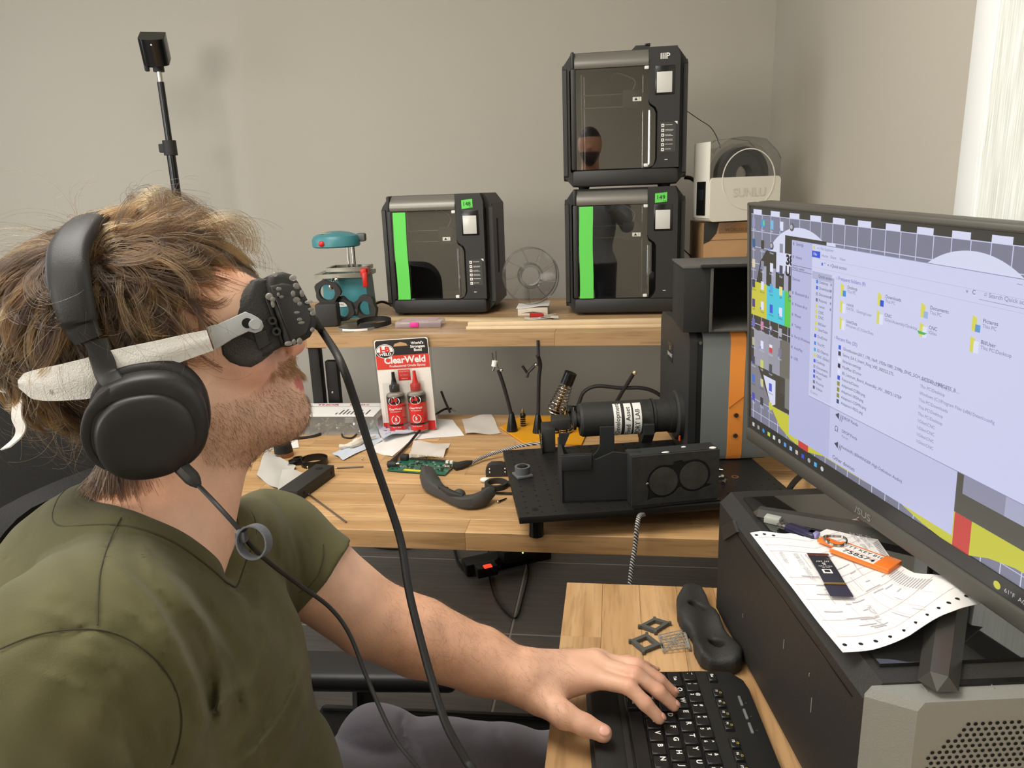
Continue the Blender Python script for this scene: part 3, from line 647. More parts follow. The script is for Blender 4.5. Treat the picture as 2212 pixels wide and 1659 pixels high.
# --- black plate with two discs
pL=onz(1365,1098,zb);pR=onz(1540,1078,zb);dvec=(pR-pL);wl=.158;pa=math.atan2(dvec[1],dvec[0])-.03
q=thing('lens_face_plate','black printed block with two round lens discs at the front of the breadboard','face plate',(pL[0],pL[1]+.004,zb+.0006),pa)
w,h,dd_=.172,.100,.040;f0=basis((0,0,0),(1,0,0),(0,0,1))
cL=(.062,.046);cR=(.122,.052);r1=.0285
def arcpts(c,r,a0,a1,n=14):return [(c[0]+r*math.cos(a),c[1]+r*math.sin(a)) for a in np.linspace(a0,a1,n)]
fp=mat('black_sanded','#30302e',.7,bump=.2,bscale=250,var=.25,vscale=60)
# front face: plate with real openings = four bars + shapes, discs recessed by a hair
part('block',B().box((w/2,dd_/2+.006,h/2),(w,dd_-.004,h),.001),BX,q)
b=B();rr1=.0330
# face outline with joined goggle-shaped opening
op=[(.030,.010),(.045,.014)]+arcpts(cL,rr1,-1.7,-.55,6)+arcpts(cR,rr1,-2.45,-1.0,6)+[(.160,.030),(.148,.034)]+arcpts(cR,rr1,-.35,1.9,10)+[(.100,.082),(.098,.086),(.082,.084),(.080,.078)]+arcpts(cL,rr1,1.3,3.6,10)
b.prism(op,0,.0008,0,basis((0,.0018,0),(1,0,0),(0,0,1)))
part('opening',b,mat('hole_dark','#0b0b0a',.8),q)
fo=[]
rect=[(0,0),(w,0),(w,h),(0,h)]
# outer ring points matched radially to the opening
cxy=(.092,.048)
for x,y in op:
    dx,dy=x-cxy[0],y-cxy[1];k=min([ (w-cxy[0])/dx if dx>0 else -cxy[0]/dx if dx<0 else 9e9,(h-cxy[1])/dy if dy>0 else -cxy[1]/dy if dy<0 else 9e9]);fo.append((cxy[0]+dx*k,cxy[1]+dy*k))
for cx_,cy_ in rect:
    k=min(range(len(fo)),key=lambda i:(fo[i][0]-cx_)**2+(fo[i][1]-cy_)**2);fo[k]=(cx_,cy_)
part('face',B().frame(fo,op,0,.004,0,basis((0,.004,0),(1,0,0),(0,0,1))),fp,q)
for c in (cL,cR):part('lens_disc',B().prism(circ(.0280,48,*c),-.001,.004,0,basis((0,.0035,0),(1,0,0),(0,0,1))),mat('grey_disc','#3b3b38',.6,bump=.3,bscale=200,var=.3,vscale=40),q)
b=B()
for (x,y,z,s) in ((.068,.010,h,(.008,.003,.0015)),(.112,.030,h,(.005,.003,.0015)),(.163,.012,h,(.007,.005,.002))):b.sph((x,y,z),s,10,6)
part('white_glue_dabs',b,mat('white_glue','#efece4',.5),q,kind='stuff')
part('base_strip',B().box((w/2,.004,-.0+.001),(w,.03,.002),.0005),K_gloss,q)
part('cap_nut',B().sph((.030,.002,.044),(.004,.003,.003),10,6),STEEL,q)
# --- machine with orange stripe
ma=math.radians(8)
mo=thing('vision_machine','tall grey machine with black face and orange stripe standing on the breadboard','machine',(.160,1.560,zb+.003),ma)
MG=mat('machine_grey','#7d8282',.5,bump=.12,bscale=900);MB_=mat('machine_black','#2c2d2d',.5,bump=.1,bscale=900);OR=mat('orange_enamel','#ff9f45',.5)
mh=.287;md_=.30
def rside(x0,x1,rt,z0=0,z1=mh):
    pass
# side profile in (y,z): rounded top
prof=[(0,.012),(.006,0),(md_-.006,0),(md_,.012)]+[(md_-.028+.028*math.cos(a),mh-.028+.028*math.sin(a)) for a in np.linspace(0,PI/2,6)]+[(.028+.028*math.cos(a),mh-.028+.028*math.sin(a)) for a in np.linspace(PI/2,PI,6)]
Mx=lambda x:basis((x,0,0),(0,1,0),(0,0,1))
part('face_panel',B().prism(prof,-.004,.012,0,Mx(0)),MB_,mo);
part('edge_band',B().prism([(y*.985+.002,z*.99+.001) for y,z in prof],.012,.024,0,Mx(0)),mat('band_black','#1f2020',.4),mo)
part('side_shell',B().prism(prof,.024,.082,0,Mx(0)),MG,mo)
part('orange_stripe',B().prism([(y*1.006-.001,z*1.003) for y,z in prof],.082,.114,0,Mx(0)),OR,mo)
part('rear_shell',B().prism(prof,.114,.185,0,Mx(0)),MG,mo)
part('seam',B().prism([(.082,.118),(.0835,.118),(.1145,.142),(.113,.142)],.0,.0012,0,FR(0,-.0022,0)),mat('seam_dark','#8a4a1c',.6),mo)
for z in (.102,.056):
    s=part('screw',B().cyl((.098,-.003,z),(.098,-.006,z),.0055,.005,n=18),STEEL,mo);part('cross_slot',B().box((.098,-.0062,z),(.007,.0006,.0014),0).box((.098,-.0062,z),(.0014,.0006,.007),0),K_txt,s)
part('foot_plate',B().box((.10,.08,-.001),(.14,.14,.004),.001),K_steel,mo)
t_=part('badge',B().box((-.0045,.185,.205),(.001,.052,.045),.003),mat('badge_black','#17181a',.3),mo)
part('badge_lettering',B().text('ENVANT',.013,basis((-.0056,.185,.198),(0,-1,0),(0,0,1)),sx=1).text('S',.012,basis((-.0056,.185,.214),(0,-1,0),(0,0,1))),W_txt,t_)
part('small_bolt',B().cyl((.018,-.001,.262),(.018,.002,.262),.0035,n=14),STEEL,mo)
part('mount_ring',B().lathe([(.030,0),(.056,0),(.056,.010),(.052,.014),(.030,.014)],48,M=basis((-.004,.080,.082),(0,1,0),(0,0,1))@TR(rx=PI)),K_print,mo)
part('orange_lever',B().box((-.012,.04,.046),(.004,.008,.026),.002),mat('lever_orange','#e0552a',.4),mo)
# --- camera tube
a=np.array(MW[mo.name]@Vector((-.014,.080,.082)));d=nrm(onz(0,0,0)*0+A([-.985,-.17,-.012]))
tb_=thing('camera_tube','black cylindrical camera tube with white asset labels fixed to the tall machine','camera tube',M=basis(tuple(a),tuple(d),(0,0,1)))
R=.0375
def tl(b,x0,x1,r0,r1,n=48):return b.cyl((x0,0,0),(x1,0,0),r0,r1,n=n)
b=B();tl(b,0,.018,.040,.040);tl(b,.018,.052,.037,.037);part('adapter',b,K_print,tb_)
b=B();tl(b,.050,.055,.040,.040);tl(b,.057,.083,.0385,.0385);part('focus_ring',b,mat('worn_black','#2a2a28',.5,var=.5,vscale=60),tb_)
b=B();tl(b,.083,.212,.0385,.0385);tl(b,.212,.218,.0385,.035);part('barrel',b,K_matte,tb_)
b=B();tl(b,.218,.226,.016,.016,24);tl(b,.226,.232,.022,.022,24);part('rear_knob',b,K_print,tb_)
for i,(x,s,tx) in enumerate(((.083,.018,'PPORT LAB'),(.105,.016,'T Fixed  Asset'),(.128,.017,'d In  Development'))):
    b=B();P=[];a0,a1=1.9,4.45
    # arc angle measured from the camera-facing side
    for xx in (x,x+s):P.append([(xx,.0389*math.sin(g),.0389*math.cos(g)) for g in np.linspace(a0,a1,24)])
    lb=part('asset_label',b.grid(P,0),mat('label_white','#e9e7df',.5),tb_)
    # wrapped lettering, one glyph after another around the barrel
    tv,tf=textmesh(tx,.012,'CENTER');tv=tv*.0145
    ang_=3.3-tv[:,0]/.0391;vv=np.stack([x+s/2+tv[:,1],.0391*np.sin(ang_),.0391*np.cos(ang_)],1)
    part('lettering',B().add(vv,tf),K_txt,lb)
cr2=thing('tube_cradle','black printed cradle post holding up the camera tube','cradle',tuple(np.array(MW[tb_.name]@Vector((.068,0,0)))*A([1,1,0])+A([0,0,zb+.0006])),math.radians(9))
hz_=(MW[tb_.name]@Vector((.068,0,0)))[2]-zb
part('post',B().box((0,0,(hz_-.055)/2),(.024,.03,hz_-.055),.001),BX,cr2)
part('saddle',B().prism([(-.044,hz_-.008),(-.044,hz_-.03),(-.02,hz_-.056),(.02,hz_-.056),(.044,hz_-.03),(.044,hz_-.008)]+[(.0388*math.cos(g),hz_+.0388*math.sin(g)) for g in np.linspace(-.15,-PI+.15,16)],-.012,.012,0,basis((0,0,0),(0,1,0),(0,0,1))),BX,cr2)
# --- black foam board box on the machine
bt=mo and MW[mo.name]@Vector((0,0,mh));fz=bt[2]
fx=thing('foam_board_box','open black foam board box resting on top of the grey machine','box',(.142,1.545,fz+.001),math.radians(3))
FB=mat('black_foam_board','#242321',.8,bump=.2,bscale=160);FE=mat('grey_foam_edge','#55534e',.9,bump=.6,bscale=300)
bw,bd_,bh=.185,.17,.132;tk=.005
part('left_face',B().box((.024,0,bh/2),(.053,tk,bh),.0008),FB,fx,label='narrow front panel')
part('side_wall',B().box((0,bd_/2,bh/2),(tk,bd_,bh),.0008),FB,fx)
part('back_wall',B().box((bw/2,bd_,bh/2),(bw,tk,bh),.0008),FB,fx)
part('right_wall',B().box((bw,bd_/2,bh/2),(tk,bd_,bh),.0008),FB,fx)
part('roof',B().box((bw/2,bd_/2,bh+.002),(bw+.01,bd_+.006,tk),.001),FE,fx)
part('floor_panel',B().box((bw/2,bd_/2,.002),(bw,bd_,tk),.001),FE,fx)
part('cut_edge',B().box((.053,-.001,bh/2),(.006,.008,bh),.001),FE,fx)
part('top_tape',B().box((.09,-.004,bh+.003),(.12,.01,.007),.002),K_rub,fx)
# --- breadboard braided cable hanging over the edge
BRD=bpy.data.materials.new('braided_sleeve');BRD.use_nodes=True;nt=BRD.node_tree;L=nt.links.new;p_=nt.nodes['Principled BSDF']
tc=nt.nodes.new('ShaderNodeTexCoord');wv=nt.nodes.new('ShaderNodeTexWave');wv.inputs['Scale'].default_value=90;wv.inputs['Distortion'].default_value=1;wv.bands_direction='DIAGONAL'
rp=nt.nodes.new('ShaderNodeValToRGB');rp.color_ramp.elements[0].position=.45;rp.color_ramp.elements[1].position=.55;rp.color_ramp.elements[0].color=lin('#1d1d1e');rp.color_ramp.elements[1].color=lin('#b9b6b2')
L(tc.outputs['Object'],wv.inputs[0]);L(wv.outputs[1],rp.inputs[0]);L(rp.outputs[0],p_.inputs[0]);p_.inputs['Roughness'].default_value=.6
b=B().tube(cr([onb(.24,.012,.0)+A([0,0,-.018]),dep(1379,1120,1.325),dep(1372,1180,1.325),dep(1364,1230,1.325),dep(1359,1290,1.33),dep(1352,1400,1.36),dep(1348,1560,1.42)],8),.0042,10)
single('braided_cable',b,BRD,'black and white braided cable hanging down in front of the workbench edge','cable')
# --- helping hands
hx=thing('helping_hands_base','yellow metal base plate of the soldering helper behind the breadboard','soldering stand',(0,0,BZ))
YL=mat('amber_enamel','#dd9a1c',.35)
P=[(-.318,1.952),(-.236,1.822),(-.085,1.815),(-.06,2.05),(-.27,2.055)]
part('plate',B().prism(P,.002,.006,0),YL,hx)
def flexarm(parent,base,pts,name='flexible_arm',r=.0052):
    b=B().tube(cr([base]+pts,10),r,10);part(name,b,K_rub,parent,world=True)
    part('cone_foot',B().lathe([(.016,0),(.0155,.004),(.0125,.02),(.007,.048),(.0055,.052)],28,M=TR(base[0],base[1],BZ+.006)),K_gloss,parent,world=True)
b1=A([-.279,1.916,BZ+.03]);b2=A([-.206,1.905,BZ+.03]);Y=1.92
flexarm(hx,b1,[ony(1103,890,1.915),ony(1090,840,1.915),ony(1077,800,1.915)])
flexarm(hx,b2,[ony(1163,880,1.91),ony(1164,820,1.91),ony(1167,790,1.91),ony(1164,775,1.905),ony(1161,768,1.90)])
part('flexible_arm',B().tube(cr([ony(1163,790,1.93),ony(1163,770,1.94),ony(1162,735,1.95)],6),.0042,8),K_rub,hx,world=True)
b3=A([-.112,1.98,BZ+.03]);flexarm(hx,b3,[ony(1251,870,1.98),ony(1262,846,1.98),ony(1290,834,1.98),ony(1340,838,1.98),ony(1385,838,1.98),ony(1415,847,1.98),ony(1440,865,1.98)])
b4=A([-.05,2.02,BZ+.03]);flexarm(hx,b4,[ony(1325,875,2.0),ony(1345,845,1.98),ony(1368,808,1.97)])
c=part('clip_joint',B().sph(ony(1371,805,1.965),.0062,14,8),mat('brass_white','#d9cfa5',.25,metal=.6),hx,world=True)
# clips
b=B();q0=ony(1077,798,1.915);b.tube([q0,ony(1073,785,1.915),ony(1070,768,1.915)],.0018,6).tube([ony(1066,786,1.915),ony(1063,762,1.915)],.0018,6).tube([ony(1072,786,1.915),ony(1071,758,1.915)],.0016,6).tube([ony(1068,792,1.915),ony(1065,801,1.915)],.003,6)
part('alligator_clip',b,mat('clip_steel','#77746e',.3,metal=.8),hx,world=True);part('tape_wrap',B().cyl(ony(1067,791,1.914),ony(1069,779,1.914),.0072,n=10),PAPER,hx,world=True)
b=B();b.tube([ony(1160,784,1.905),ony(1150,795,1.90),ony(1139,806,1.895)],.0042,6).tube([ony(1139,806,1.895),ony(1133,797,1.89),ony(1128,790,1.89)],.0036,6).tube([ony(1140,806,1.895),ony(1138,815,1.89)],.005,6)
part('alligator_clip',b,mat('clip_dark','#3c3a38',.35,metal=.6),hx,world=True);part('thumb_screw',B().sph(ony(1158,788,1.898),.0045,10,6),STEEL,hx,world=True)
part('thumb_screw',B().sph(ony(1083,800,1.91),.005,10,6),STEEL,hx,world=True)
def tip(u,v,z0,label):
    p=onz(u,v,BZ+.006) ;t=thing('soldering_tip',label,'soldering tip',(p[0],p[1],BZ+.0065),0,'soldering tips on the yellow base')
    part('body',B().lathe([(.0075,0),(.0075,.026),(.0085,.028),(.0085,.032),(.006,.036),(.004,.037),(0,.037)],20),K_gloss,t)
    part('bands',B().lathe([(.0078,.004),(.0078,.006)],20).lathe([(.0078,.010),(.0078,.012)],20).lathe([(.0078,.016),(.0078,.018)],20).lathe([(.0078,.022),(.0078,.024)],20),STEEL,t,kind='stuff')
    part('brass_point',B().lathe([(.0042,.037),(.0036,.042),(.0,.054)],16),mat('brass','#a58a4e',.3,metal=.9),t)
tip(1130,920,0,'lone black and silver banded soldering tip between the two flexible arms')
for u,v,l in ((1202,935,'banded soldering tip leftmost of the cluster beside the camera tube'),(1217,937,'banded soldering tip in the middle front of the tip cluster'),(1229,935,'banded soldering tip right in the tip cluster beside the camera tube'),(1222,925,'banded soldering tip at the back of the tip cluster')):tip(u,v,0,l)
# spring iron holder
s0=A([-.165,1.985,BZ+.04]);s1=ony(1228,818,1.985);sd_=nrm(s1-s0);Ls=np.linalg.norm(s1-s0)
sp_=thing('iron_holder','chrome spring soldering iron holder leaning up from the yellow base','holder',(s0[0],s0[1],BZ+.006))
Mz=basis(s0,np.cross(sd_,[0,1,0]),np.cross(sd_,np.cross(sd_,[0,1,0])))
sg=1 if np.dot(np.array(Mz)[:3,2],sd_)>0 else -1
N=9;P=[];
for k in range(N*16+1):
    a_=2*PI*k/16;zz=k/(N*16)*(Ls-.02);rad=.029-.014*zz/Ls;P.append((rad*math.cos(a_),rad*math.sin(a_),sg*zz))
part('spring',B().tube(P,.0014,6,M=Mz),CHROME,sp_,world=True)
part('guide_tube',B().cyl((0,0,0),(0,0,sg*(Ls-.01)),.006,n=16,M=Mz),mat('copper_tube','#8f7a5c',.25,metal=.9),sp_,world=True)
part('collar',B().cyl((0,0,sg*(Ls-.016)),(0,0,sg*(Ls+.018)),.0175,n=24,M=Mz),K_gloss,sp_,world=True)
part('foot',B().cyl(s0-A([0,0,.034]),s0+A([0,0,.004]),.012,n=20),K_gloss,sp_,world=True)
b=B().lathe([(.024,0),(.024,.03),(.021,.034),(0,.034)],32,M=TR(-.128,2.03,BZ+.006));single('tip_tray',b,K_gloss,'round black tip cleaner cup behind the cluster of tips','cup')
# --- epoxy card with two bottles
JR=mat('epoxy_red','#d22a26',.45);JK=mat('epoxy_black','#1f1c1b',.45);CARDW=mat('card_white','#e6e2d8',.6)
ew,eh=.150,.262
ex=thing('epoxy_package','red, black and white epoxy blister card with two bottles leaning at the shelf','package',M=TR(-.570,1.925,BZ,rx=math.radians(-3),rz=math.radians(4))@TR(ry=math.radians(-2.5)))
f=FR(0,0,0)
part('card',B().prism(rrect(ew,eh,.006,3,0,eh/2),-.001,0,0,f),CARDW,ex)
part('black_band',B().prism([(-ew/2+.002,eh-.045),(ew/2-.002,eh-.045),(ew/2-.002,eh-.006),(ew/2-.008,eh-.002),(-ew/2+.006,eh-.002),(-ew/2+.002,eh-.008)],0,.0006,0,f),JK,ex)
part('red_band',B().prism([(-ew/2+.001,eh-.083),(ew/2-.001,eh-.083),(ew/2-.001,eh-.045),(-ew/2+.001,eh-.045)],0,.0006,0,f),mat('epoxy_band_red','#cf3a2e',.5),ex)
part('bottom_band',B().box((0,-.0004,.014),(ew-.003,.0012,.026)),JR,ex)
part('hang_hole',B().prism([(-.022,eh-.020),(.018,eh-.020),(.014,eh-.013),(.004,eh-.0105),(-.002,eh-.009),(-.008,eh-.0105),(-.018,eh-.013)],.0007,.0011,0,f),mat('hole_tan','#b79367',.8),ex)
def logo(par,x,z,s,y):
    part('logo_oval',B().prism(circ(.0255*s,32,x,z,.0195*s),y,y+.0004,0,f),W_txt,par);part('logo_rim',B().frame(circ(.0240*s,32,x,z,.018*s),circ(.0228*s,32,x,z,.0168*s),y+.0004,y+.0007,0,f),JK,par)
    part('logo_lower',B().prism([(x+.0225*s*math.cos(g),z+.0165*s*math.sin(g)) for g in np.linspace(PI+.15,2*PI-.15,14)],y+.0004,y+.0007,0,f),JK,par)
    part('logo_letters',B().text('J-B',.021*s,FR(x,-(y+.0011),z+.0045*s),bold=.045,sx=1.15),JR,par);part('logo_word',B().text('WELD',.0105*s,FR(x,-(y+.0011),z-.0085*s),bold=.035,sx=1.2),W_txt,par)
logo(ex,-.047,eh-.032,1,.0008)
b=B()
for i,w_ in enumerate(("World's",'Strongest','Bond')):b.text(w_,.0105,FR(.045,-.0012,eh-.014-i*.0095),bold=.03)
b.text('ClearWeld',.026,FR(.006,-.0012,eh-.059),bold=.03).text('Professional Grade Epoxy',.0088,FR(.012,-.0012,eh-.075),bold=.015,sx=1.1)
part('lettering',b,W_txt,ex)
part('claim_panel',B().box((0,-.0012,eh-.101),(.034,.0012,.030),.002),JR,ex)
b=B()
for i,w_ in enumerate(('Strength: 3900 PSI','Set: 5 Minutes','Waterproof')):b.text(w_,.0036,FR(0,-.0022,eh-.091-i*.010))
part('claim_lettering',b,W_txt,ex)
for s_,cm in ((-1,K_gloss),(1,RED)):
    bx=s_*.0295+.002;T_=TR(bx,-.016,.006)
    bo=part('bottle',B().lathe([(0,0),(.0235,0),(.025,.003),(.025,.100),(.0235,.108),(.012,.113),(.011,.118),(0,.118)],32,M=T_),mat('bottle_clear_grey','#a79c8f',.2,trans=.3),ex)
    part('bottle_label',B().lathe([(.0253,.004),(.0253,.082)],32,M=T_),JR,bo);part('label_top',B().lathe([(.0254,.082),(.0254,.102)],32,M=T_),JK,bo)
    part('label_stripe',B().lathe([(.0256,.020),(.0256,.025)],32,M=T_),JK,bo)
    part('cap',B().lathe([(.0145,.114),(.0145,.130),(.0125,.133),(.0085,.134),(.0055,.150),(.0045,.166),(.0042,.168),(0,.168)],28,M=T_),cm,bo)
    lg_=.0255
    def wrap(txt,size,z,par,m,sx=1,bold=.01):
        v,fc=textmesh(txt,bold,'CENTER');v=v*size*A([sx,1,1]);th_=v[:,0]/.0256-.05*s_
        part('label_text',B().add(np.stack([bx+.0259*np.sin(th_),-.016-.0259*np.cos(th_),z+v[:,1]],1),fc),m,par)
    b=B();v=np.array(circ(.0165,28,0,0,.012));th_=v[:,0]/.0256
    b.add(np.stack([bx+.0257*np.sin(th_),-.016-.0257*np.cos(th_),.090+v[:,1]+.006],1),[tuple(range(28))])
    part('label_oval',b,W_txt,bo)
    wrap('J-B',.0135,.099,bo,JR,1.1,.045);wrap('WELD',.0065,.0905,bo,JK,1.3,.035);wrap('ClearWeld',.0085,.074,bo,W_txt,1,.02);wrap('Quick Setting Epoxy',.0036,.067,bo,W_txt)
    wrap('Part A  Resin' if s_<0 else 'Part B  Hardener',.0042,.0223,bo,W_txt);wrap('5',.013,.045,bo,W_txt,1,.03);wrap('minutes',.0034,.0375,bo,W_txt)
    gg=np.linspace(.35,2*PI-.25,26)+PI/2;P=[]
    for g in gg:
        P.append([(bx+.0258*math.sin(r*math.cos(g)/.0256),-.016-.0258*math.cos(r*math.cos(g)/.0256),.044+r*math.sin(g)) for r in (.0105,.0125)])
    part('five_minute_ring',B().grid(P),W_txt,bo)
bl_=glass('blister',refl=.10,tint=.96)
part('blister',B().prism(rrect(ew+.012,eh+.012,.012,3,.001,eh/2),-.002,-.0012,0,f).box((.002,-.0335,.075),(.115,.0006,.145)).box((.002,-.02,.172),(.05,.0006,.03)),bl_,ex)
# --- compartment organiser
og=thing('parts_organiser','clear compartment case of screws with a printed paper lid insert beneath the shelf','organiser box',(-.80,1.955,BZ),math.radians(1.5))
ow,od,oh=.298,.150,.048
pc=mat('clear_polystyrene','#c9c7bf',.12,alpha=.22)
part('tray',B().box((0,0,.0015),(ow,od,.003)).box((0,-od/2,oh/2),(ow,.002,oh)).box((0,od/2,oh/2),(ow,.002,oh)).box((-ow/2,0,oh/2),(.002,od,oh)).box((ow/2,0,oh/2),(.002,od,oh)),pc,og)
for i in range(5):part('divider',B().box((-ow/2+(i+1)*ow/6,0,oh/2-.004),(.0012,od-.004,oh-.01)),pc,og)
part('lid',B().box((0,0,oh+.0015),(ow+.004,od+.004,.003),.001),pc,og)
part('paper_insert',B().box((-.004,.002,oh+.0034),(ow-.02,od-.016,.0006)),PAPER,og)
pb=B().text('THOR',.020,TR(-.035,.050,oh+.0041),bold=.03,sx=1.2);part('red_lettering',pb,mat('thor_red','#c8404a',.6),og)
part('thin_lettering',B().text('LABS',.020,TR(.060,.050,oh+.0041),sx=1.4),mat('thor_red2','#c26a68',.6),og)
b=B()
for i in range(9):
    l=.016+.034*abs(math.sin(i*.9));b.box((.02+i*.011,-.045+l/2,oh+.0040),(.0045,l,.0003))
b.box((0,.033,oh+.004),(.25,.0008,.0003)).box((-.1,-.02,oh+.004),(.05,.0006,.0003))
part('chart_print',b,mat('ink_grey','#5d5b5a',.7),og,kind='stuff')
for i in range(46):
    x,y=random.uniform(-ow/2+.012,ow/2-.02),random.uniform(-od/2+.008,-od/2+.055);a_=random.uniform(0,6.28)
    s=part('screw',B().cyl((0,0,0),(.014,0,.002),.0022,n=6).cyl((-.004,0,0),(0,0,0),.004,n=8),STEEL,og);s.location=(x,y,.007+random.uniform(0,.022));s.rotation_euler=(0,random.uniform(-1.2,1.2),a_)
part('latch',B().box((.07,-od/2-.002,oh-.004),(.026,.003,.016),.001),pc,og)
# --- papers, sachets, tissues
def sheet(name,cs,z,label,cat,m,amp=.004,thick=.0005,seed=0,n=10,parts=None,fold=None):
    """cs: four desk-plane corners (x,y) in order; a gently rumpled sheet"""
    r=np.random.default_rng(seed);c=[A(list(q[:2])) for q in cs];ph=r.uniform(0,6,4)
    P=[]
    for i in range(n+1):
        row=[]
        for j in range(n+1):
            u,v=i/n,j/n;q=(c[0]*(1-u)+c[1]*u)*(1-v)+(c[3]*(1-u)+c[2]*u)*v
            h=amp*(1+math.sin(5*u+ph[0])*math.cos(4*v+ph[1])+.5*math.sin(9*u+7*v+ph[2]))*.6
            if fold:h+=fold(u,v)
            row.append((q[0],q[1],z+thick+max(h,0)))
        P.append(row)
    P=np.array(P);nz=np.cross(P[1,0]-P[0,0],P[0,1]-P[0,0])[2]
    if nz<0:P=P[::-1]
    cx,cy=P[:,:,0].mean(),P[:,:,1].mean()
    t=thing(name,label,cat,(cx,cy,z));part('sheet',B().grid(P,0,thick),m,t,world=True,ang=60);return t,P
def onsheet(P,u,v,dz_=.0006):
    n=P.shape[0]-1;i,j=min(int(u*n),n-1),min(int(v*n),n-1);a_,b_=u*n-i,v*n-j
    q=P[i,j]*(1-a_)*(1-b_)+P[i+1,j]*a_*(1-b_)+P[i,j+1]*(1-a_)*b_+P[i+1,j+1]*a_*b_;return q+A([0,0,dz_])
def ink(P,bld,u0,u1,v0,v1,dz_=.0006,n=2):
    a_=[[onsheet(P,u0+(u1-u0)*i/n,v0+(v1-v0)*j/n,dz_) for j in (0,1)] for i in range(n+1)];bld.grid(a_)
BLW=mat('bluish_packet','#c9d0da',.5);INK=mat('blue_ink','#3d4fa3',.6)
t,P=sheet('paper_sheet',[onz(895,950,BZ),onz(925,905,BZ),onz(978,908,BZ),onz(1003,942,BZ)],BZ,'white folded paper lying in front of the epoxy card','paper',PAPER,.002,seed=3)
t,P=sheet('paper_sheet',[onz(800,975,BZ),onz(848,988,BZ),onz(902,938,BZ),onz(850,915,BZ)],BZ,'white envelope under the blue printed sachet','paper',PAPER,.002,seed=4)
t,P=sheet('opened_packet',[onz(718,982,BZ),onz(742,996,BZ),onz(826,955,BZ),onz(812,925,BZ)],BZ,'torn pale blue packet with crumpled cream wipe left of the sachet','packet',BLW,.006,seed=5)
b=B();P2=cr([onz(735,972,BZ)+[0,0,.010],onz(760,972,BZ)+[0,0,.014],onz(778,965,BZ)+[0,0,.016],onz(812,950,BZ)+[0,0,.012]],5);b.tube(P2,[.006,.005,.004,.005,.007,.009,.008,.010,.012,.012,.010,.008,.006,.005,.004,.003][:len(P2)],8)
part('wipe',b,mat('cream_wipe','#ded6c4',.8,bump=.3,bscale=300),t,world=True)
t,P=sheet('printed_sachet',[onz(812,922,BZ),onz(828,958,BZ),onz(900,938,BZ),onz(872,902,BZ)],BZ+.006,'pale blue printed sachet in front of the organiser','sachet',BLW,.010,.003,seed=9)
b=B()
for i in range(26):
    u,v=random.uniform(.1,.85),random.uniform(.1,.9);w_,h_=random.choice([(.12,.02),(.02,.1),(.08,.05),(.15,.015),(.05,.015)]);ink(P,b,u,min(.95,u+w_),v,min(.95,v+h_),.0008,1)
part('print',b,INK,t,world=True,kind='stuff')
TIS=mat('lens_tissue','#d8cfc4',.85,alpha=.86)
fo=lambda u,v:.012*(u>.55)*(u-.55)
sheet('lens_tissue',[onz(998,906,BZ),onz(1006,940,BZ),onz(1082,938,BZ),onz(1062,898,BZ)],BZ,'square lens tissue with raised edge left of the yellow base','tissue',TIS,.006,.0003,seed=11)
sheet('lens_tissue',[onz(893,944,BZ+.02),onz(880,992,BZ),onz(958,990,BZ),onz(972,944,BZ+.02)],BZ,'curled lens tissue in the middle of the bench behind the circuit board','tissue',TIS,.007,.0003,seed=12)
TG=mat('lens_tissue_grey','#c8c4ba',.85,alpha=.8)
sheet('lens_tissue',[onz(575,972,BZ),onz(555,1030,BZ),onz(610,1068,BZ),onz(640,1012,BZ)],BZ,'large folded lens tissue above the far shoulder','tissue',TG,.008,.0003,seed=13)
sheet('lens_tissue',[onz(612,1028,BZ),onz(598,1082,BZ),onz(630,1092,BZ+.004),onz(668,1032,BZ+.004)],BZ+.012,'folded lens tissue resting against the long black block','tissue',TG,.006,.0003,seed=14)
sheet('paper_sheet',[onz(575,975,BZ),onz(560,950,BZ),onz(640,935,BZ),onz(646,968,BZ)],BZ,'white paper behind the beard under a black cap','paper',PAPER,.001,seed=15)
sheet('paper_sheet',[onz(105,1065,BZ),onz(100,1040,BZ),onz(190,1000,BZ),onz(190,1035,BZ)],BZ,'white paper on the bench behind the back of the shirt','paper',PAPER,.001,seed=16)
# --- black cap, ring clamp, block, rods
p=onz(617,985,BZ);t=thing('knurled_cover','knurled black lens cap stack near the ring clamp','cap',(p[0],p[1],BZ))
part('lower_cap',B().cyl((0,0,.001),(0,0,.012),.021,.020,n=36),mat('copper_ring','#8d6242',.4,metal=.5),t);part('upper_cap',B().cyl((-.004,0,.012),(-.006,0,.034),.0235,.022,n=48),K_rub,t);part('top_disc',B().cyl((-.006,0,.034),(-.006,0,.036),.018,.018,n=40),K_matte,t)
p=onz(680,1003,BZ);t=thing('ring_clamp','black metal ring clamp mount lying next to the long black block','clamp',(p[0],p[1],BZ))
part('ring',B().lathe([(.029,0),(.033,0),(.033,.017),(.029,.017),(.029,0)],44),K_gloss,t);part('arm',B().prism([(-.028,-.008),(-.060,-.016),(-.066,-.006),(-.058,.010),(-.030,.014)],.002,.012,0),K_gloss,t)
part('screw_eye',B().frame(circ(.012,24,-.045,.004),circ(.006,24,-.045,.004),.012,.016,0),K_gloss,t);part('screw',B().cyl((-.06,-.02,.005),(-.045,-.022,.005),.003,n=10),STEEL,t)
a_=onz(668,1070,BZ);c_=onz(722,1030,BZ);d_=(c_-a_);t=thing('long_block','long black machined block with a round hole near the far shoulder','block',tuple((a_+c_)/2+nrm(A([-d_[1],d_[0],0]))*.024),math.atan2(d_[1],d_[0]))
bl3=np.linalg.norm(d_)+.05
H_=[(.016+.009*math.cos(g) ,.009*math.sin(g)) for g in np.linspace(0,2*PI,25)[:-1]]
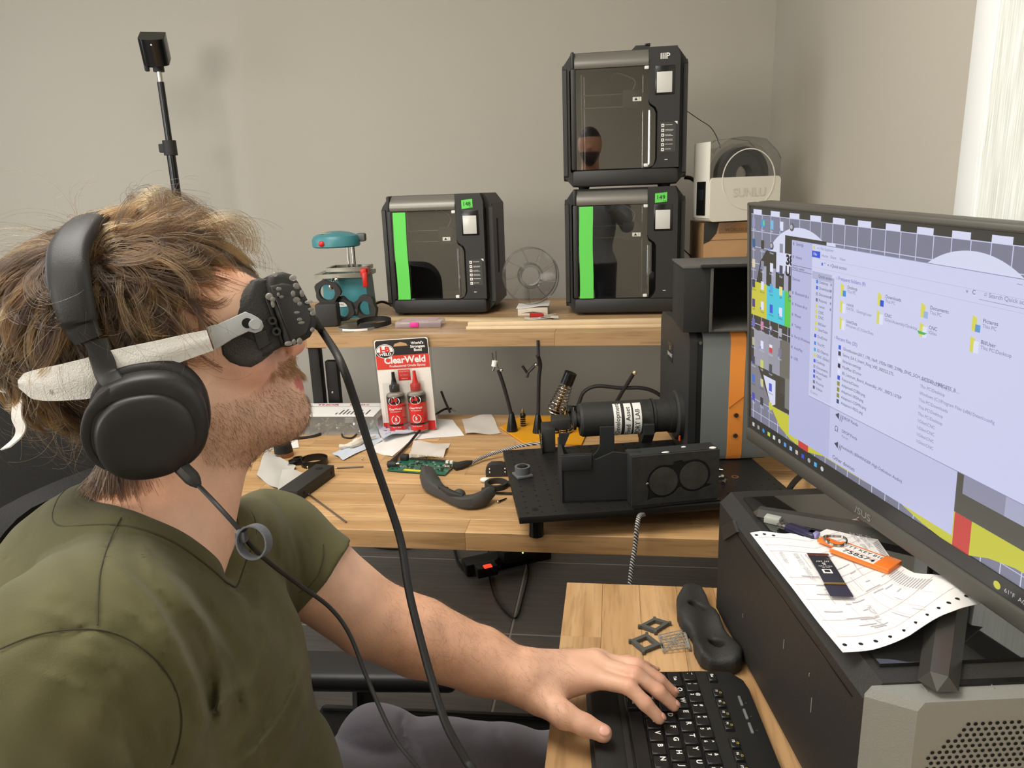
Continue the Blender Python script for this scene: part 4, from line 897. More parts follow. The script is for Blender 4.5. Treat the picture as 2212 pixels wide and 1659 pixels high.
part('block',B().box((-.02,0,.014),(bl3,.048,.028),.0015),K_matte,t);part('hole',B().cyl((.034,0,.0282),(.034,0,.0284),.009,n=24),MC['hole_dark'],t)
for x in (-.075,.045):part('bolt_hole',B().cyl((x,-.0242,.014),(x,-.0246,.014),.004,n=14),MC['hole_dark'],t)
def rod(a,b_,r,label):
    t=thing('hex_rod',label,'rod',tuple((a+b_)/2));m_=STEEL;part('shaft',B().cyl(a+A([0,0,r]),b_+A([0,0,r]),r,n=6),mat('rod_steel','#8d857c',.35,metal=.9),t,world=True);part('ball_end',B().sph(a+A([0,0,r]),r*1.35,10,6),STEEL,t,world=True)
rod(onz(727,1013,BZ),onz(785,1010,BZ),.0024,'short steel hex rod lying right of the long black block')
rod(onz(667,1070,BZ),onz(748,1130,BZ),.0022,'long thin steel hex rod pointing towards the desk front')
for u,v,l in ((665,1013,'tiny steel ball in front of the ring clamp'),(783,995,'tiny screw alone left of the thick cable')):
    p=onz(u,v,BZ);single('small_screw',B().cyl((p[0],p[1],BZ),(p[0],p[1],BZ+.004),.0018,n=8).sph((p[0],p[1],BZ+.005),.0026,8,6),STEEL,l,'screw')
p=onz(1078,1086,BZ);t=thing('ball_screw','small dark screw with steel ball end in front of the curved mask part','screw',(p[0],p[1],BZ),.9)
part('shank',B().cyl((0,0,.003),(.022,0,.003),.0022,.0014,n=8),K_gloss,t);part('ball',B().sph((-.003,0,.0032),.0035,10,8),STEEL,t)
# black cables behind the beard
b=B().tube(cr([onz(560,945,BZ+.02),onz(640,947,BZ+.004),onz(690,938,BZ+.004),onz(712,915,BZ+.01),onz(695,897,BZ+.03),onz(660,898,BZ+.04),onz(600,905,BZ+.03)],8),.0042,8)
single('cable_loop',b,K_rub,'black cable loop on the bench behind the beard','cable')
b=B().tube(cr([onz(738,938,BZ),onz(742,946,BZ),onz(760,948,BZ),onz(772,938,BZ),onz(776,930,BZ)],6)+A([0,0,.003]),.0022,6)
single('cable_tie',b,K_rub,'thin black loop sticking out from under the organiser','cable')
# --- barrel jack cable
t=thing('power_cable','black power cable with angled barrel plug at the circuit board','cable',(0,0,BZ))
P=cr([onz(858,985,BZ+.006),onz(882,960,BZ+.007),onz(900,938,BZ+.012),onz(930,905,BZ+.016),onz(958,885,BZ+.012),onz(975,883,BZ+.006)],8);part('cord',B().tube(P,.0034,8),K_rub,t,world=True)
part('wire_end',B().tube([onz(974,883,BZ+.006),onz(984,888,BZ+.003)],.0026,6),mat('tinned','#cfc4b0',.4),t,world=True)
part('plug',B().tube([onz(858,985,BZ+.007),onz(848,998,BZ+.008),onz(842,1003,BZ+.009)],[.004,.0075,.0085],10).tube([onz(838,1003,BZ+.009),onz(856,1003,BZ+.009)],[.0085,.007],12),K_matte,t,world=True)
part('barrel',B().cyl(onz(850,1003,BZ+.009),onz(862,1002,BZ+.009),.0042,n=12),STEEL,t,world=True)
b=B().tube(cr([ony(953,845,2.0),ony(962,868,2.0),ony(972,890,2.02)],6),.0035,8)
single('hanging_cord',b,K_rub,'short black cord hanging behind the right edge of the epoxy card','cable')
# --- circuit board
p=onz(905,1012,BZ);pa_=onz(838,1020,BZ);pb_=onz(960,1030,BZ);an=math.atan2((pb_-pa_)[1],(pb_-pa_)[0]);
t=thing('circuit_board','green circuit board with gold pin header in the middle of the workbench','circuit board',tuple((pa_+pb_)/2+A([.006,.045,.003])),an)
PCB=mat('pcb_green','#1f5f47',.35,var=.2,vscale=90)
bwid,bdep=.150,.088
part('board',B().prism([(-bwid/2,-bdep/2),(bwid/2,-bdep/2),(bwid/2,bdep/2),(-bwid/2,bdep/2)],0,.0018,0),PCB,t)
part('barrel_socket',B().box((-.062,.030,.009),(.020,.018,.014),.003),K_matte,t)
hd_=part('pin_header',B().box((.0,.036,.004),(.098,.006,.005)),K_matte,t)
pm_=B()
for i in range(30):
    if i%7==6:continue
    pm_.box((-.047+i*.0032,.036,.0105),(.0009,.0009,.010))
part('pins',pm_,mat('gold_pins','#b99a55',.35,metal=.8),hd_,kind='stuff')
cb=B();cw=B()
for i in range(70):
    x,y=random.uniform(-.065,.06),random.uniform(-.036,.028);s=random.choice([.0025,.004,.006]);(cb if random.random()<.55 else cw).box((x,y,.0026),(s,s*random.choice([.5,1]),.002))
part('black_chips',cb,K_matte,t,kind='stuff');part('silver_parts',cw,mat('solder','#a9aba5',.35,metal=.6),t,kind='stuff')
part('usb_socket',B().box((.064,-.0,.0055),(.020,.016,.007),.001),STEEL,t);part('yellow_sticker',B().box((-.012,-.034,.0022),(.045,.010,.0006)),mat('yellow_label','#d6c52f',.6),t)
part('white_sockets',B().box((.052,.030,.005),(.007,.007,.006)).box((.063,.030,.005),(.007,.007,.006)),WHT,t)
# --- usb plug with braided cord to the stage
t=thing('usb_cable','braided cable with a black boxy plug from the stage to the circuit board','cable',(0,0,BZ))
P=cr([onz(1018,1000,BZ+.008),onz(1050,985,BZ+.012),onz(1090,972,BZ+.02),onz(1130,962,BZ+.035),ony(1172,958,1.66),ony(1190,965,1.665)],8);part('cord',B().tube(P,.0042,10),BRD,t,world=True)
part('plug',B().tube([onz(982,1008,BZ+.009),onz(992,1006,BZ+.009),onz(1008,1001,BZ+.009),onz(1020,998,BZ+.009)],[.010,.0105,.008,.0045],8),K_matte,t,world=True);part('white_wrap',B().tube([onz(1062,980,BZ+.0135),onz(1078,976,BZ+.016)],.0046,10),PAPER,t,world=True)
part('probe_wire',B().cyl(onz(984,1008,BZ+.007),onz(966,1015,BZ+.007),.0012,n=6),STEEL,t,world=True)
# --- curved black mask part: a swept, twisting bar with bumps
def sweep(b,pts,wid,hgt,n=12,roll=None,m=0):
    P=cr(pts,6);k=len(P);w_=np.interp(np.linspace(0,1,k),np.linspace(0,1,len(wid)),wid);h_=np.interp(np.linspace(0,1,k),np.linspace(0,1,len(hgt)),hgt)
    T=np.gradient(P,axis=0);T/=np.linalg.norm(T,axis=1)[:,None];V=[]
    for i in range(k):
        s=nrm(np.cross(T[i],[0,0,1]));u=np.cross(s,T[i]);r_=0 if roll is None else np.interp(i/(k-1),np.linspace(0,1,len(roll)),roll)
        for a_ in np.linspace(0,2*PI,n+1)[:-1]:
            c,sn=math.cos(a_),math.sin(a_);c=math.copysign(abs(c)**.6,c);sn=math.copysign(abs(sn)**.6,sn);x,y=c*w_[i],sn*h_[i]
            V.append(P[i]+s*(x*math.cos(r_)-y*math.sin(r_))+u*(x*math.sin(r_)+y*math.cos(r_)))
    f_=[(i*n+a_,i*n+(a_+1)%n,(i+1)*n+(a_+1)%n,(i+1)*n+a_) for i in range(k-1) for a_ in range(n)]+[tuple(range(n))[::-1],tuple(range((k-1)*n,k*n))]
    return b.add(V,f_,m)
CH=mat('charcoal_foam','#3d3b38',.75,bump=.3,bscale=400)
t=thing('curved_mask_part','curved dark grey printed face gasket lying on the workbench by the breadboard','mask part',(0,0,BZ))
part('curve',sweep(B(),[onz(922,1022,BZ+.018),onz(935,1048,BZ+.017),onz(965,1068,BZ+.015),onz(1000,1083,BZ+.015),onz(1035,1080,BZ+.017),onz(1060,1062,BZ+.022)],[.016,.020,.012,.012,.013,.013,.010],[.018,.017,.013,.011,.014,.016,.012],roll=[.3,.2,0,0,.2,.5]),CH,t,world=True)
part('ridge',sweep(B(),[onz(950,1050,BZ+.03),onz(975,1065,BZ+.028),onz(1000,1072,BZ+.027)],[.005,.007,.004],[.004,.006,.003]),K_print,t,world=True)
part('nose_bump',B().sph(onz(992,1068,BZ+.022),(.014,.012,.012),14,10),CH,t,world=True);part('slot',B().sph(onz(958,1054,BZ+.028),(.012,.006,.003),14,6),MC['hole_dark'],t,world=True)
p=onz(1072,1052,BZ);t=thing('ring_mount','flat black ring with side arm tucked at the breadboard edge','ring',(p[0],p[1],BZ),.25)
part('ring',B().lathe([(.019,0),(.026,0),(.026,.012),(.019,.012),(.019,0)],36),K_print,t);part('arm',B().box((.045,0,.008),(.045,.016,.006),.002),K_print,t);part('tail',B().box((-.02,-.03,.006),(.03,.02,.010),.003),K_print,t)
p=onz(1076,1026,BZ);t=thing('arched_bracket','small black arched bracket with two screw pairs left of the breadboard','bracket',(p[0],p[1],BZ),.1)
part('body',B().prism([(-.028,0),(.028,0),(.028,.018),(.022,.027),(.008,.030),(-.014,.030),(-.024,.024),(-.028,.016)],-.012,.012,0,FR(0,0,0)),K_print,t)
for x in (-.018,.018):
    for z in (.012,.02):part('screw_head',B().sph((x,-.0125,z),.0028,10,6),STEEL,t)
p=onz(1048,1042,BZ);single('putty_blob',B().sph((p[0],p[1],BZ+.006),(.012,.009,.006),16,8),mat('white_putty','#dedbd2',.6),'white putty blob left of the flat black ring','putty')
b=B().cyl(onz(1062,1064,BZ+.004),onz(1112,1066,BZ+.004),.0025,n=8);single('black_rod',b,K_gloss,'thin black rod under the breadboard corner beside the ring','rod')
# --- under the bench: adapter, power strip and leads on the floor
p=onz(1110,1205,.02);t=thing('power_adapter','black power adapter with red lit switch on the floor below the workbench','adapter',(p[0],p[1]-.06,0),.5)
part('strip',B().box((0,.05,.025),(.34,.07,.05),.008),K_gloss,t);part('brick',B().box((.02,.0,.075),(.13,.08,.05),.01),K_rub,t)
part('switch_body',B().box((-.11,-.03,.045),(.08,.05,.04),.006),K_gloss,t);part('red_switch',B().box((-.11,-.05,.067),(.03,.02,.006),.002),mat('lit_red','#ff3a22',.3,emit=1.5),t)
part('green_light',B().sph((.03,-.041,.085),.003,8,6),mat('lit_green','#8dff6a',.3,emit=3),t)
def flo(pts,r,label,n=10,z=.006):
    single('floor_cable',B().tube(cr([A(onz(u,v,z)) for u,v in pts],n),r,8),K_rub,label,'cable')
flo([(780,1172),(830,1184),(880,1184),(925,1176),(975,1180),(990,1215),(1015,1240),(1060,1238)],.005,'black lead curving along the floor to the power adapter')
flo([(1055,1180),(1058,1250),(1075,1300),(1112,1336),(1130,1290),(1142,1235),(1135,1210)],.003,'thin black wire hanging in a loop over the floor tiles')
# ================================================================= implicit surfaces (smooth sculpted forms)
class SDF:
    def __init__(s):s.ops=[]
    def rc(s,a,b,ra,rb,k=.01,op='u'):
        a=np.array(a,float);b=np.array(b,float);s.ops.append((op,k,'c',(a,b,ra,rb),(a+b)/2,np.linalg.norm(b-a)/2+max(ra,rb)));return s
    def sp(s,c,r,k=.01,op='u'):return s.rc(c,np.array(c,float)+[0,0,1e-5],r,r,k,op)
    def el(s,c,r,R=None,k=.01,op='u'):
        R=np.eye(3) if R is None else R;s.ops.append((op,k,'e',(np.array(c,float),np.array(r,float),np.array(R,float)),np.array(c,float),max(r)));return s
    def fn(s,f,c,rad,k=.01,op='u'):s.ops.append((op,k,'f',f,np.array(c,float),rad));return s
    def chain(s,pts,rs,k=.01,op='u'):
        for i in range(len(pts)-1):s.rc(pts[i],pts[i+1],rs[i],rs[i+1],k,op)
        return s
    def ev(s,P,cen=None,rad=None):
        d=np.full(len(P),1.,np.float32)
        for op,k,t,a,c,r in s.ops:
            if cen is not None and np.linalg.norm(c-cen)>r*1.15+rad+k+.02:continue
            if t=='c':
                A_,B_,ra,rb=a;ab=B_-A_;h=np.clip(((P-A_)@ab)/(ab@ab),0,1);q=P-A_-h[:,None]*ab;x=np.sqrt((q*q).sum(1))-(ra+(rb-ra)*h)
            elif t=='e':
                q=(P-a[0])@a[2].T;k0=np.sqrt(((q/a[1])**2).sum(1));k1=np.sqrt(((q/a[1]**2)**2).sum(1))+1e-9;x=k0*(k0-1)/k1
            else:x=a(P)
            if op=='u':
                h=np.clip(.5+.5*(d-x)/k,0,1);d=d*(1-h)+x*h-k*h*(1-h)
            elif op=='s':
                h=np.clip(.5-.5*(d+x)/k,0,1);d=d*(1-h)-x*h+k*h*(1-h)
            elif op=='i':d=np.maximum(d,x)
            elif op=='a':d=d+x
        return d
    def mesh(s,lo,hi,h,bs=16):
        lo=np.array(lo,float);n=(np.ceil((np.array(hi)-lo)/h/bs).astype(int))*bs
        Fd=np.ones(n,np.float32)*.5;I=np.stack(np.meshgrid(*[np.arange(bs)]*3,indexing='ij'),-1).reshape(-1,3);half=bs*h*.87
        nb=n//bs;K=np.stack(np.meshgrid(*[np.arange(q) for q in nb],indexing='ij'),-1).reshape(-1,3)
        cen=lo+(K*bs+bs/2)*h;v=s.ev(cen)
        for k,c,val in zip(K,cen,v):
            o=k*bs
            if abs(val)>half*1.6+.012:
                Fd[o[0]:o[0]+bs,o[1]:o[1]+bs,o[2]:o[2]+bs]=val;continue
            Fd[o[0]:o[0]+bs,o[1]:o[1]+bs,o[2]:o[2]+bs]=s.ev(lo+(o+I)*h,c,half).reshape(bs,bs,bs)
        sg=Fd<0;N=n-1
        cnt=np.zeros(N,np.int8)
        for dx in (0,1):
            for dy in (0,1):
                for dz2 in (0,1):cnt+=sg[dx:dx+N[0],dy:dy+N[1],dz2:dz2+N[2]]
        cell=(cnt>0)&(cnt<8);ids=-np.ones(N,np.int64);C=np.argwhere(cell);ids[cell]=np.arange(len(C))
        acc=np.zeros((len(C),3));w=np.zeros(len(C))
        cor=[(a,b,c) for a in (0,1) for b in (0,1) for c in (0,1)]
        for a in cor:
            for ax in range(3):
                if a[ax]:continue
                b=list(a);b[ax]=1;pa=C+a;pb=C+b;fa=Fd[pa[:,0],pa[:,1],pa[:,2]];fb=Fd[pb[:,0],pb[:,1],pb[:,2]]
                m=(fa<0)!=(fb<0);t=np.where(m,fa/(fa-fb+1e-12),0);q=np.array(a)+np.zeros((len(C),3));q[:,ax]+=t;acc[m]+=q[m];w[m]+=1
        V=lo+(C+acc/np.maximum(w,1)[:,None])*h;Fc=[]
        for ax in range(3):
            u,v_=[(1,2),(2,0),(0,1)][ax]
            s0=[slice(None)]*3;s1=[slice(None)]*3;s0[ax]=slice(0,-1);s1[ax]=slice(1,None)
            e=sg[tuple(s0)]!=sg[tuple(s1)];E=np.argwhere(e);ok=(E[:,u]>0)&(E[:,v_]>0)&(E[:,u]<N[u])&(E[:,v_]<N[v_])&(E[:,ax]<N[ax]);E=E[ok]
            fl=sg[tuple(E.T)]
            q=[]
            for du,dv in ((0,0),(-1,0),(-1,-1),(0,-1)):
                G=E.copy();G[:,u]+=du;G[:,v_]+=dv;q.append(ids[G[:,0],G[:,1],G[:,2]])
            q=np.stack(q,1);q[~fl]=q[~fl][:,::-1];Fc.append(q)
        return V,np.vstack(Fc)
def fastmesh(name,V,Fq,mats,parent=None,smooth=2,label=None):
    """numpy quads -> object, with a little laplacian relaxing"""
    if smooth:
        e=np.vstack([Fq[:,[0,1]],Fq[:,[1,2]],Fq[:,[2,3]],Fq[:,[3,0]]]);e=np.vstack([e,e[:,::-1]])
        dg=np.bincount(e[:,0],minlength=len(V)).astype(float)
        for it in range(smooth):
            for lam in (.5,-.52) :
                L_=np.stack([np.bincount(e[:,0],V[e[:,1],k],len(V)) for k in range(3)],1)/np.maximum(dg,1)[:,None]-V;V=V+lam*L_
    inv=MW[parent.name].inverted() if parent is not None else None
    Vw=V
    if inv is not None:A_=np.array(inv);V=V@A_[:3,:3].T+A_[:3,3]
    me=bpy.data.meshes.new(name);me.vertices.add(len(V));me.vertices.foreach_set('co',V.ravel().astype(np.float32))
    me.loops.add(Fq.size);me.loops.foreach_set('vertex_index',Fq.ravel().astype(np.int32));me.polygons.add(len(Fq));me.polygons.foreach_set('loop_start',np.arange(0,Fq.size,4,dtype=np.int32))
    me.polygons.foreach_set('use_smooth',np.ones(len(Fq),bool));me.update(calc_edges=True);me.validate()
    for m in (mats if isinstance(mats,(list,tuple)) else [mats]):me.materials.append(m)
    o=bpy.data.objects.new(name,me);COL.objects.link(o)
    if parent is not None:o.parent=parent;MW[o.name]=MW[parent.name]
    if label:o['label']=label
    return o,Vw
def px(P):
    """world points -> photo pixels (for choosing where a feature lies on a surface)"""
    c=(np.asarray(P)-C0)@W;return np.stack([CX+F*c[:,0]/c[:,2],CY+F*c[:,1]/c[:,2],c[:,2]],1)
def inpoly(P,poly):
    x,y=P[:,0],P[:,1];r=np.zeros(len(P),bool);n=len(poly)
    for i in range(n):
        x1,y1=poly[i];x2,y2=poly[(i+1)%n]
        if y1==y2:continue
        r^=((y1>y)!=(y2>y))&(x<(x2-x1)*(y-y1)/(y2-y1)+x1)
    return r
def polydist(P,pl):
    """pixel distance to a polyline"""
    d=np.full(len(P),1e9)
    for a,b in zip(pl[:-1],pl[1:]):
        a=np.array(a,float);b=np.array(b,float);ab=b-a;h=np.clip(((P[:,:2]-a)@ab)/(ab@ab+1e-9),0,1);q=P[:,:2]-a-h[:,None]*ab;d=np.minimum(d,np.hypot(q[:,0],q[:,1]))
    return d
def strands(name,P,rad,mat_,parent,tipf=.4,label=None):
    """P: n x k x 3 world points"""
    n,k=P.shape[:2];A_=np.array(MW[parent.name].inverted());Q=P.reshape(-1,3)@A_[:3,:3].T+A_[:3,3]
    cv=bpy.data.hair_curves.new(name);cv.add_curves([k]*n);cv.attributes['position'].data.foreach_set('vector',Q.ravel().astype(np.float32))
    at=cv.attributes.get('radius') or cv.attributes.new('radius','FLOAT','POINT')
    r_=np.linspace(1,tipf,k)[None,:]*(rad*np.ones(n) if np.isscalar(rad) else rad)[:,None];at.data.foreach_set('value',r_.ravel().astype(np.float32))
    cv.materials.append(mat_);o=bpy.data.objects.new(name,cv);COL.objects.link(o);o.parent=parent;MW[o.name]=MW[parent.name]
    if label:o['label']=label
    return o
# ================================================================= computer lying on its side on the side desk
A=np.array
pang=math.radians(9);ph_=.20
pc_=thing('computer_tower','large black computer tower lying on its side with glass panel up and grey mesh front','computer',(.223,.612,dz+.001),pang)
PCB_=mat('pc_black','#2b2926',.5,bump=.25,bscale=500);PGR=mat('pc_grey','#85857d',.5,bump=.2,bscale=700)
pw,pl=.372,.440
part('case',B().prism([(.0,.010),(.006,0),(pw-.006,0),(pw,.010),(pw,ph_-.012),(pw-.012,ph_),(.016,ph_),(0,ph_-.016)],-pl,0,0,basis((0,0,0),(1,0,0),(0,0,1))),PCB_,pc_,ang=20)
gl=mat('smoked_glass','#1b1b19',.06,spec=.5,coat=1)
part('glass_panel',B().prism([(.024,.022),(pw-.02,.022),(pw-.02,pl-.03),(.024,pl-.03)],ph_,ph_+.004,0),gl,pc_)
part('side_facet',B().prism([(-.002,.10),(-.002,.16),(-.002,.13)],0,.001,0) if False else B().prism([(pl-.09,ph_-.02),(pl-.035,ph_-.06),(pl-.02,ph_-.045),(pl-.07,ph_-.012)],0,.004,0,basis((.0,0,0),(0,1,0),(0,0,1))@TR(0,0,-.004)),mat('pc_facet','#33312e',.4),pc_)
part('side_seam',B().box((-.0004,.20,ph_-.028),(.001,.36,.0012)),K_gloss,pc_)
# front bezel: chamfered shell in front of the case
fy=-.026
pl2=[(.0,0),(-.002,-.004),(.034,fy),(pw-.034,fy),(pw,-.004),(pw,0)]
def ring(sx,z,ins):return [(x+(ins if x<pw/2 else -ins),y*(1-ins*4) if y<-.01 else y,z) for x,y in pl2]
V=[ring(1,.006,.012),ring(1,.02,.0),ring(1,ph_-.010,.0),ring(1,ph_-.002,.006)]
n=len(pl2);vv=[q for r_ in V for q in r_];ff=[]
for k in range(3):
    for i in range(n-1):ff.append((k*n+i,k*n+i+1,(k+1)*n+i+1,(k+1)*n+i))
ff+=[tuple(range(n))[::-1],tuple(range(3*n,4*n))]+[(k*n+n-1,k*n,(k+1)*n,(k+1)*n+n-1) for k in range(3)]
fbz=part('front_bezel',B().add(vv,ff),PGR,pc_,ang=20)
part('bezel_gap',B().box((pw/2+.02,-.004,ph_-.001),(pw-.10,.006,.003)),K_gloss,pc_)
b=B();dk=MC['hole_black']
for j in range(29):
    for i in range(44):
        x=.048+i*.0064+(.0032 if j%2 else 0);z=.018+j*.0056
        if x<pw-.062 and z<ph_-.018 and (x-.06)+(ph_-.018-z)>.026:b.add([(x+.0019*math.cos(a_),fy-.0006,z+.0019*math.sin(a_)) for a_ in np.linspace(0,2*PI,9)[:-1]],[tuple(range(8))])
part('mesh_holes',b,dk,fbz,kind='stuff')
b=B()
for i in range(5):b.box((.05+i*.06,-.0065,ph_-.0025),(.0008,.01,.003))
part('gap_ribs',b,PGR,fbz,kind='stuff')
sb=B()
for (y,z,l) in ((.18,.12,.012),(.10,.10,.018),(.32,.07,.006),(.11,.13,.004)):sb.box((-.0006,y,z),(.0005,.001,l),0,0,TR(0,0,0))
part('scratches',sb,mat('scratch_grey','#8d8a80',.5),pc_,kind='stuff')
PZ=dz+.001+ph_+.004
# ================================================================= monitor
e=nrm(-ray(774,359));nn_=nrm(np.cross(ray(1617,437),ray(1617,946)));f_up=nrm(np.cross(e,nn_));f_up=f_up if f_up[2]>0 else -f_up
MO=A([.21,1.153,.970]);Mm=basis(MO,e,f_up);MWd,MHt=.616,.365
mn=thing('monitor','large black widescreen monitor with lit desktop standing over the computer tower','monitor',M=Mm)
MBZ=mat('bezel_black','#4b4942',.5)
part('rear_shell',B().box((MWd/2,MHt/2,-.022),(MWd,MHt,.030),.006),MBZ,mn)
part('rear_bulge',B().box((MWd/2,MHt/2,-.05),(.34,.2,.03),.012),MBZ,mn)
part('bottom_bezel',B().box((MWd/2,.0095,-.004),(MWd,.021,.020),.004),MBZ,mn)
part('side_bezel',B().box((.003,MHt/2,-.004),(.006,MHt,.014),.002).box((MWd-.003,MHt/2,-.004),(.006,MHt,.014),.002).box((MWd/2,MHt-.0025,-.004),(MWd,.005,.014),.002),MBZ,mn)
part('badge_lettering',B().text('/SUS',.0125,TR(.290,.0095,.0064),bold=.02,sx=1.25),mat('badge_silver','#8f8d86',.35,metal=.4),mn)
EM={}
def em(h,s=.62):
    k=(h,s)
    if k not in EM:
        m=bpy.data.materials.new('screen_'+h.strip('#'));m.use_nodes=True;nt=m.node_tree;p=nt.nodes['Principled BSDF'];c=lin(h)
        p.inputs['Base Color'].default_value=(.01,.01,.01,1);p.inputs['Roughness'].default_value=.35;p.inputs['Emission Color'].default_value=c;p.inputs['Emission Strength'].default_value=s*1.45
        EM[k]=m
    return EM[k]
class Scr:
    def __init__(s):s.b=B();s.ms=[];s.ix={}
    def i(s,h):
        if h not in s.ix:s.ix[h]=len(s.ms);s.ms.append(em(h))
        return s.ix[h]
    def r(s,x0,x1,y0,y1,h,z):s.b.add([(x0,y0,z),(x1,y0,z),(x1,y1,z),(x0,y1,z)],[(0,1,2,3)],s.i(h))
    def p(s,pts,h,z):s.b.add([(x,y,z) for x,y in pts],[tuple(range(len(pts)))],s.i(h))
    def t(s,x,y,txt,size,h,z=.0016,bold=0,al='LEFT'):s.b.text(txt,size,TR(x,y,z),s.i(h),bold,al)
X0,X1,Y0,Y1=.006,MWd-.006,.020,MHt-.005
s=Scr();DK='#3b3a33';GY='#7b7c90';WH='#d5d8f0';LV='#c3c6e2'
s.r(X0,X1,Y0,Y1,DK,.0002)
s.r(.009,X1-.003,.04,.3495,GY,.0004)
for k in range(13):
    x=.0155+k*.0468;s.r(x,x+.0228,.3525-.003,.3565,WH,.0008)
for k in range(26):s.r(.0155+k*.0234-.0006,.0155+k*.0234+.0006,.04,.3495,LV,.0005)
for y in (.3495,.326,.3035,.280,.256,.20,.19,.119,.095,.072,.052):s.r(.009,X1-.003,y-.0005,y+.0005,LV,.0005)
s.r(.009,.121,.129,.203,DK,.0006)
for k in range(5):s.r(.0155+k*.0234-.0005,.0155+k*.0234+.0005,.18,.203,LV,.0007)
s.r(.01,.121,.1905,.1915,LV,.0007)
def circle(cx,cy,r,h,z,a0=0,a1=2*PI,n=64):s.p([(cx+r*math.cos(a),cy+r*math.sin(a)) for a in np.linspace(a0,a1,n)],h,z)
circle(.135,.238,.101,WH,.0007,.0,PI);circle(.418,.238,.102,WH,.0007,0,PI)
s.p([(.024,.252),(.035,.284),(.052,.302),(.078,.302),(.078,.283),(.092,.283),(.092,.275),(.121,.275),(.121,.252)],DK,.0009)
s.r(.078,.121,.275,.302,WH,.00095);s.r(.0995,.200,.303,.327,DK,.001);s.r(.192,.21,.300,.3265,WH,.00105)
s.t(.103,.2945,'38',.018,'#1d1d24',.0014,.05);s.t(.102,.2795,'UHF',.0175,'#1d1d24',.0014,.05)
for x in (.041,.066,.098):s.r(x,x+.011,.252,.279,'#a3a4bd',.001)
s.p([(.017,.2535),(.012,.24),(.010,.2035),(.054,.2035),(.054,.2535)],'#c9c440',.0011);s.r(.054,.1005,.2035,.2525,'#45c6da',.0011);s.r(.1005,.30,.2035,.2525,'#5ac54b',.0011)
s.r(.018,.091,.128,.182,'#9a9aa8',.0011)
for k in range(14):s.r(.060+k*.0022,.0608+k*.0022,.129,.180,'#8b8b96',.00115)
s.r(.092,.125,.104,.183,'#6a6962',.0011);s.r(.105,.125,.085,.13,'#7a7a78',.0012)
s.p([(.03,.128),(.121,.128),(.121,.079),(.068,.0765),(.05,.10)],DK,.0011)
s.p([(.046,.118),(.080,.118),(.080,.082),(.068,.076),(.055,.10)],WH,.0012);s.p([(.009,.128),(.03,.128),(.05,.10),(.068,.076),(.009,.076)],'#7d7c85',.00105)
s.p([(.066,.0775),(.122,.0775),(.141,.048),(.141,.041),(.12,.043),(.093,.052)],'#c6c53f',.0013)
s.r(.1415,.165,.040,.0495,'#c8443e',.0013);s.p([(.165,.0495),(.30,.0495),(.25,.0485),(.2,.0485),(.165,.0405)],'#c6c53f',.0013)
s.p([(.35,.049),(.38,.0425),(.425,.0375),(.425,.0775),(.36,.0775)],'#c6c53f',.0013);s.r(.4245,.4465,.037,.0775,'#c8443e',.0014)
s.p([(.4465,.0395),(.47,.0495),(.50,.056),(.55,.0575),(.55,.0775),(.4465,.0775)],'#c6c53f',.0014)
s.r(.42,.56,.0775,.1215,'#55534a',.0012);s.r(.4315,.482,.101,.122,'#8f8fa6',.0013);s.r(.482,.56,.101,.122,'#a9aac6',.0013)
# settings window, explorer window
s.r(.1175,.4235,.050,.3225,'#c2c4e6',.0018);s.r(.1175,.2120,.050,.3225,'#b5b8de',.0019)
s.r(.1645,.5955,.1225,.3225,'#cdd0ee',.0022);s.r(.1645,.2125,.1245,.285,'#c6c9e8',.0023);s.r(.166,.207,.279,.2885,'#aeb2d2',.0024);s.r(.2085,.2115,.16,.285,'#a5a8c8',.0024)
s.r(.1645,.5955,.3222,.3229,'#8d90ae',.0024);s.r(.1645,.5955,.1218,.1225,'#8d90ae',.0024);s.r(.1645,.1820,.3060,.3140,'#2f52d0',.0025)
for y in (.3055,.2935):s.r(.1645,.5955,y-.0002,y+.0002,'#b5b8d6',.0025)
T='#454860';TL='#7f83a0';TZ=.0028
s.t(.168,.310,'File',.0052,'#e8eaff',TZ);s.t(.1855,.310,'Home',.0052,TL,TZ);s.t(.203,.310,'Share',.0052,TL,TZ);s.t(.2215,.310,'View',.0052,TL,TZ);s.t(.176,.318,'▪ | File Explorer',.005,TL,TZ)
s.r(.1675,.1710,.3165,.3200,'#d3cf5a',TZ);s.t(.190,.3000,'↑  ▪ › Quick access',.0056,T,TZ);s.t(.180,.2838,'Quick access',.0055,T,TZ)
s.r(.1855,.1885,.2978,.3012,'#3a63d8',TZ)
for k,(y,w_,c) in enumerate(zip((.2765,.269,.2612,.2535,.246,.2385,.232,.2235,.216,.2068,.197,.1885,.181,.1735,.166,.1595,.1525,.145,.1375),('Desktop','Downloads','Documents','Pictures','runnit','CNC','CNC','BillUser','UserData','OneDrive','This PC','3D Objects','CNC (Giles)','Desktop','Documents','Downloads','Music','Pictures','Videos'),('#3a86dc','#3a63d8','#9a9fbc','#6d728e','#d3cf5a','#d3cf5a','#d3cf5a','#d3cf5a','#d3cf5a','#2f52d0','#3a86dc','#39a5cf','#d3cf5a','#3a63d8','#9a9fbc','#3a52d8','#3a52d8','#6d728e','#50536a'))):
    x=.1755 if k<9 else .1745;s.r(x,x+.0042,y-.0022,y+.0022,c,TZ);s.t(x+.0065,y,w_,.0052,T,TZ)
    if k<5:s.t(.204,y,'♦',.004,TL,TZ)
s.t(.1685,.1295,'35 items',.0048,TL,TZ)
s.t(.2165,.2868,'› Frequent folders (9)',.0062,'#5e5fae',TZ);s.t(.2165,.2140,'› Recent files (20)',.0062,'#5e5fae',TZ)
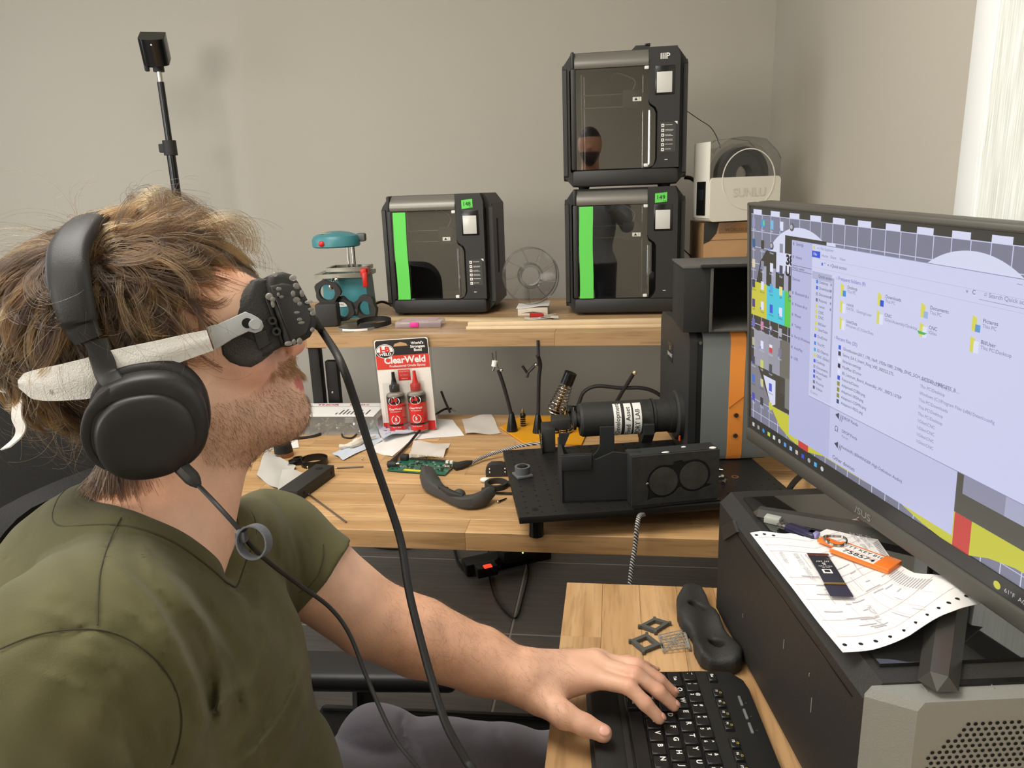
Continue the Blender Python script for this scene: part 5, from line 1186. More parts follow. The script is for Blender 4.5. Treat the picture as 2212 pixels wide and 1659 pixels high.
for j,row in enumerate(((('Desktop','This PC'),('Downloads','This PC'),('Documents','This PC'),('Pictures','This PC')),(('runnit','DATA…\\Settings\\user'),('CNC','\\Giles\\Assembly\\Desktop'),('CNC','\\Giles'),('BillUser','This PC\\Desktop')),(('UserData','Windows (C:)\\UserData'),))):
    for i,(a_,b_) in enumerate(row):
        x=.2255+i*.0666;y=.2745-j*.0203;s.p([(x,y-.0075),(x,y+.0075),(x+.006,y+.0055),(x+.006,y-.0075)],'#d6d45c',TZ);s.r(x+.0045,x+.0105,y-.0075,y+.004 if j else y-.0005,('#dfe1f6' if j else ('#3a8edc','#2f52d0','#9ab3dc','#5f97cf')[i]),TZ+.0002)
        s.t(x+.0125,y+.0045,a_,.0053,T,TZ);s.t(x+.0125,y-.0005,b_,.0050,TL,TZ)
    if j==1:s.p([(.358,.2495),(.366,.2495),(.370,.252),(.356,.2525)],'#3fb45a',TZ+.0003)
for k,(w_,c) in enumerate((('Ghostbusters2017_178_16x9_1920x1080_2398p_ENG_5CH_SXTDD_MPEG2TS_B…','#3a63d8'),('Senna_G4-5_Insert_Ring_V00_300222.STL','#3c3d4a'),('librarian-settings','#dfe1f6'),('MadMax 3D.mkv','#35242c'),('85_Lectrum_Board_Assembly_V01_300721.STEP','#dfe1f6'),('FeaturesChanic','#2f52d0'),('Adaptive0-CSBN.png','#8c8c3a'),('Adaptive1-0024.png','#8c8c3a'),('Adaptive1-COMN.png','#8c8c3a'),('Adaptive1-9022.png','#35506f'))):
    y=.2035-k*.0077;s.r(.2255,.2305,y-.0027,y+.0027,c,TZ);s.t(.2345,y,w_,.0052,T,TZ)
for k,w_ in enumerate(('16GB VOLUME (E:)','This PC\\Desktop','Windows (C:)\\Program Files (x86)\\Steam\\config','This PC\\Downloads','This PC\\Desktop','This PC\\Desktop','\\\\Giles\\CNC','\\\\Giles\\CNC','\\\\Giles\\CNC','\\\\Giles\\CNC')):s.t(.365,.2025-k*.0077,w_,.0050,TL,TZ)
s.t(.415,.303,'v   C',.0058,T,TZ);s.t(.436,.303,'⌕ Search Quick access',.0058,TL,TZ);s.r(.431,.5945,.2975,.2979,TL,TZ);s.t(.470,.3180,'—     □     ×',.006,TL,TZ)
for y,w_ in ((.318,'Settings'),(.301,'Home'),(.2868,'Find a setting'),(.272,'Devices'),(.2535,'Bluetooth & other devices'),(.2385,'Printers & scanners'),(.224,'Mouse'),(.2098,'Typing'),(.1945,'Pen & Windows Ink'),(.179,'AutoPlay'),(.1642,'USB')):
    x=.1275 if w_ not in('Devices','Find a setting') else .1205
    # the explorer window covers the right part of long words
    s.t(x,y,w_[:13],.0055,T,.00205)
    if x>.121:s.r(.1205,.1235,y-.0018,y+.0018,'#8488a8',.00205)
s.b.add([(.1190,.2835,.00204),(.1645,.2835,.00204),(.1645,.2842,.00204),(.1190,.2842,.00204),(.1190,.2898,.00204),(.1645,.2898,.00204),(.1645,.2905,.00204),(.1190,.2905,.00204)],[(0,1,2,3),(4,5,6,7)],s.i('#686b85'))
for y,w_,w2 in ((.1145,'DROP Panda',''),(.0965,'DROP Panda','Paired'),(.0755,'Realtek(R) (BEHRINGER High Definition Audio)','')):
    s.t(.2375,y+.0015,w_,.0056,T,.00205);s.t(.2375,y-.005,w2,.005,TL,.00205);s.t(.2225,y,'◄))' if w2=='' else 'Ω',.010,T,.00205)
s.t(.2205,.0565,'Other devices',.0078,T,.00205)
# desktop icons
ic=[('#8f93b8','#5a8fd0','#7ab8dc','#dfe1f6','#55555c'),('#2f5f8a','#3a3a30','#60606a','#8d8da0'),('#d8cbb0','#8e8f9c','#dfe1f6','#4a4a58'),('#3b3d55','#dfe1f6','#4fa5dc','#e0dc8a','#4a4a50'),('#4a3a80','#dfe1f6','#3a52d8','#dfe1f6'),('#6a6ab0','#c88aa8','#b0b0b8','#a8a8b0'),('#b0b098','#dfe1f6','#d0403a','#77778a'),('#40405e','#c8cf62','#4a4a4a'),('#3f6fc8','#c8c890','#4a58c8'),('#4a4ab0','#3a3a40','#c8c844')]
for j,row in enumerate(ic):
    for i,c in enumerate(row):
        x=.0125+i*.0246;y=.3385-j*.0292
        if j==0 and i==1:circle(x+.006,y,.0055,'#3a9be0',.00145,n=20);s.r(x+.006,x+.010,y-.003,y+.004,'#7fc85a',.00150)
        elif c in('#55555c','#60606a','#4a4a50','#b0b0b8'):
            circle(x+.005,y,.0052,'#55555c',.00145,n=16);circle(x+.004,y+.0005,.0032,'#b0b0b8',.00150,n=16)
        else:s.r(x+.001,x+.009,y-.0065,y+.0055,c,.00145)
        if c=='#d0403a':s.r(x+.001,x+.009,y+.001,y+.0055,'#e8e8f0',.0015)
        s.r(x-.001,x+.002,y-.0065,y-.0035,'#5a78d8',.0015) if (i+j)%2 else None
        s.t(x+.005,y-.0098,('Recycle','Edge','OBS','Scene','Gimble','Visual','IIIP','Handle','Arduino','Fusion','Vectorw','Notes','Config','Steam','Adapter','3D Print','Folder','Notesd')[(i*3+j*5)%18],.0040,'#ccd0e6' if j not in(3,4,8) else '#32384a',.0015,al='CENTER')
# taskbar
s.r(X0,X1,Y0,.040,'#2f2e2b',.0020)
for k,c in enumerate(('#c9c9cc','#9a9a9c','#2f8fe0','#b8d04a','#dcdce0','#b9b9bc','#5a9be0','#9cc4e8','#c8c0b0','#3a52d8','#a8a8ac','#4fb0e8','#c4c4c8')):
    x=.0165+k*.0150
    if k in(2,5,10,12):circle(x+.003,.0305,.0033,c,.0024,n=18)
    elif k==3:s.r(x,x+.007,.0275,.0335,c,.0024)
    else:s.r(x,x+.0060,.0275,.0335,c,.0024)
circle(.484,.0285,.0042,'#c6c53f',.0024,n=18);s.t(.4925,.0285,'61°F  AQI 66',.0065,'#bdbdc4',.0024)
part('lit_screen',s.b,s.ms,mn)
# stand: two splayed feet resting on the glass
STD=mat('stand_grey','#403e39',.25);
def foot(p0,p1,w0,w1,h0,h1,par):
    """tapered leg with sloped flanks from the hub p0 to the tip p1"""
    p0=A(p0,float);p1=A(p1,float);d=nrm(p1-p0);sN=A([-d[1],d[0],0]);V=[]
    for p,w_,h in ((p0,w0,h0),(p1,w1,h1)):
        V+=[p-sN*w_/2,p+sN*w_/2,p+sN*w_*.22+A([0,0,h]),p-sN*w_*.22+A([0,0,h])]
    tip=p1+d*w1*.30;V+=[tip]
    part('stand_foot',B().add(V,[(0,3,2,1),(0,1,5,4),(1,2,6,5),(2,3,7,6),(3,0,4,7),(4,5,8),(5,6,8),(6,7,8),(7,4,8)]),STD,par,world=True,ang=10)
hub=A([.405,.872,PZ])
t1=onz(1640,1103,PZ+.004);t2=onz(2026,1478,PZ+.002)
foot(hub,A([t1[0],t1[1],PZ+.0005]),.040,.026,.016,.008,mn);foot(hub,A([t2[0],t2[1],PZ+.0005]),.040,.032,.016,.012,mn)
part('stand_column',B().cyl(hub,hub+A([.0,.0,.17]),.028,.024,n=24).box((hub[0]-.03,hub[1]-.005,hub[2]+.17),(.08,.07,.06),.01),STD,mn,world=True)
b=B().tube(cr([onz(1738,1022,dz+.02)+[0,0,.0],onz(1722,1035,dz+.045),onz(1708,1052,dz+.05),onz(1700,1070,dz+.02),onz(1698,1085,dz+.006)],8),.006,8)
single('monitor_lead',b,K_rub,'black lead hanging from the monitor down to the workbench','cable')
# ================================================================= things on the glass
z0=PZ
p=onz(1669,1129,z0);t=thing('memory_stick_cover','small grey square cover lying next to the memory stick','cover',(p[0],p[1],z0),-.5)
part('cap',B().box((0,0,.0045),(.020,.013,.009),.0012),mat('cap_grey','#a9aca2',.5),t)
a_=onz(1692,1137,z0+.004);b_=onz(1757,1158,z0+.004);an=math.atan2((b_-a_)[1],(b_-a_)[0]);t=thing('memory_stick','dark purple usb memory stick with clear loop on the torn paper edge','memory stick',((a_[0]+b_[0])/2,(a_[1]+b_[1])/2,z0+.001),an)
part('plug',B().box((-.021,0,.004),(.012,.011,.0045),.0005),STEEL,t);part('body',B().box((.004,0,.0045),(.040,.016,.009),.003),mat('purple_black','#2b2740',.25),t);part('end_cap',B().box((.020,.0,.006),(.014,.012,.006),.002),mat('lilac_gloss','#8f88b8',.15),t)
part('holes',B().box((-.021,.0025,.0064),(.002,.002,.0004)).box((-.021,-.0025,.0064),(.002,.002,.0004)),K_txt,t)
part('loop',B().tube([(.027,0,.004),(.034,.004,.006),(.038,.001,.009),(.034,-.004,.006)],.0009,6,closed=True),mat('clear_loop','#d9d8d0',.2,alpha=.7),t)
# delivery paper
top=[(1620,1157),(1645,1153),(1680,1158),(1712,1160),(1738,1166),(1765,1157),(1785,1147),(1812,1141),(1838,1128),(1861,1117)]
lef=[(1620,1157),(1665,1215),(1715,1277),(1765,1345),(1820,1415)];rig=[(1861,1117),(1890,1160),(1925,1215),(1975,1258),(2127,1328)];bot=[(1820,1415),(1880,1414),(1960,1402),(2050,1370),(2127,1328)]
def samp(c,n):
    c=A(c,float);l=np.r_[0,np.cumsum(np.linalg.norm(np.diff(c,axis=0),axis=1))];l/=l[-1];t=np.linspace(0,1,n);return np.stack([np.interp(t,l,c[:,k]) for k in (0,1)],1)
t2_=onz(2026,1478,z0);hub_=A([.405,.872,z0]);N1=26;tp_,bt_=[samp([onz(u,v,z0)[:2] for u,v in c],N1) for c in (top,bot)];lf_,rg_=[samp([onz(u,v,z0)[:2] for u,v in c],N1) for c in (lef,rig)]
r=np.random.default_rng(7);P=np.zeros((N1,N1,3))
jag=r.uniform(-.0025,.0035,N1);jag[[0,-1]]=0
for i in range(N1):
    for j in range(N1):
        u,v=i/(N1-1),j/(N1-1)
        q=(1-v)*tp_[i]+v*bt_[i]+(1-u)*lf_[j]+u*rg_[j]-((1-u)*(1-v)*tp_[0]+u*(1-v)*tp_[-1]+(1-u)*v*bt_[0]+u*v*bt_[-1])
        if j==0 and 6<i<24:q=q+A([.15,.98])*jag[i]
        fa=t2_[:2]-hub_[:2];tt=min(max(((q-hub_[:2])@fa)/(fa@fa),0),1);dl=np.linalg.norm(q-hub_[:2]-tt*fa)
        P[i,j]=[q[0],q[1],z0+.0012+.020*math.exp(-(dl/.034)**2)+.0015*(1+math.sin(4*u+1)*math.cos(5*v))+.010*max(0,v-.8)*u*2+.006*max(0,.15-v)*6*max(0,u-.6)]
dp=thing('delivery_paper','white printed delivery form with torn hole-punched edges on the glass panel','paper',(float(P[:,:,0].mean()),float(P[:,:,1].mean()),z0))
Pz=P if np.cross(P[1,0]-P[0,0],P[0,1]-P[0,0])[2]>0 else P[::-1]
part('sheet',B().grid(Pz,0,.0004),mat('form_paper','#eeebe6',.75),dp,world=True,ang=60)
BR=mat('brown_ink','#cdbfb5',.8);GI=mat('grey_ink','#b9b5b8',.8)
def ss(u,v,d=.0005):
    n=N1-1;i,j=min(int(u*n),n-1),min(int(v*n),n-1);a_,b_=u*n-i,v*n-j
    return P[i,j]*(1-a_)*(1-b_)+P[i+1,j]*a_*(1-b_)+P[i,j+1]*(1-a_)*b_+P[i+1,j+1]*a_*b_+A([0,0,d])
b=B()
def ln(bld,u0,v0,u1,v1,w,n=8):
    row=[]
    for k in range(n+1):
        u,v=u0+(u1-u0)*k/n,v0+(v1-v0)*k/n;du,dv=(v1-v0),-(u1-u0);l=math.hypot(du,dv);du,dv=du/l*w,dv/l*w
        row.append([ss(min(max(u+du,0),1),min(max(v+dv,0),1)),ss(min(max(u-du,0),1),min(max(v-dv,0),1))])
    bld.grid(row)
for v in (.06,.14,.20,.44,.50,.62,.78,.90):ln(b,.03,v,.97,v,.0012)
for u in (.05,.30,.52,.62,.78):ln(b,u,.06 if u<.1 else .44,u,.9,.0012)
for k in range(5):ln(b,.30+.05*k,.5,.30+.05*k,.9,.0008)
part('form_lines',b,BR,dp,world=True,kind='stuff')
b=B();r=np.random.default_rng(3)
for k in range(38):
    v=r.uniform(.16,.88);u=r.uniform(.07,.8);L_=r.uniform(.04,.16);ln(b,u,v,min(u+L_,.95),v,.0028,3) if k%4 else ln(b,u,v,u,min(v+L_,.95),.0022,3)
part('form_text',b,GI,dp,world=True,kind='stuff')
b=B()
for k in range(13):ln(b,.92,.30+k*.016,.985,.30+k*.016,.0035,2)
for k in range(16):ln(b,.80,.58+k*.014,.93,.58+k*.014,.0028,2)
part('barcode',b,GI,dp,world=True,kind='stuff')
def stext(txt,u,v,size,ang,m,name,bold=.02):
    c=ss(u,v,.0007);tv,tf=textmesh(txt,bold,'LEFT');ca,sa=math.cos(ang),math.sin(ang)
    w_=np.stack([c[0]+size*(tv[:,0]*ca-tv[:,1]*sa),c[1]+size*(tv[:,0]*sa+tv[:,1]*ca),np.full(len(tv),c[2]+.0008)],1);part(name,B().add(w_,tf),m,dp,world=True)
d_=onz(1900,1160,z0)-onz(1866,1126,z0);an=math.atan2(d_[1],d_[0])
stext('ESTES',.965,.03,.017,an,mat('estes_brown','#9c5548',.7),'lettering',.04)
for k,(tx,u,v) in enumerate((('02/20/21  PAGE',.87,.04),('TOMMERSON INC',.82,.05),('MADISON   ETH',.77,.07),('910-10A',.10,.22),('SERVICE  FORTRES',.20,.22),('QTY  ROCKY MOUNT',.28,.22),('NOT A PAYMENT',.42,.70))):stext(tx,u,v,.0075,an,GI,'typed_line',0)
for k,(u,v) in enumerate([(.03,.035),(.09,.035),(.15,.04)]+[(.04+.085*q,.955) for q in range(12)]):
    c=ss(u,v,.0004);part('punch_hole',B().add([(c[0]+.0022*math.cos(a_),c[1]+.0022*math.sin(a_),c[2]) for a_ in np.linspace(0,2*PI,13)[:-1]],[tuple(range(12))]),MC['hole_dark'],dp,world=True)
# key tag
zt=z0+.008
q=[onz(1785,1190,zt),onz(1920,1240,zt),onz(1948,1213,zt),onz(1825,1168,zt)];a_=(q[0]+q[3])/2;b_=(q[1]+q[2])/2;an=math.atan2((b_-a_)[1],(b_-a_)[0]);Lk=np.linalg.norm(b_-a_);Wk=np.linalg.norm(q[3]-q[0])*.8
t=thing('key_tag','orange key tag with white labels and split ring on the delivery paper','key tag',((a_[0]+b_[0])/2,(a_[1]+b_[1])/2,z0+.0055),an)
OT=mat('orange_tag','#ec7a2c',.3)
part('tag',B().prism(rrect(Lk,Wk,.003,3),0,.0035,0),OT,t);part('tag_raised_end',B().box((Lk/2-.009,0,.0045),(.018,Wk*.98,.003),.001),OT,t)
for k,(tx,y,x,w_) in enumerate((('TT KEY 8101',Wk*.21,.000,.060),('758574',-Wk*.20,-.004,.060))):
    part('tag_label',B().box((x,y,.0038),(w_,Wk*.36,.0005)),W_txt,t);part('lettering',B().text(tx,.0085 if k==0 else .0110,TR(x,y,.0043),bold=.01 if k else 0,sx=1.0 if k==0 else 1.15),K_txt,t)
part('tag_loop',B().box((-Lk/2-.010,.004,.002),(.026,.016,.004),.0018),OT,t)
part('split_ring',B().tube([(-Lk/2-.004+.013*math.cos(a_),.005+.013*math.sin(a_),.0062+.0012*math.sin(a_*2)) for a_ in np.linspace(0,2*PI,33)[:-1]],.0010,6,closed=True).tube([(-Lk/2-.004+.013*math.cos(a_),.005+.013*math.sin(a_),.0078+.0012*math.sin(a_*2)) for a_ in np.linspace(0,2*PI,33)[:-1]],.0009,6,closed=True),CHROME,t)
part('rivet',B().cyl((-Lk/2-.012,.004,.004),(-Lk/2-.012,.004,.0045),.002,n=12),mat('rivet_brown','#7a4a20',.5),t)
# flexible circuit strip
q=[onz(1750,1209,z0),onz(1782,1210,z0),onz(1838,1300,z0),onz(1798,1301,z0)];a_=(q[0]+q[1])/2;b_=(q[2]+q[3])/2;an=math.atan2((b_-a_)[1],(b_-a_)[0]);Lk=np.linalg.norm(b_-a_);Wk=.0225
t=thing('flex_circuit','black flexible circuit strip with gold ends lying on the delivery paper','circuit strip',((a_[0]+b_[0])/2,(a_[1]+b_[1])/2,z0+.0052),an)
part('strip',B().grid([[(x,y,.0012+.0014*math.cos(x*40)) for y in (-Wk/2,Wk/2)] for x in np.linspace(-Lk/2,Lk*.22,12)],0,.0004),mat('flex_black','#29282a',.3),t)
part('stiffener',B().box((Lk*.36,0,.0012),(Lk*.26,Wk*1.05,.0008)),mat('flex_violet','#2c2632',.25),t);part('gold_band',B().box((Lk*.225,0,.0022),(.004,Wk,.0008)),mat('gold_band','#b08d4a',.3,metal=.8),t)
part('copper_edge',B().box((-Lk/2,0,.0022),(.004,Wk*1.08,.0006)),mat('copper_band','#8e4a30',.3,metal=.7),t)
zz=.0030
part('data_label',B().box((-Lk*.05,-.001,zz),(.009,.010,.0004)),W_txt,t);part('data_label_mark',B().box((-Lk*.05,-.001,zz+.0003),(.005,.006,.0002)),K_txt,t)
part('print',B().text('B',.007,TR(-Lk*.24,0,zz,rz=-PI/2)).text('HT 34V',.0045,TR(-Lk*.30,0,zz,rz=-PI/2)).text('94V-0 E301',.0033,TR(-Lk*.18,0,zz,rz=-PI/2)).text('rev 2A',.0033,TR(-Lk*.14,0,zz,rz=-PI/2)),W_txt,t)
# ================================================================= keyboard
kx=A([.088,-.996,0]);ky=A([.996,.088,0]);KO=A([-.040,.865,dz+.0008])
kbM=basis(KO,kx,ky)
kbM=Matrix([[kx[0],ky[0],0,KO[0]],[kx[1],ky[1],0,KO[1]],[0,0,1,KO[2]],[0,0,0,1]])
kb=thing('keyboard','black full size computer keyboard under the man\'s hand','keyboard',M=kbM)
KL,KW=.45,.209
# local x runs towards the viewer, y towards the tower
prof=[(0,0),(0,.004),(.03,.013),(.055,.0155),(.15,.0185),(.19,.017),(KW,.010),(KW,.004),(KW-.006,0)]
out=[]
def kbody():
    b=B();rows=[]
    xs=[0,.004,.012,.03,KL-.03,KL-.012,KL-.004,KL];ins=[.022,.010,.003,0,0,.003,.010,.022]
    for x,i_ in zip(xs,ins):rows.append([(x,min(max(y,i_),KW-i_),z*(.6 if i_>.02 else 1)) for y,z in prof])
    n=len(prof);V=[q for r_ in rows for q in r_];F=[(k*n+i,k*n+(i+1)%n,(k+1)*n+(i+1)%n,(k+1)*n+i) for k in range(len(xs)-1) for i in range(n)]
    F+=[tuple(range(n)),tuple(range((len(xs)-1)*n,len(xs)*n))[::-1]];return b.add(V,F)
KBm=mat('keyboard_black','#272624',.38,bump=.1,bscale=1500);KC=mat('keycap_black','#1d1c1b',.35)
part('body',kbody(),KBm,kb,ang=40)
part('palm_rest',B().box((KL/2,.022,.0125),(KL-.03,.036,.006),.003),mat('palm_black','#1f1e1c',.6,bump=.2,bscale=900),kb)
part('well',B().box((.155,.095,.0172),(.30,.098,.003),.001),K_gloss,kb)
km={}
def keycap(w,h):
    k=(round(w,4),round(h,4))
    if k not in km:
        b=B();t=.0014;z=.0055
        V=[(-w/2,-h/2,0),(w/2,-h/2,0),(w/2,h/2,0),(-w/2,h/2,0),(-w/2+t,-h/2+t,z),(w/2-t,-h/2+t,z),(w/2-t,h/2-t,z),(-w/2+t,h/2-t,z)]
        bm=bmesh.new();vs=[bm.verts.new(v) for v in V]
        for f in [(3,2,1,0),(4,5,6,7),(0,1,5,4),(1,2,6,5),(2,3,7,6),(3,0,4,7)]:bm.faces.new([vs[i] for i in f])
        bmesh.ops.bevel(bm,geom=bm.edges[:],offset=.0008,segments=1,affect='EDGES');b.bm(bm);km[k]=b.mesh('key');km[k].materials.append(KC)
    return km[k]
lgm={}
def kkey(x,y,w,h,leg,small=False,col=None,z=.0165):
    o=bpy.data.objects.new('key',keycap(w,h));COL.objects.link(o);o.parent=kb;o.location=(x,y,z)
    if not leg:return o
    k=(leg,small,col,round(w,3))
    if k not in lgm:
        b=B();L_=leg.split('|')
        if len(L_)==2:b.text(L_[0],.0058,TR(-w/2+.0055,.0040,.0058),bold=.02).text(L_[1],.0058,TR(-w/2+.0055,-.0035,.0058),bold=.02)
        elif small:b.text(leg,.0044,TR(-.001,-.0012,.0058),bold=.015).frame(rrect(.0032,.0026,.0006,2,.002,.0032),rrect(.0022,.0016,.0003,2,.002,.0032),.0057,.0059,1)
        else:b.text(leg,.0085 if len(leg)==1 else .0052,TR(-w/2+.0060 if len(leg)==1 else 0,.0022 if len(leg)==1 else 0,.0058),bold=.03)
        lgm[k]=b.mesh('legend');lgm[k].materials.append(W_txt);lgm[k].materials.append(mat('amber_legend','#b09a3a',.6))
    g=bpy.data.objects.new('legend',lgm[k]);COL.objects.link(g);g.parent=o
    return o
u=.0205;w=.0199;h=.0188
ROW=(.1350,.1155,.0960,.0765,.0570)
kkey(.0185,ROW[0],.0192,h,'~|`')
for i,l in enumerate(('!|1','@|2','#|3','$|4','%|5','^|6','&|7','*|8','(|9',')|0','_|-','+|=')):kkey(.0395+i*u,ROW[0],w,h,l)
kkey(.0395+12.45*u,ROW[0],.036,h,'Back')
kkey(.0240,ROW[1],.0295,h,'Tab')
for i,l in enumerate('QWERTYUIOP[]'):kkey(.0500+i*u,ROW[1],w,h,l)
kkey(.0500+12.2*u,ROW[1],.027,h,'|\\')
kkey(.0270,ROW[2],.0350,h,'Caps')
for i,l in enumerate("ASDFGHJKL;'"):kkey(.0560+i*u,ROW[2],w,h,l)
kkey(.0560+11.5*u,ROW[2],.042,h,'Enter')
kkey(.0300,ROW[3],.0440,h,'Shift')
for i,l in enumerate("ZXCVBNM,./"):kkey(.0660+i*u,ROW[3],w,h,l)
kkey(.0660+10.8*u,ROW[3],.052,h,'Shift')
for x,w_,l in ((.0200,.026,'Ctrl'),(.0465,.022,'Fn'),(.0700,.022,'Alt'),(.1500,.130,''),(.2300,.022,'Alt'),(.2560,.026,'Ctrl')):kkey(x,ROW[4],w_,h,l)
kkey(.0185,.1640,.020,.0125,'Esc',z=.0165)
for g,x0 in enumerate((.0500,.1380,.2260)):
    for i in range(4):kkey(x0+i*.0195,.1640,.0180,.0125,'F%d'%(g*4+i+1),True,z=.0165)
for r_,row in enumerate((('Num','/','*'),('7','8','9'),('4','5','6'),('1','2','3'),('0','.','+'))):
    for c_,l in enumerate(row):kkey(.365+c_*u,ROW[r_],w,h,l)
for i in range(3):
    part('media_slot',B().box((.062+i*.024,.1900,.0172),(.018,.0035,.003),.001),mat('media_grey','#6f706e',.4),kb)
    part('media_mark',B().text(('»','«','♪')[i],.005,TR(.064+i*.024,.1965,.0160)),mat('mark_grey','#565654',.6),kb)
for i in range(3):kkey(.3110+i*0.0,ROW[1]-.001-i*.0195,w,h,('Home','End','Del')[i])
# ================================================================= the man
man=None
OH=dep(330,740,.65);nh=nrm(ray(330,740));yh=nrm(A([0,0,1.])-nh*nh[2]);xh=np.cross(nh,yh);xh=xh if ray(600,740)@xh>ray(330,740)@xh else -xh
zh=-nh;RH=np.stack([xh,yh,zh])     # head frame: x forward (to the right), y up, z towards the viewer's side
def H(u,v,s=0.):
    r=ray(u,v);return C0+r*(((OH+zh*s-C0)@nh)/(r@nh))
MPX=np.linalg.norm(H(430,740)-H(330,740))/100
nb_=nrm(A([nh[0],nh[1],0]));OB=dep(380,1150,.66);xb=A([-nb_[1],nb_[0],0]);xb=xb if xb[0]>0 else -xb;RB=np.stack([xb,A([0,0,1.]),-nb_])
def Bp(u,v,s=0.):
    r=ray(u,v);return C0+r*(((OB-nb_*s-C0)@nb_)/(r@nb_))
def rotz(R,a):c,s=math.cos(a),math.sin(a);return np.array([[c,s,0],[-s,c,0],[0,0,1]])@R
print('MPX',MPX,OH,OB)
M_=MPX
man=thing('person','man in an olive t-shirt and goggle headset seated in profile, hand on the keyboard','person',(float(OB[0]),float(OB[1]),0))
bd=SDF()
# head
bd.el(H(285,705),(265*M_,222*M_,.077),rotz(RH,.10),k=.01)
bd.el(H(485,745),(100*M_,165*M_,.060),rotz(RH,-.22),k=.03)
bd.el(H(470,660),(90*M_,90*M_,.064),RH,k=.03)
bd.el(H(560,640),(34*M_,26*M_,.045),RH,k=.012)
for sd_ in (1,-1):
    bd.rc(H(400,875,sd_*.050),H(600,905,sd_*.016),.020,.017,k=.025)
    bd.el(H(535,790,sd_*.040),(55*M_,50*M_,.020),RH,k=.02)
    bd.sp(H(623,750,sd_*.010),.0078,k=.008)
bd.el(H(598,822),(48*M_,72*M_,.030),RH,k=.016)
bd.rc(H(618,888,.012),H(618,888,-.012),46*M_,46*M_,k=.014)
bd.rc(H(572,668),H(638,741),.0105,.0078,k=.012)
bd.sp(H(638,742),21*M_,k=.006)
bd.rc(H(636,818,.016),H(636,818,-.016),14*M_,14*M_,k=.006);bd.rc(H(637,838,.013),H(637,838,-.013),15*M_,15*M_,k=.006)
bd.rc(H(668,827,.02),H(652,826,0),.001,.0008,k=.003,op='s')
bd.sp(H(618,762,.016),.003,k=.004,op='s')
bd.el(H(540,905),(105*M_,55*M_,.046),rotz(RH,.1),k=.03)
# ear (mostly inside the ear cup)
bd.el(H(345,850,.080),(28*M_,50*M_,.008),RH,k=.006);bd.el(H(345,850,-.080),(28*M_,50*M_,.008),RH,k=.006)
# neck and torso
NS=Bp(175,1440,.165);FS=Bp(585,1170,-.165)
def torso(d,I,neck=True):
    if neck:d.rc(H(400,930),Bp(345,1165),.058,.060,k=.03)
    d.el(Bp(250,1200,0),(.075+I,.055+I,.095+I),RB,k=.03)
    d.rc(Bp(290,1232,.05),NS,.044+I,.052+I,k=.03);d.rc(Bp(470,1192,-.06),FS,.044+I,.047+I,k=.03)
    d.el(Bp(410,1500),(.098+I,.108+I,.150+I),RB,k=.03);d.el(Bp(205,1480),(.100+I,.143+I,.148+I),RB,k=.03)
    d.el(Bp(385,1500,.085),(.062+I,.066+I,.052+I),RB,k=.06)
    d.el(Bp(520,1370,-.03),(.043+I,.060+I,.110+I),RB,k=.03);d.el(Bp(400,1780),(.135+I,.15+I,.150+I),RB,k=.05)
torso(bd,0)
PEL=A([-.40,.66,.56]);bd.el(PEL,(.14,.17,.12),k=.05)
# far (left) arm and hand
EL=dep(800,1334,.90)
WR=onz(1122,1460,.781);F2=dep(905,1376,.912);F3=dep(1040,1428,.925)
bd.chain([FS,dep(690,1250,.875),EL],[.050,.0495,.0465],k=.004)
bd.chain([EL,F2,F3,WR],[.0465,.0475,.0385,.0275],k=.005)
hs=nrm(A([.25,-.97,0]))
bd.rc(F3+hs*.006,WR+hs*.011,.034,.0235,k=.015);bd.rc(F3-hs*.006,WR-hs*.009,.034,.0235,k=.015)
fing={'index':[(1268,1462,.779),(1358,1483,.786),(1393,1519,.771),(1424,1551,.7535)],'middle':[(1284,1437,.782),(1372,1456,.790),(1422,1493,.773),(1455,1524,.7545)],
 'ring':[(1290,1430,.776),(1377,1438,.785),(1423,1470,.770),(1453,1496,.7545)],'little':[(1284,1430,.768),(1358,1430,.776),(1392,1440,.765),(1415,1450,.7545)]}
fp_={}
for nme,pts in fing.items():
    q=[onz(*p) for p in pts];r0=.0093 if nme!='little' else .0078;fp_[nme]=q
    bd.chain(q,[r0*1.28,r0*1.02,r0*.92,r0*.80],k=.004)
    bd.rc(WR+(A([.012,-.010,0]) if nme in('index',) else A([.012,.006,0])),q[0],.021,r0*1.35,k=.018)
th=[onz(1165,1505,.768),onz(1218,1545,.763),onz(1263,1566,.757),onz(1303,1584,.7525)];fp_['thumb']=th
bd.chain([WR+A([0,-.012,-.004])]+th,[.021,.020,.0145,.0115,.0105],k=.008)
bd.rc(th[0]+A([.012,.01,0]),fp_['index'][0]+A([-.01,0,-.006]),.017,.012,k=.016)
bd.rc(WR+A([.03,.01,-.006]),onz(1235,1470,.762),.018,.016,k=.016)
# near (right) arm, resting down in the lap
NE=NS+A([.03,-.02,-.27]);NW=A([-.12,.46,.66])
bd.chain([NS,NE,NW],[.050,.043,.030],k=.02);bd.chain([NW,NW+A([.07,.02,-.01]),NW+A([.13,.03,-.02])],[.028,.026,.014],k=.015)
# legs
LK=A([.08,.86,.575]);RK=A([.08,.48,.575])
bd.chain([PEL+A([.02,.09,0]),LK],[.085,.062],k=.04);bd.chain([PEL+A([.02,-.09,0]),RK],[.085,.062],k=.04)
bd.chain([LK,LK+A([.02,0,-.25]),LK+A([.03,0,-.50])],[.060,.052,.036],k=.02);bd.chain([RK,RK+A([.02,0,-.25]),RK+A([.03,0,-.50])],[.060,.052,.036],k=.02)
V,Fq=bd.mesh((-.80,.10,.02),(.22,1.12,1.50),.0033)
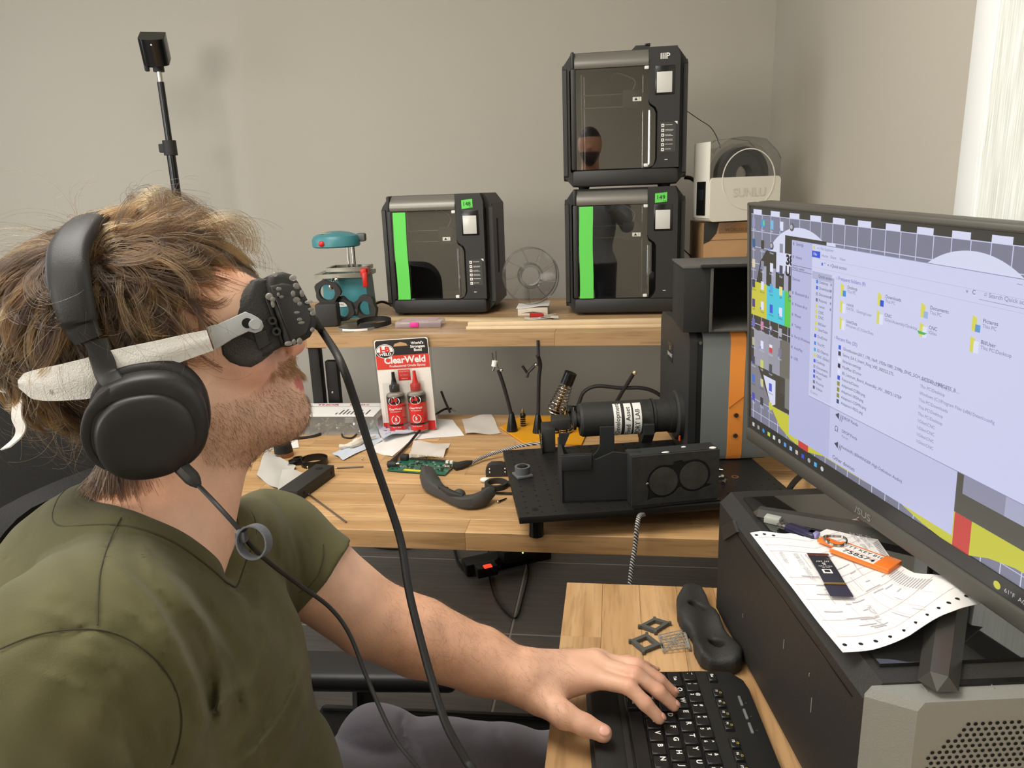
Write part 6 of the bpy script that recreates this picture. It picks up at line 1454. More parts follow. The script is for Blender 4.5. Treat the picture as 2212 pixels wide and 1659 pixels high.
# skin tones painted where the man really differs: scalp, beard, cheeks, lips
pv=px(V);sd3=((V-OH)@zh)
head=(V[:,2]>1.02)&(pv[:,0]<700)
hairpoly=[(560,605),(505,580),(440,575),(392,596),(388,650),(372,705),(392,770),(402,880),(420,905),(330,920),(250,1042),(150,1050),(40,930),(-40,800),(-60,600),(0,480),(200,400),(450,400),(580,560)]
beardpoly=[(405,880),(440,880),(480,868),(520,862),(555,845),(580,815),(600,785),(628,768),(662,772),(668,812),(636,822),(618,830),(640,845),(668,855),(700,880),(690,930),(640,950),(580,985),(545,1008),(450,1010),(420,960)]
sc_=inpoly(pv,hairpoly)&head;be=inpoly(pv,beardpoly)&head&~sc_
lips=head&(np.hypot((pv[:,0]-650)/16,(pv[:,1]-827)/15)<1)
me_col=np.ones((len(V),4),np.float32)
def L3(h):return np.array(lin(h)[:3])
skin=L3('#e2b69b');arm_=L3('#d5a383');me_col[:,:3]=skin
aw=np.clip((pv[:,0]-770)/90,0,1)*(pv[:,0]>700)*(V[:,2]<1.05);aw=aw*(1-.45*np.clip((pv[:,0]-1080)/120,0,1));me_col[:,:3]=me_col[:,:3]*(1-aw[:,None])+arm_*aw[:,None]
def blob(cx,cy,rx,ry,col,st,msk):
    w_=np.exp(-(((pv[:,0]-cx)/rx)**2+((pv[:,1]-cy)/ry)**2))*st*msk;me_col[:,:3]=me_col[:,:3]*(1-w_[:,None])+L3(col)*w_[:,None]
blob(640,745,35,35,'#c8745c',.6,head);blob(560,800,70,50,'#d98f78',.5,head);blob(440,590,90,30,'#c9795f',.45,head);blob(330,1060,90,50,'#cf8a68',.5,V[:,2]>1.0)
for nme,q in fp_.items():
    for j in (1,2,3):
        w_=np.exp(-(np.linalg.norm(V-(q[j]+A([0,0,.006])),axis=1)/.010)**2)*.35;me_col[:,:3]=me_col[:,:3]*(1-w_[:,None])+L3('#c4705a')*w_[:,None]
me_col[be,:3]=me_col[be,:3]*.80+L3('#8a6248')*.20
me_col[lips,:3]=L3('#c9726c');me_col[sc_,:3]=L3('#46362a')
skm=bpy.data.materials.new('skin');skm.use_nodes=True;nt=skm.node_tree;p_=nt.nodes['Principled BSDF'];at=nt.nodes.new('ShaderNodeVertexColor');at.layer_name='tone'
nz_=nt.nodes.new('ShaderNodeTexNoise');nz_.inputs['Scale'].default_value=38;nz_.inputs['Detail'].default_value=5;tc=nt.nodes.new('ShaderNodeTexCoord');rm=nt.nodes.new('ShaderNodeMapRange');rm.inputs[3].default_value=.90;rm.inputs[4].default_value=1.1;rm.inputs[1].default_value=.3;rm.inputs[2].default_value=.7
mx=nt.nodes.new('ShaderNodeMix');mx.data_type='RGBA';mx.blend_type='MULTIPLY';mx.inputs[0].default_value=1
nt.links.new(tc.outputs['Object'],nz_.inputs['Vector']);nt.links.new(nz_.outputs['Fac'],rm.inputs[0]);nt.links.new(at.outputs[0],mx.inputs[6]);nt.links.new(rm.outputs[0],mx.inputs[7]);nt.links.new(mx.outputs[2],p_.inputs['Base Color'])
vo=nt.nodes.new('ShaderNodeTexNoise');vo.inputs['Scale'].default_value=420;vo.inputs['Detail'].default_value=2;bp=nt.nodes.new('ShaderNodeBump');bp.inputs['Strength'].default_value=.16;bp.inputs['Distance'].default_value=.0015
nt.links.new(tc.outputs['Object'],vo.inputs['Vector']);nt.links.new(vo.outputs['Fac'],bp.inputs['Height']);nt.links.new(bp.outputs[0],p_.inputs['Normal'])
p_.inputs['Roughness'].default_value=.52;p_.inputs['Subsurface Weight'].default_value=.12;p_.inputs['Subsurface Radius'].default_value=(.01,.004,.002);p_.inputs['Subsurface Scale'].default_value=.8
body,V=fastmesh('body',V,Fq,skm,man,3)
ca=body.data.color_attributes.new('tone','FLOAT_COLOR','POINT');ca.data.foreach_set('color',me_col.ravel())
nail=mat('nail','#d6a18c',.3)
def rotframe(x,up):x=nrm(x);z=nrm(up-x*np.dot(up,x));return basis((0,0,0),tuple(x),tuple(np.cross(z,x)))
for nme,q in fp_.items():
    d=nrm(q[3]-q[2]);upv=A([0,0,1.]) if nme!='thumb' else nrm(A([-.15,-.45,.9]));upv=nrm(upv-d*(d@upv));r_={'little':.0062,'thumb':.0105}.get(nme,.0074)
    c=q[3]+d*.0005+upv*(r_-.0015);Mn=basis(tuple(c),tuple(d),tuple(np.cross(upv,d)))
    part('nail',B().sph((0,0,0),(r_*.72,r_*.58,.0020),16,8,M=Mn),nail,man,world=True)
# ------------------------------------------------ clothes
ol=bpy.data.materials.new('olive_cotton');ol.use_nodes=True;nt=ol.node_tree;p_=nt.nodes['Principled BSDF'];tc=nt.nodes.new('ShaderNodeTexCoord')
n1=nt.nodes.new('ShaderNodeTexNoise');n1.inputs['Scale'].default_value=9;n1.inputs['Detail'].default_value=5;rp=nt.nodes.new('ShaderNodeValToRGB');rp.color_ramp.elements[0].position=.3;rp.color_ramp.elements[1].position=.75;rp.color_ramp.elements[0].color=lin('#4b482e');rp.color_ramp.elements[1].color=lin('#5e5a3d')
n2=nt.nodes.new('ShaderNodeTexNoise');n2.inputs['Scale'].default_value=900;n2.inputs['Detail'].default_value=2;bp=nt.nodes.new('ShaderNodeBump');bp.inputs['Strength'].default_value=.25;bp.inputs['Distance'].default_value=.001
nt.links.new(tc.outputs['Object'],n1.inputs[0]);nt.links.new(tc.outputs['Object'],n2.inputs[0]);nt.links.new(n1.outputs['Fac'],rp.inputs[0]);nt.links.new(rp.outputs[0],p_.inputs[0]);nt.links.new(n2.outputs['Fac'],bp.inputs['Height']);nt.links.new(bp.outputs[0],p_.inputs['Normal'])
p_.inputs['Roughness'].default_value=.85;p_.inputs['Sheen Weight'].default_value=.08;p_.inputs['Specular IOR Level'].default_value=.2
sh=SDF();I=.007
torso(sh,I,False)
sh.el(Bp(600,1690,.02),(.055,.07,.08),RB,k=.04)
HE=dep(684,1243,.873);sh.rc(FS,HE+nrm(HE-FS)*.03,.047+I,.0565,k=.03)
sh.rc(NS,NE-A([0,0,.02]),.060,.066,k=.05)
# flat cut of the far sleeve hem and the lower edge of the shirt
hn=nrm(EL-FS);hc=HE+hn*.004
sh.fn(lambda P:np.maximum((hc-P)@hn,np.linalg.norm(P-hc,axis=1)-.10),hc+hn*.05,.12,k=.003,op='s')
nc2=nrm(NE-NS);hc2=NE-nc2*.03
sh.fn(lambda P:np.maximum((hc2-P)@nc2,np.linalg.norm(P-hc2,axis=1)-.10),hc2+nc2*.05,.12,k=.003,op='s')
# neck opening: an egg-shaped hole on the collar plane
cPb=Bp(212,1042,0);cPv=Bp(494,1224,.0);cPn=Bp(335,1146,.074)
cE1=nrm(cPv-cPb);cN=nrm(np.cross(cPn-cPb,cE1));cN=cN if cN[2]>0 else -cN;cE2=np.cross(cN,cE1);cC=(cPb+cPv)/2;cA=np.linalg.norm(cPv-cPb)/2
def egg(P):
    q=P-cC;x=q@cE1/cA;y=q@cE2/(.076-.016*np.clip(x,-1,1));return (np.sqrt(x*x+y*y)-1)*.072,q@cN
def cutd(P):
    d,h=egg(P);return np.maximum(d,-.075-h)
def bands(P):
    d,h=egg(P);c=d;return (-.0022*np.clip(1-np.abs(c-.008)/.009,0,1)**.5*(c<.018)+.0014*np.exp(-((c-.0178)/.0016)**2))*(np.abs(h)<.08)
folds=[([(30,1300),(140,1330),(230,1400),(300,1500)],14,-.003),([(60,1440),(180,1490),(270,1570),(310,1670)],12,-.003),([(560,1290),(575,1380),(550,1470),(500,1560)],13,-.003),([(600,1300),(618,1390),(600,1480),(545,1590)],10,.0028),([(345,1230),(430,1330),(505,1430),(540,1530),(520,1660)],12,-.0032),([(250,1290),(330,1370),(380,1450)],10,-.0025),([(480,1260),(520,1300),(545,1370)],12,-.002),([(570,1090),(600,1160),(612,1230)],8,-.002),([(620,1130),(640,1200),(642,1260)],7,-.002),([(238,1206),(318,1286),(377,1389),(417,1477),(437,1556),(397,1680)],16,-.0050),([(270,1215),(350,1300),(405,1395),(447,1480),(462,1560),(425,1670)],13,.0045),
([(290,1171),(381,1270),(449,1357),(485,1457),(477,1556),(429,1650)],16,-.0045),([(325,1175),(420,1275),(485,1360),(520,1457),(505,1570),(455,1660)],18,.0035),
([(0,1404),(71,1372),(199,1358),(278,1380),(357,1444),(389,1511),(397,1559),(373,1655)],4,.0030),([(254,1131),(225,1200),(215,1270),(212,1352)],3.5,.0025),
([(659,1397),(640,1480),(590,1570),(516,1659)],14,-.0055),([(640,1440),(610,1520),(560,1590),(490,1659)],12,.0050),([(667,1469),(655,1540),(620,1610),(570,1680)],12,-.0050),([(690,1500),(680,1570),(650,1640),(600,1700)],12,.0045),
([(555,1240),(565,1310),(560,1360)],14,-.0025),([(400,1240),(480,1330),(540,1400),(560,1470)],22,-.0022),([(130,1390),(240,1440),(320,1530),(360,1640)],20,-.0040),([(170,1420),(280,1480),(345,1570),(365,1660)],12,.0030),
([(60,1290),(150,1275),(210,1310)],22,-.002),([(150,1540),(260,1590),(330,1680)],22,-.0025),([(590,1060),(630,1130),(650,1220),(655,1290)],9,.0040),([(560,1050),(600,1130),(622,1210),(640,1290)],11,-.0030),([(640,1110),(665,1180),(672,1260)],7,.0022),
([(520,1090),(545,1150),(560,1230)],10,-.0022),([(300,1145),(360,1215),(420,1260)],9,-.0018),([(440,1560),(500,1500),(560,1440)],12,-.003),([(300,1150),(330,1250),(400,1340)],10,-.0018)]
def foldd(P):
    q=px(P);o=np.zeros(len(P))
    for pl,w_,a_ in folds:
        a0=np.array(pl[0],float);a1=np.array(pl[-1],float);L_=np.hypot(*(a1-a0));t=((q[:,:2]-a0)@(a1-a0))/(L_*L_);tp=np.clip(t/.25,0,1)*np.clip((1-t)/.25,0,1) if w_>5 else 1.
        d=polydist(q,pl);o+=1.5*a_*np.exp(-(d/w_/.9)**1.5)*(d<w_*3)*tp
    o=.0055*np.tanh(o/.0055)*np.where(o>0,.62,1)
    o+=.0010*np.sin(q[:,0]*.045+2*np.sin(q[:,1]*.013))*np.sin(q[:,1]*.021+1)
    return o
shirt_base=len(sh.ops)
sh.fn(foldd,Bp(350,1350),.60,op='a');sh.fn(bands,Bp(380,1100),.16,op='a')
sh.fn(cutd,Bp(390,1080),.14,k=.002,op='s')
sh.fn(lambda P:.62-P[:,2],A([-.4,.6,.5]),.5,op='i')
V2,F2_=sh.mesh((-.74,.12,.58),(-.10,.95,1.22),.0032);shirt,V2=fastmesh('t_shirt',V2,F2_,ol,man,2)
# ribbed collar band following the neck opening
sb_=SDF();sb_.ops=sh.ops[:shirt_base+1]
N_=96;K_=5;hh=np.linspace(.075,-.075,90);P=np.zeros((N_+1,K_,3))
for j in range(K_):
    w_=-.0015+j/(K_-1)*.0155
    for i in range(N_+1):
        a_=2*PI*i/N_;x=math.cos(a_);y=math.sin(a_)
        # boundary of the egg plus the band width
        r_=1+w_/.072;X=x*r_;Y=y*r_*(.076-.016*min(max(X,-1),1));base=cC+cE1*X*cA+cE2*Y
        L_=base+hh[:,None]*cN;v_=sb_.ev(L_);k_=np.argmax(v_<0);hz2=hh[k_]+(hh[max(k_-1,0)]-hh[k_])*(-v_[k_]/(v_[max(k_-1,0)]-v_[k_]+1e-9)) if v_[k_]<0 else hh[-1]
        P[i,j]=[hz2,0,0] 
H_=P[:,:,0].copy()
for it in range(3):H_=(np.roll(H_[:-1],1,0)+2*H_[:-1]+np.roll(H_[:-1],-1,0))/4;H_=np.vstack([H_,H_[:1]])
for j in range(K_):
    w_=-.0015+j/(K_-1)*.0155
    for i in range(N_+1):
        a_=2*PI*i/N_;x=math.cos(a_);y=math.sin(a_);r_=1+w_/.072;X=x*r_;Y=y*r_*(.076-.016*min(max(X,-1),1));P[i,j]=cC+cE1*X*cA+cE2*Y+cN*(H_[i,j]+(.0036 if 0<j<K_-1 else (.0010 if j else -.001)))
if np.cross(P[1,0]-P[0,0],P[0,1]-P[0,0])@cN<0:P=P[::-1]
part('collar',B().grid(P,0,.003),ol,man,world=True,ang=70)
olt=mat('olive_stitching','#3a3826',.9)
jo=K_-1 if np.linalg.norm(P[0,K_-1]-cC)>np.linalg.norm(P[0,0]-cC) else 0
ring3=P[:-1,jo]+cN*.0006;part('seam',B().tube(ring3,.0009,6,closed=True),olt,man,world=True)
pv2=px(V2)
def onshirt(pl,n=60,off=.0014):
    o=[]
    for q in samp(pl,n):
        d=np.hypot(pv2[:,0]-q[0],pv2[:,1]-q[1]);m=d<9
        if m.any():
            dm=pv2[m,2];k_=dm.min()+.012;mm=np.flatnonzero(m)[dm<k_];w_=1/(d[mm]+.5)**2;zc_=(pv2[mm,2]*w_).sum()/w_.sum();o.append(dep(q[0],q[1],zc_-off))
    o=np.array(o)
    for _ in range(14):o[1:-1]=(o[:-2]+2*o[1:-1]+o[2:])/4
    return o
for pl,w_ in (([(0,1402),(35,1386),(71,1371),(130,1361),(199,1357),(240,1363),(278,1379),(320,1408),(357,1443),(376,1475),(389,1510),(397,1558),(388,1610),(373,1652)],.0005),([(262,1118),(254,1131),(238,1165),(225,1200),(215,1240),(212,1290),(211,1350)],.0005),([(699,1176),(700,1200),(690,1240),(668,1268),(645,1281)],.0005)):
    part('seam',B().tube(onshirt(pl),w_,6),olt,man,world=True)
# trousers
gt=mat('grey_trouser_cloth','#67636a',.9,bump=.35,bscale=700,var=.12,vscale=12,sheen=.2)
tr=SDF();tr.el(PEL,(.155,.185,.135),k=.05)
tr.chain([PEL+A([.02,.09,0]),LK],[.097,.076],k=.04);tr.chain([PEL+A([.02,-.09,0]),RK],[.097,.076],k=.04)
tr.chain([LK,LK+A([.02,0,-.25]),LK+A([.03,0,-.44])],[.073,.064,.060],k=.02);tr.chain([RK,RK+A([.02,0,-.25]),RK+A([.03,0,-.44])],[.073,.064,.060],k=.02)
tr.el(onz(820,1600,.645),(.058,.045,.050),k=.005);tr.el(onz(955,1640,.625),(.075,.06,.05),k=.015);tr.el(onz(1085,1640,.62),(.06,.05,.045),k=.015)
tf=[([(868,1550),(874,1600),(890,1660)],6,.007),([(905,1610),(925,1660)],6,.004),([(980,1590),(1000,1660)],10,.002),([(905,1575),(985,1568),(1040,1565),(1070,1600),(1090,1660)],12,-.003),([(1075,1585),(1095,1630),(1105,1670)],7,.005),([(760,1590),(830,1570),(860,1575)],5,.0012)]
def tfd(P):
    q=px(P);o=.0014*np.sin(q[:,0]*.05)*np.sin(q[:,1]*.04)
    for pl,w_,a_ in tf:
        d=polydist(q,pl);o+=a_*np.exp(-(d/w_)**2)
    return o
tr.fn(tfd,A([-.1,.75,.6]),.4,op='a')
V3,F3_=tr.mesh((-.62,.34,.08),(.24,1.08,.76),.0045);fastmesh('trousers',V3,F3_,gt,man,2)
for K in (LK,RK):
    s_=SDF();s_.rc(K+A([.01,0,-.545]),K+A([.17,0,-.552]),.034,.026,k=.01).sp(K+A([.03,0,-.51]),.040,k=.02);s_.fn(lambda P:.004-P[:,2],K+A([.08,0,-.55]),.3,op='i')
    v_,f_=s_.mesh(K+A([-.06,-.07,-.60]),K+A([.24,.07,-.44]),.005);fastmesh('shoe',v_,f_,mat('dark_shoe','#2b2a2b',.6),man,1)
# ------------------------------------------------ hair
hm=bpy.data.materials.new('brown_hair');hm.use_nodes=True;nt=hm.node_tree;nt.nodes.remove(nt.nodes['Principled BSDF'])
ph2=nt.nodes.new('ShaderNodeBsdfHairPrincipled');ci=nt.nodes.new('ShaderNodeHairInfo') if hasattr(bpy.types,'ShaderNodeHairInfo') else None
ph2.parametrization='COLOR';hr=nt.nodes.new('ShaderNodeValToRGB');hr.color_ramp.elements[0].color=lin('#221811');hr.color_ramp.elements[1].color=lin('#6e5536')
hr.color_ramp.elements.new(.55).color=lin('#3f2f20')
nt.links.new(ci.outputs['Random'],hr.inputs[0]);nt.links.new(hr.outputs[0],ph2.inputs['Color']);ph2.inputs['Roughness'].default_value=.35
nt.links.new(ph2.outputs[0],nt.nodes['Material Output'].inputs[0])
rg=np.random.default_rng(11)
SC=H(285,705);SR=A([265*M_,222*M_,.077]);SRt=rotz(RH,.10)
guides=A([(250,470,1,-.5),(330,440,.5,-1),(400,440,.9,-.8),(470,480,1,-.1),(530,530,.9,.5),(560,560,.8,.6),(400,520,1,.1),(300,540,.9,.4),(240,600,.5,1),(330,620,.6,.9),(380,700,.25,1),(280,700,.3,1),(450,555,.95,.35),(360,570,.9,.5),(400,640,.2,1),(400,800,.1,1),(410,870,.3,1),
(130,500,-.8,-.5),(60,540,-.9,.3),(30,620,-.4,1),(80,650,-.2,1),(60,750,.1,1),(130,600,-.1,1),(120,720,.15,1),(150,850,.2,1),(100,900,.3,1),(200,950,.4,1),(240,1010,.6,.9),(0,700,-.1,1),(190,520,-.2,-.8)])
gd=guides[:,2:]/np.linalg.norm(guides[:,2:],axis=1)[:,None]
def field(uv):
    d2=((uv[:,None,:]-guides[None,:,:2])**2).sum(2)+400;w_=1/d2**1.6;w_/=w_.sum(1)[:,None];f_=w_@gd;return f_/(np.linalg.norm(f_,axis=1)[:,None]+1e-9)
def grow(n,k,length,lift,side=1,top=False,seed=0,clump=.62):
    rg=np.random.default_rng(seed)
    q=rg.normal(size=(n*4,3));q/=np.linalg.norm(q,axis=1)[:,None];q[:,2]=np.abs(q[:,2])*side
    P=SC+(q*SR)@SRt;N=(q/SR)@SRt;N/=np.linalg.norm(N,axis=1)[:,None];uv=px(P)
    m=inpoly(uv,hairpoly)|((side<0)&(uv[:,1]<640))
    if top:m&=(uv[:,1]<530)&(uv[:,0]>225)&(uv[:,0]<540)
    P,N=P[m][:n],N[m][:n];n=len(P)
    uv=px(P);# clump centres share a random bend
    cl=np.floor(uv[:,0]/17+rg.uniform(-.3,.3,n)).astype(int)*131+np.floor(uv[:,1]/17).astype(int)*7919
    cr_=np.random.default_rng(5).normal(size=(4096,4));cb=cr_[cl%4096]
    L=length*(1+.25*rg.normal(size=n)+.18*cb[:,0]).clip(.35,2);out=[P-N*.002];cur=P.copy();vel=N*.9
    ux=xh;uy=-yh
    for i in range(1,k):
        t=i/(k-1);f_=field(px(cur)[:,:2]);ang=cb[:,1]*.35+rg.normal(size=n)*.10+ (cb[:,2]*.9*(t**2));c,s_=np.cos(ang),np.sin(ang);f2=np.stack([f_[:,0]*c-f_[:,1]*s_,f_[:,0]*s_+f_[:,1]*c],1)
        tg=f2[:,:1]*ux+f2[:,1:]*uy
        rel=(cur-SC)@SRt.T;nn=(rel/SR**2)@SRt;nn/=np.linalg.norm(nn,axis=1)[:,None];tg=tg-nn*(tg*nn).sum(1)[:,None];tg/=np.linalg.norm(tg,axis=1)[:,None]+1e-9
        lf=lift*(1-t)**1.0*(1+.5*cb[:,3])[:,None][:,0] if not top else lift*(1-t*1.6)*(1+.4*cb[:,3])
        vel=.45*vel+.55*(tg+nn*np.asarray(lf)[:,None]);vel/=np.linalg.norm(vel,axis=1)[:,None];cur=cur+vel*(L/(k-1))[:,None]
        rel=(cur-SC)@SRt.T;k0=np.sqrt(((rel/SR)**2).sum(1));low=k0<1.02;sc2=np.where(low,1.02/k0,1);cur=SC+(rel*sc2[:,None])@SRt
        out.append(cur.copy())
    S_=np.stack(out,1);uq,inv=np.unique(cl,return_inverse=True);inv=inv.ravel();cnt=np.bincount(inv).astype(float)
    mean=np.stack([np.stack([np.bincount(inv,S_[:,i,a],len(uq))/cnt for a in range(3)],1) for i in range(k)],1)
    t=(np.arange(k)/(k-1))[None,:,None];S_=S_+(mean[inv]-S_)*(clump*t**.8);return S_,cb[:,1]
HMS=[]
def hairmat(n_,a_,b_):
    m=bpy.data.materials.new(n_);m.use_nodes=True;nt=m.node_tree;nt.nodes.remove(nt.nodes['Principled BSDF']);p=nt.nodes.new('ShaderNodeBsdfHairPrincipled');p.parametrization='COLOR'
    ci=nt.nodes.new('ShaderNodeHairInfo');r=nt.nodes.new('ShaderNodeValToRGB');r.color_ramp.elements[0].color=lin(a_);r.color_ramp.elements[1].color=lin(b_);nt.links.new(ci.outputs['Random'],r.inputs[0]);nt.links.new(r.outputs[0],p.inputs['Color']);p.inputs['Roughness'].default_value=.3;nt.links.new(p.outputs[0],nt.nodes['Material Output'].inputs[0]);return m
HMS=[hairmat('hair_dark','#140d08','#2a1c10'),hairmat('hair_mid','#2a1a0e','#503519'),hairmat('hair_light','#4d351c','#835f33')]
def emit(name,S_,tone,rad,tip=.5):
    lo,hi=np.quantile(tone,[.38,.78])
    for m_,h_ in ((tone<=lo,0),((tone>lo)&(tone<=hi),1),(tone>hi,2)):
        if m_.any():strands(name,S_[m_],rad,HMS[h_],man,tip)
a1_,b1_=grow(17000,9,.046,.15,1,seed=1);a2_,b2_=grow(3000,9,.044,.12,-1,seed=2)
emit('hair',np.concatenate([a1_,a2_]),np.concatenate([b1_,b2_]),.00024)
a1_,b1_=grow(2500,11,.062,2.0,1,True,seed=3,clump=.6);a2_,b2_=grow(1200,11,.064,2.3,-1,True,seed=4,clump=.6)
emit('hair_tuft',np.concatenate([a1_,a2_]),np.concatenate([b1_,b2_]),.00016)
a1_,b1_=grow(700,12,.058,1.2,1,seed=9,clump=.2);emit('flyaway_hair',a1_,b1_,.00010)
# beard, stubble and arm hair rooted on the skin itself
pvb=px(V);N_=np.zeros(len(V)*3,np.float32);body.data.vertices.foreach_get('normal',N_);N_=N_.reshape(-1,3)
def rooted(mask,n,length,dirs,k=4,lift=.5,seed=0,curl=.3):
    rg=np.random.default_rng(seed);ix=np.flatnonzero(mask);ix=rg.choice(ix,n);P=V[ix]+rg.normal(size=(n,3))*.0012;N=N_[ix];L=length*rg.uniform(.5,1.3,n)
    d=A(dirs)/np.linalg.norm(dirs)+rg.normal(size=(n,3))*curl;d-=N*(d*N).sum(1)[:,None];d/=np.linalg.norm(d,axis=1)[:,None];out=[P-N*.0008];c=P
    for i in range(1,k):
        t=i/(k-1);v_=d+N*lift*(1-t);v_/=np.linalg.norm(v_,axis=1)[:,None];c=c+v_*(L/(k-1))[:,None];out.append(c)
    return np.stack(out,1)
front=((V-C0)*N_).sum(1)<.15
np_m=sc_&(pvb[:,1]>840)&(pvb[:,0]<330)&(pvb[:,0]>20)
strands('nape_hair',rooted(np_m,6500,.036,xh*.40-yh,k=7,lift=.22,seed=21,curl=.14),.00026,HMS[0],man,.6);strands('nape_hair',rooted(np_m,2500,.036,xh*.40-yh,k=7,lift=.26,seed=22,curl=.18),.00022,HMS[1],man,.6)
bm2=be&front if len(be)==len(V) else None
bh=bpy.data.materials.new('beard_hair');bh.use_nodes=True;nt=bh.node_tree;p_=nt.nodes['Principled BSDF'];ci=nt.nodes.new('ShaderNodeHairInfo');hr=nt.nodes.new('ShaderNodeValToRGB');hr.color_ramp.elements[0].color=lin('#5a4231');hr.color_ramp.elements[1].color=lin('#a98560');nt.links.new(ci.outputs['Random'],hr.inputs[0]);nt.links.new(hr.outputs[0],p_.inputs[0]);p_.inputs['Roughness'].default_value=.5
BDn=xh*.35-yh*1.0
mlow=be&front&(pvb[:,1]>845);strands('beard',np.concatenate([rooted(be&front,2300,.0040,BDn,lift=.35,seed=1),rooted(mlow,1500,.0055,xh*.35-yh*.9,lift=.6,seed=2)]),.00009,bh,man,.5)
mst=be&front&(pvb[:,0]>585)&(pvb[:,1]<812)&(pvb[:,1]>768);strands('moustache',rooted(mst,650,.0075,xh*.5-yh*1.0,lift=.7,seed=3,curl=.18),.00013,mat('moustache_hair','#b08a5c',.5),man,.5)
am=(pvb[:,0]>830)&(pvb[:,0]<1230)&(V[:,2]>.75)&(V[:,2]<.98)&(N_[:,2]>-.3);strands('arm_hair',rooted(am,1500,.012,A([.6,-.8,-.2]),lift=.5,seed=5,curl=.5),.00006,mat('arm_hair_brown','#6b4a36',.6),man,.4)
# ================================================================= goggle headset worn on the face
def HX(pts,s):
    q=[H(u,v,s)-OH for u,v in pts];return [(float(p@xh),float(p@yh)) for p in q]
HM=basis(tuple(OH),tuple(xh),tuple(yh))    # local x forward, y up, z to the viewer's side
gh=thing('goggle_headset','black printed goggle headset with white elastic strap worn over the man\'s eyes','headset',M=HM)
def hp(name,pts,s0,s1,m,bev=.003,sm=None,label=None,par=gh):
    bm=bmesh.new();xy=HX(pts,sm if sm is not None else s1);vs=[bm.verts.new((x,y,s0)) for x,y in xy];f=bm.faces.new(vs);r=bmesh.ops.extrude_face_region(bm,geom=[f]);bmesh.ops.translate(bm,verts=[v for v in r['geom'] if isinstance(v,bmesh.types.BMVert)],vec=(0,0,s1-s0))
    bmesh.ops.recalc_face_normals(bm,faces=bm.faces[:])
    if bev:bmesh.ops.bevel(bm,geom=[e_ for e_ in bm.edges if abs(e_.verts[0].co.z-e_.verts[1].co.z)<1e-6],offset=bev,segments=3,affect='EDGES',profile=.5)
    return part(name,B().bm(bm),m,par,label=label,ang=40)
GF=mat('grey_foam_gasket','#454340',.85,bump=.7,bscale=700)
hp('face_gasket',[(540,611),(517,640),(494,662),(478,680),(473,700),(471,725),(470,748),(478,768),(496,784),(520,793),(544,795),(568,781),(592,762),(600,700),(588,640),(570,604)],-.060,.067,GF,.006)
hp('shell',[(546,604),(562,600),(580,602),(596,660),(610,715),(622,744),(596,757),(567,774),(556,745),(530,733),(502,725),(497,690),(510,668),(532,640)],-.064,.068,K_print,.004)
hp('lower_panel',[(548,724),(575,713),(585,742),(560,757)],-.065,.0695,K_print,.001)
hs2=hp('front_housing',[(579,596),(594,589),(612,586),(632,592),(645,607),(662,638),(676,665),(686,688),(684,706),(672,728),(650,741),(626,750),(616,744),(604,700),(592,660),(581,635),(577,612)],-.066,.074,K_matte,.005)
hp('side_cover',[(592,640),(606,633),(640,640),(664,660),(674,690),(664,722),(628,738),(616,705)],-.068,.0765,mat('cover_black','#201f1e',.35),.0015)
hp('upper_ridge',[(583,618),(610,611),(640,616),(655,640),(628,645),(600,650),(588,640)],-.067,.0765,K_print,.002)
hp('gap_strip',[(571,640),(578,636),(612,735),(614,742),(608,745)],.060,.0715,mat('recess_black','#121211',.5),.001)
gb=mat('hot_glue','#b9b6ad',.08,trans=.6,alpha=.8)
r=np.random.default_rng(5)
for k,(u,v) in enumerate([(583,640),(590,646),(602,636),(609,641),(590,656),(603,624),(634,634),(641,648),(648,656),(642,675),(648,690),(652,697),(641,618),(653,634),(668,652),(673,668),(677,676),(676,712),(624,742),(636,738),(648,737),(595,592),(634,600)]):
    x,y=HX([(u,v)],.078)[0];part('glue_blob',B().sph((x,y,.0755),(r.uniform(.0016,.0038),r.uniform(.0016,.0034),.0018),10,6),gb,gh)
for (u,v) in ((588,693),(597,716)):
    x,y=HX([(u,v)],.072)[0];part('boss',B().lathe([(.0012,.070),(.0036,.070),(.0036,.0735),(.0018,.0735)],16,M=TR(x,y,0)),K_print,gh)
# strap arm, knob
ARM=mat('frosted_arm','#a9abab',.4)
ring_=[(u,v) for u,v in [(441,711),(455,703),(470,700),(500,687),(530,673),(545,679),(556,685),(566,693),(570,705),(565,715),(552,720),(537,716),(505,731),(473,751),(462,757),(453,762),(448,745)]]
hp('strap_arm',ring_,.0745,.0775,ARM,.0008)
x,y=HX([(550,701)],.08)[0];part('knob',B().cyl((x,y,.0775),(x,y,.0835),.0046,.0042,n=28),ARM,gh)
x,y=HX([(534,698)],.078)[0];part('slot_hole',B().cyl((x,y,.0776),(x,y,.0778),.0042,n=28),MC['hole_dark'],gh)
hp('strap_slot',[(443,713),(447,711),(463,753),(458,756)],.0776,.0779,mat('slot_brown','#6e3a2a',.6),0)
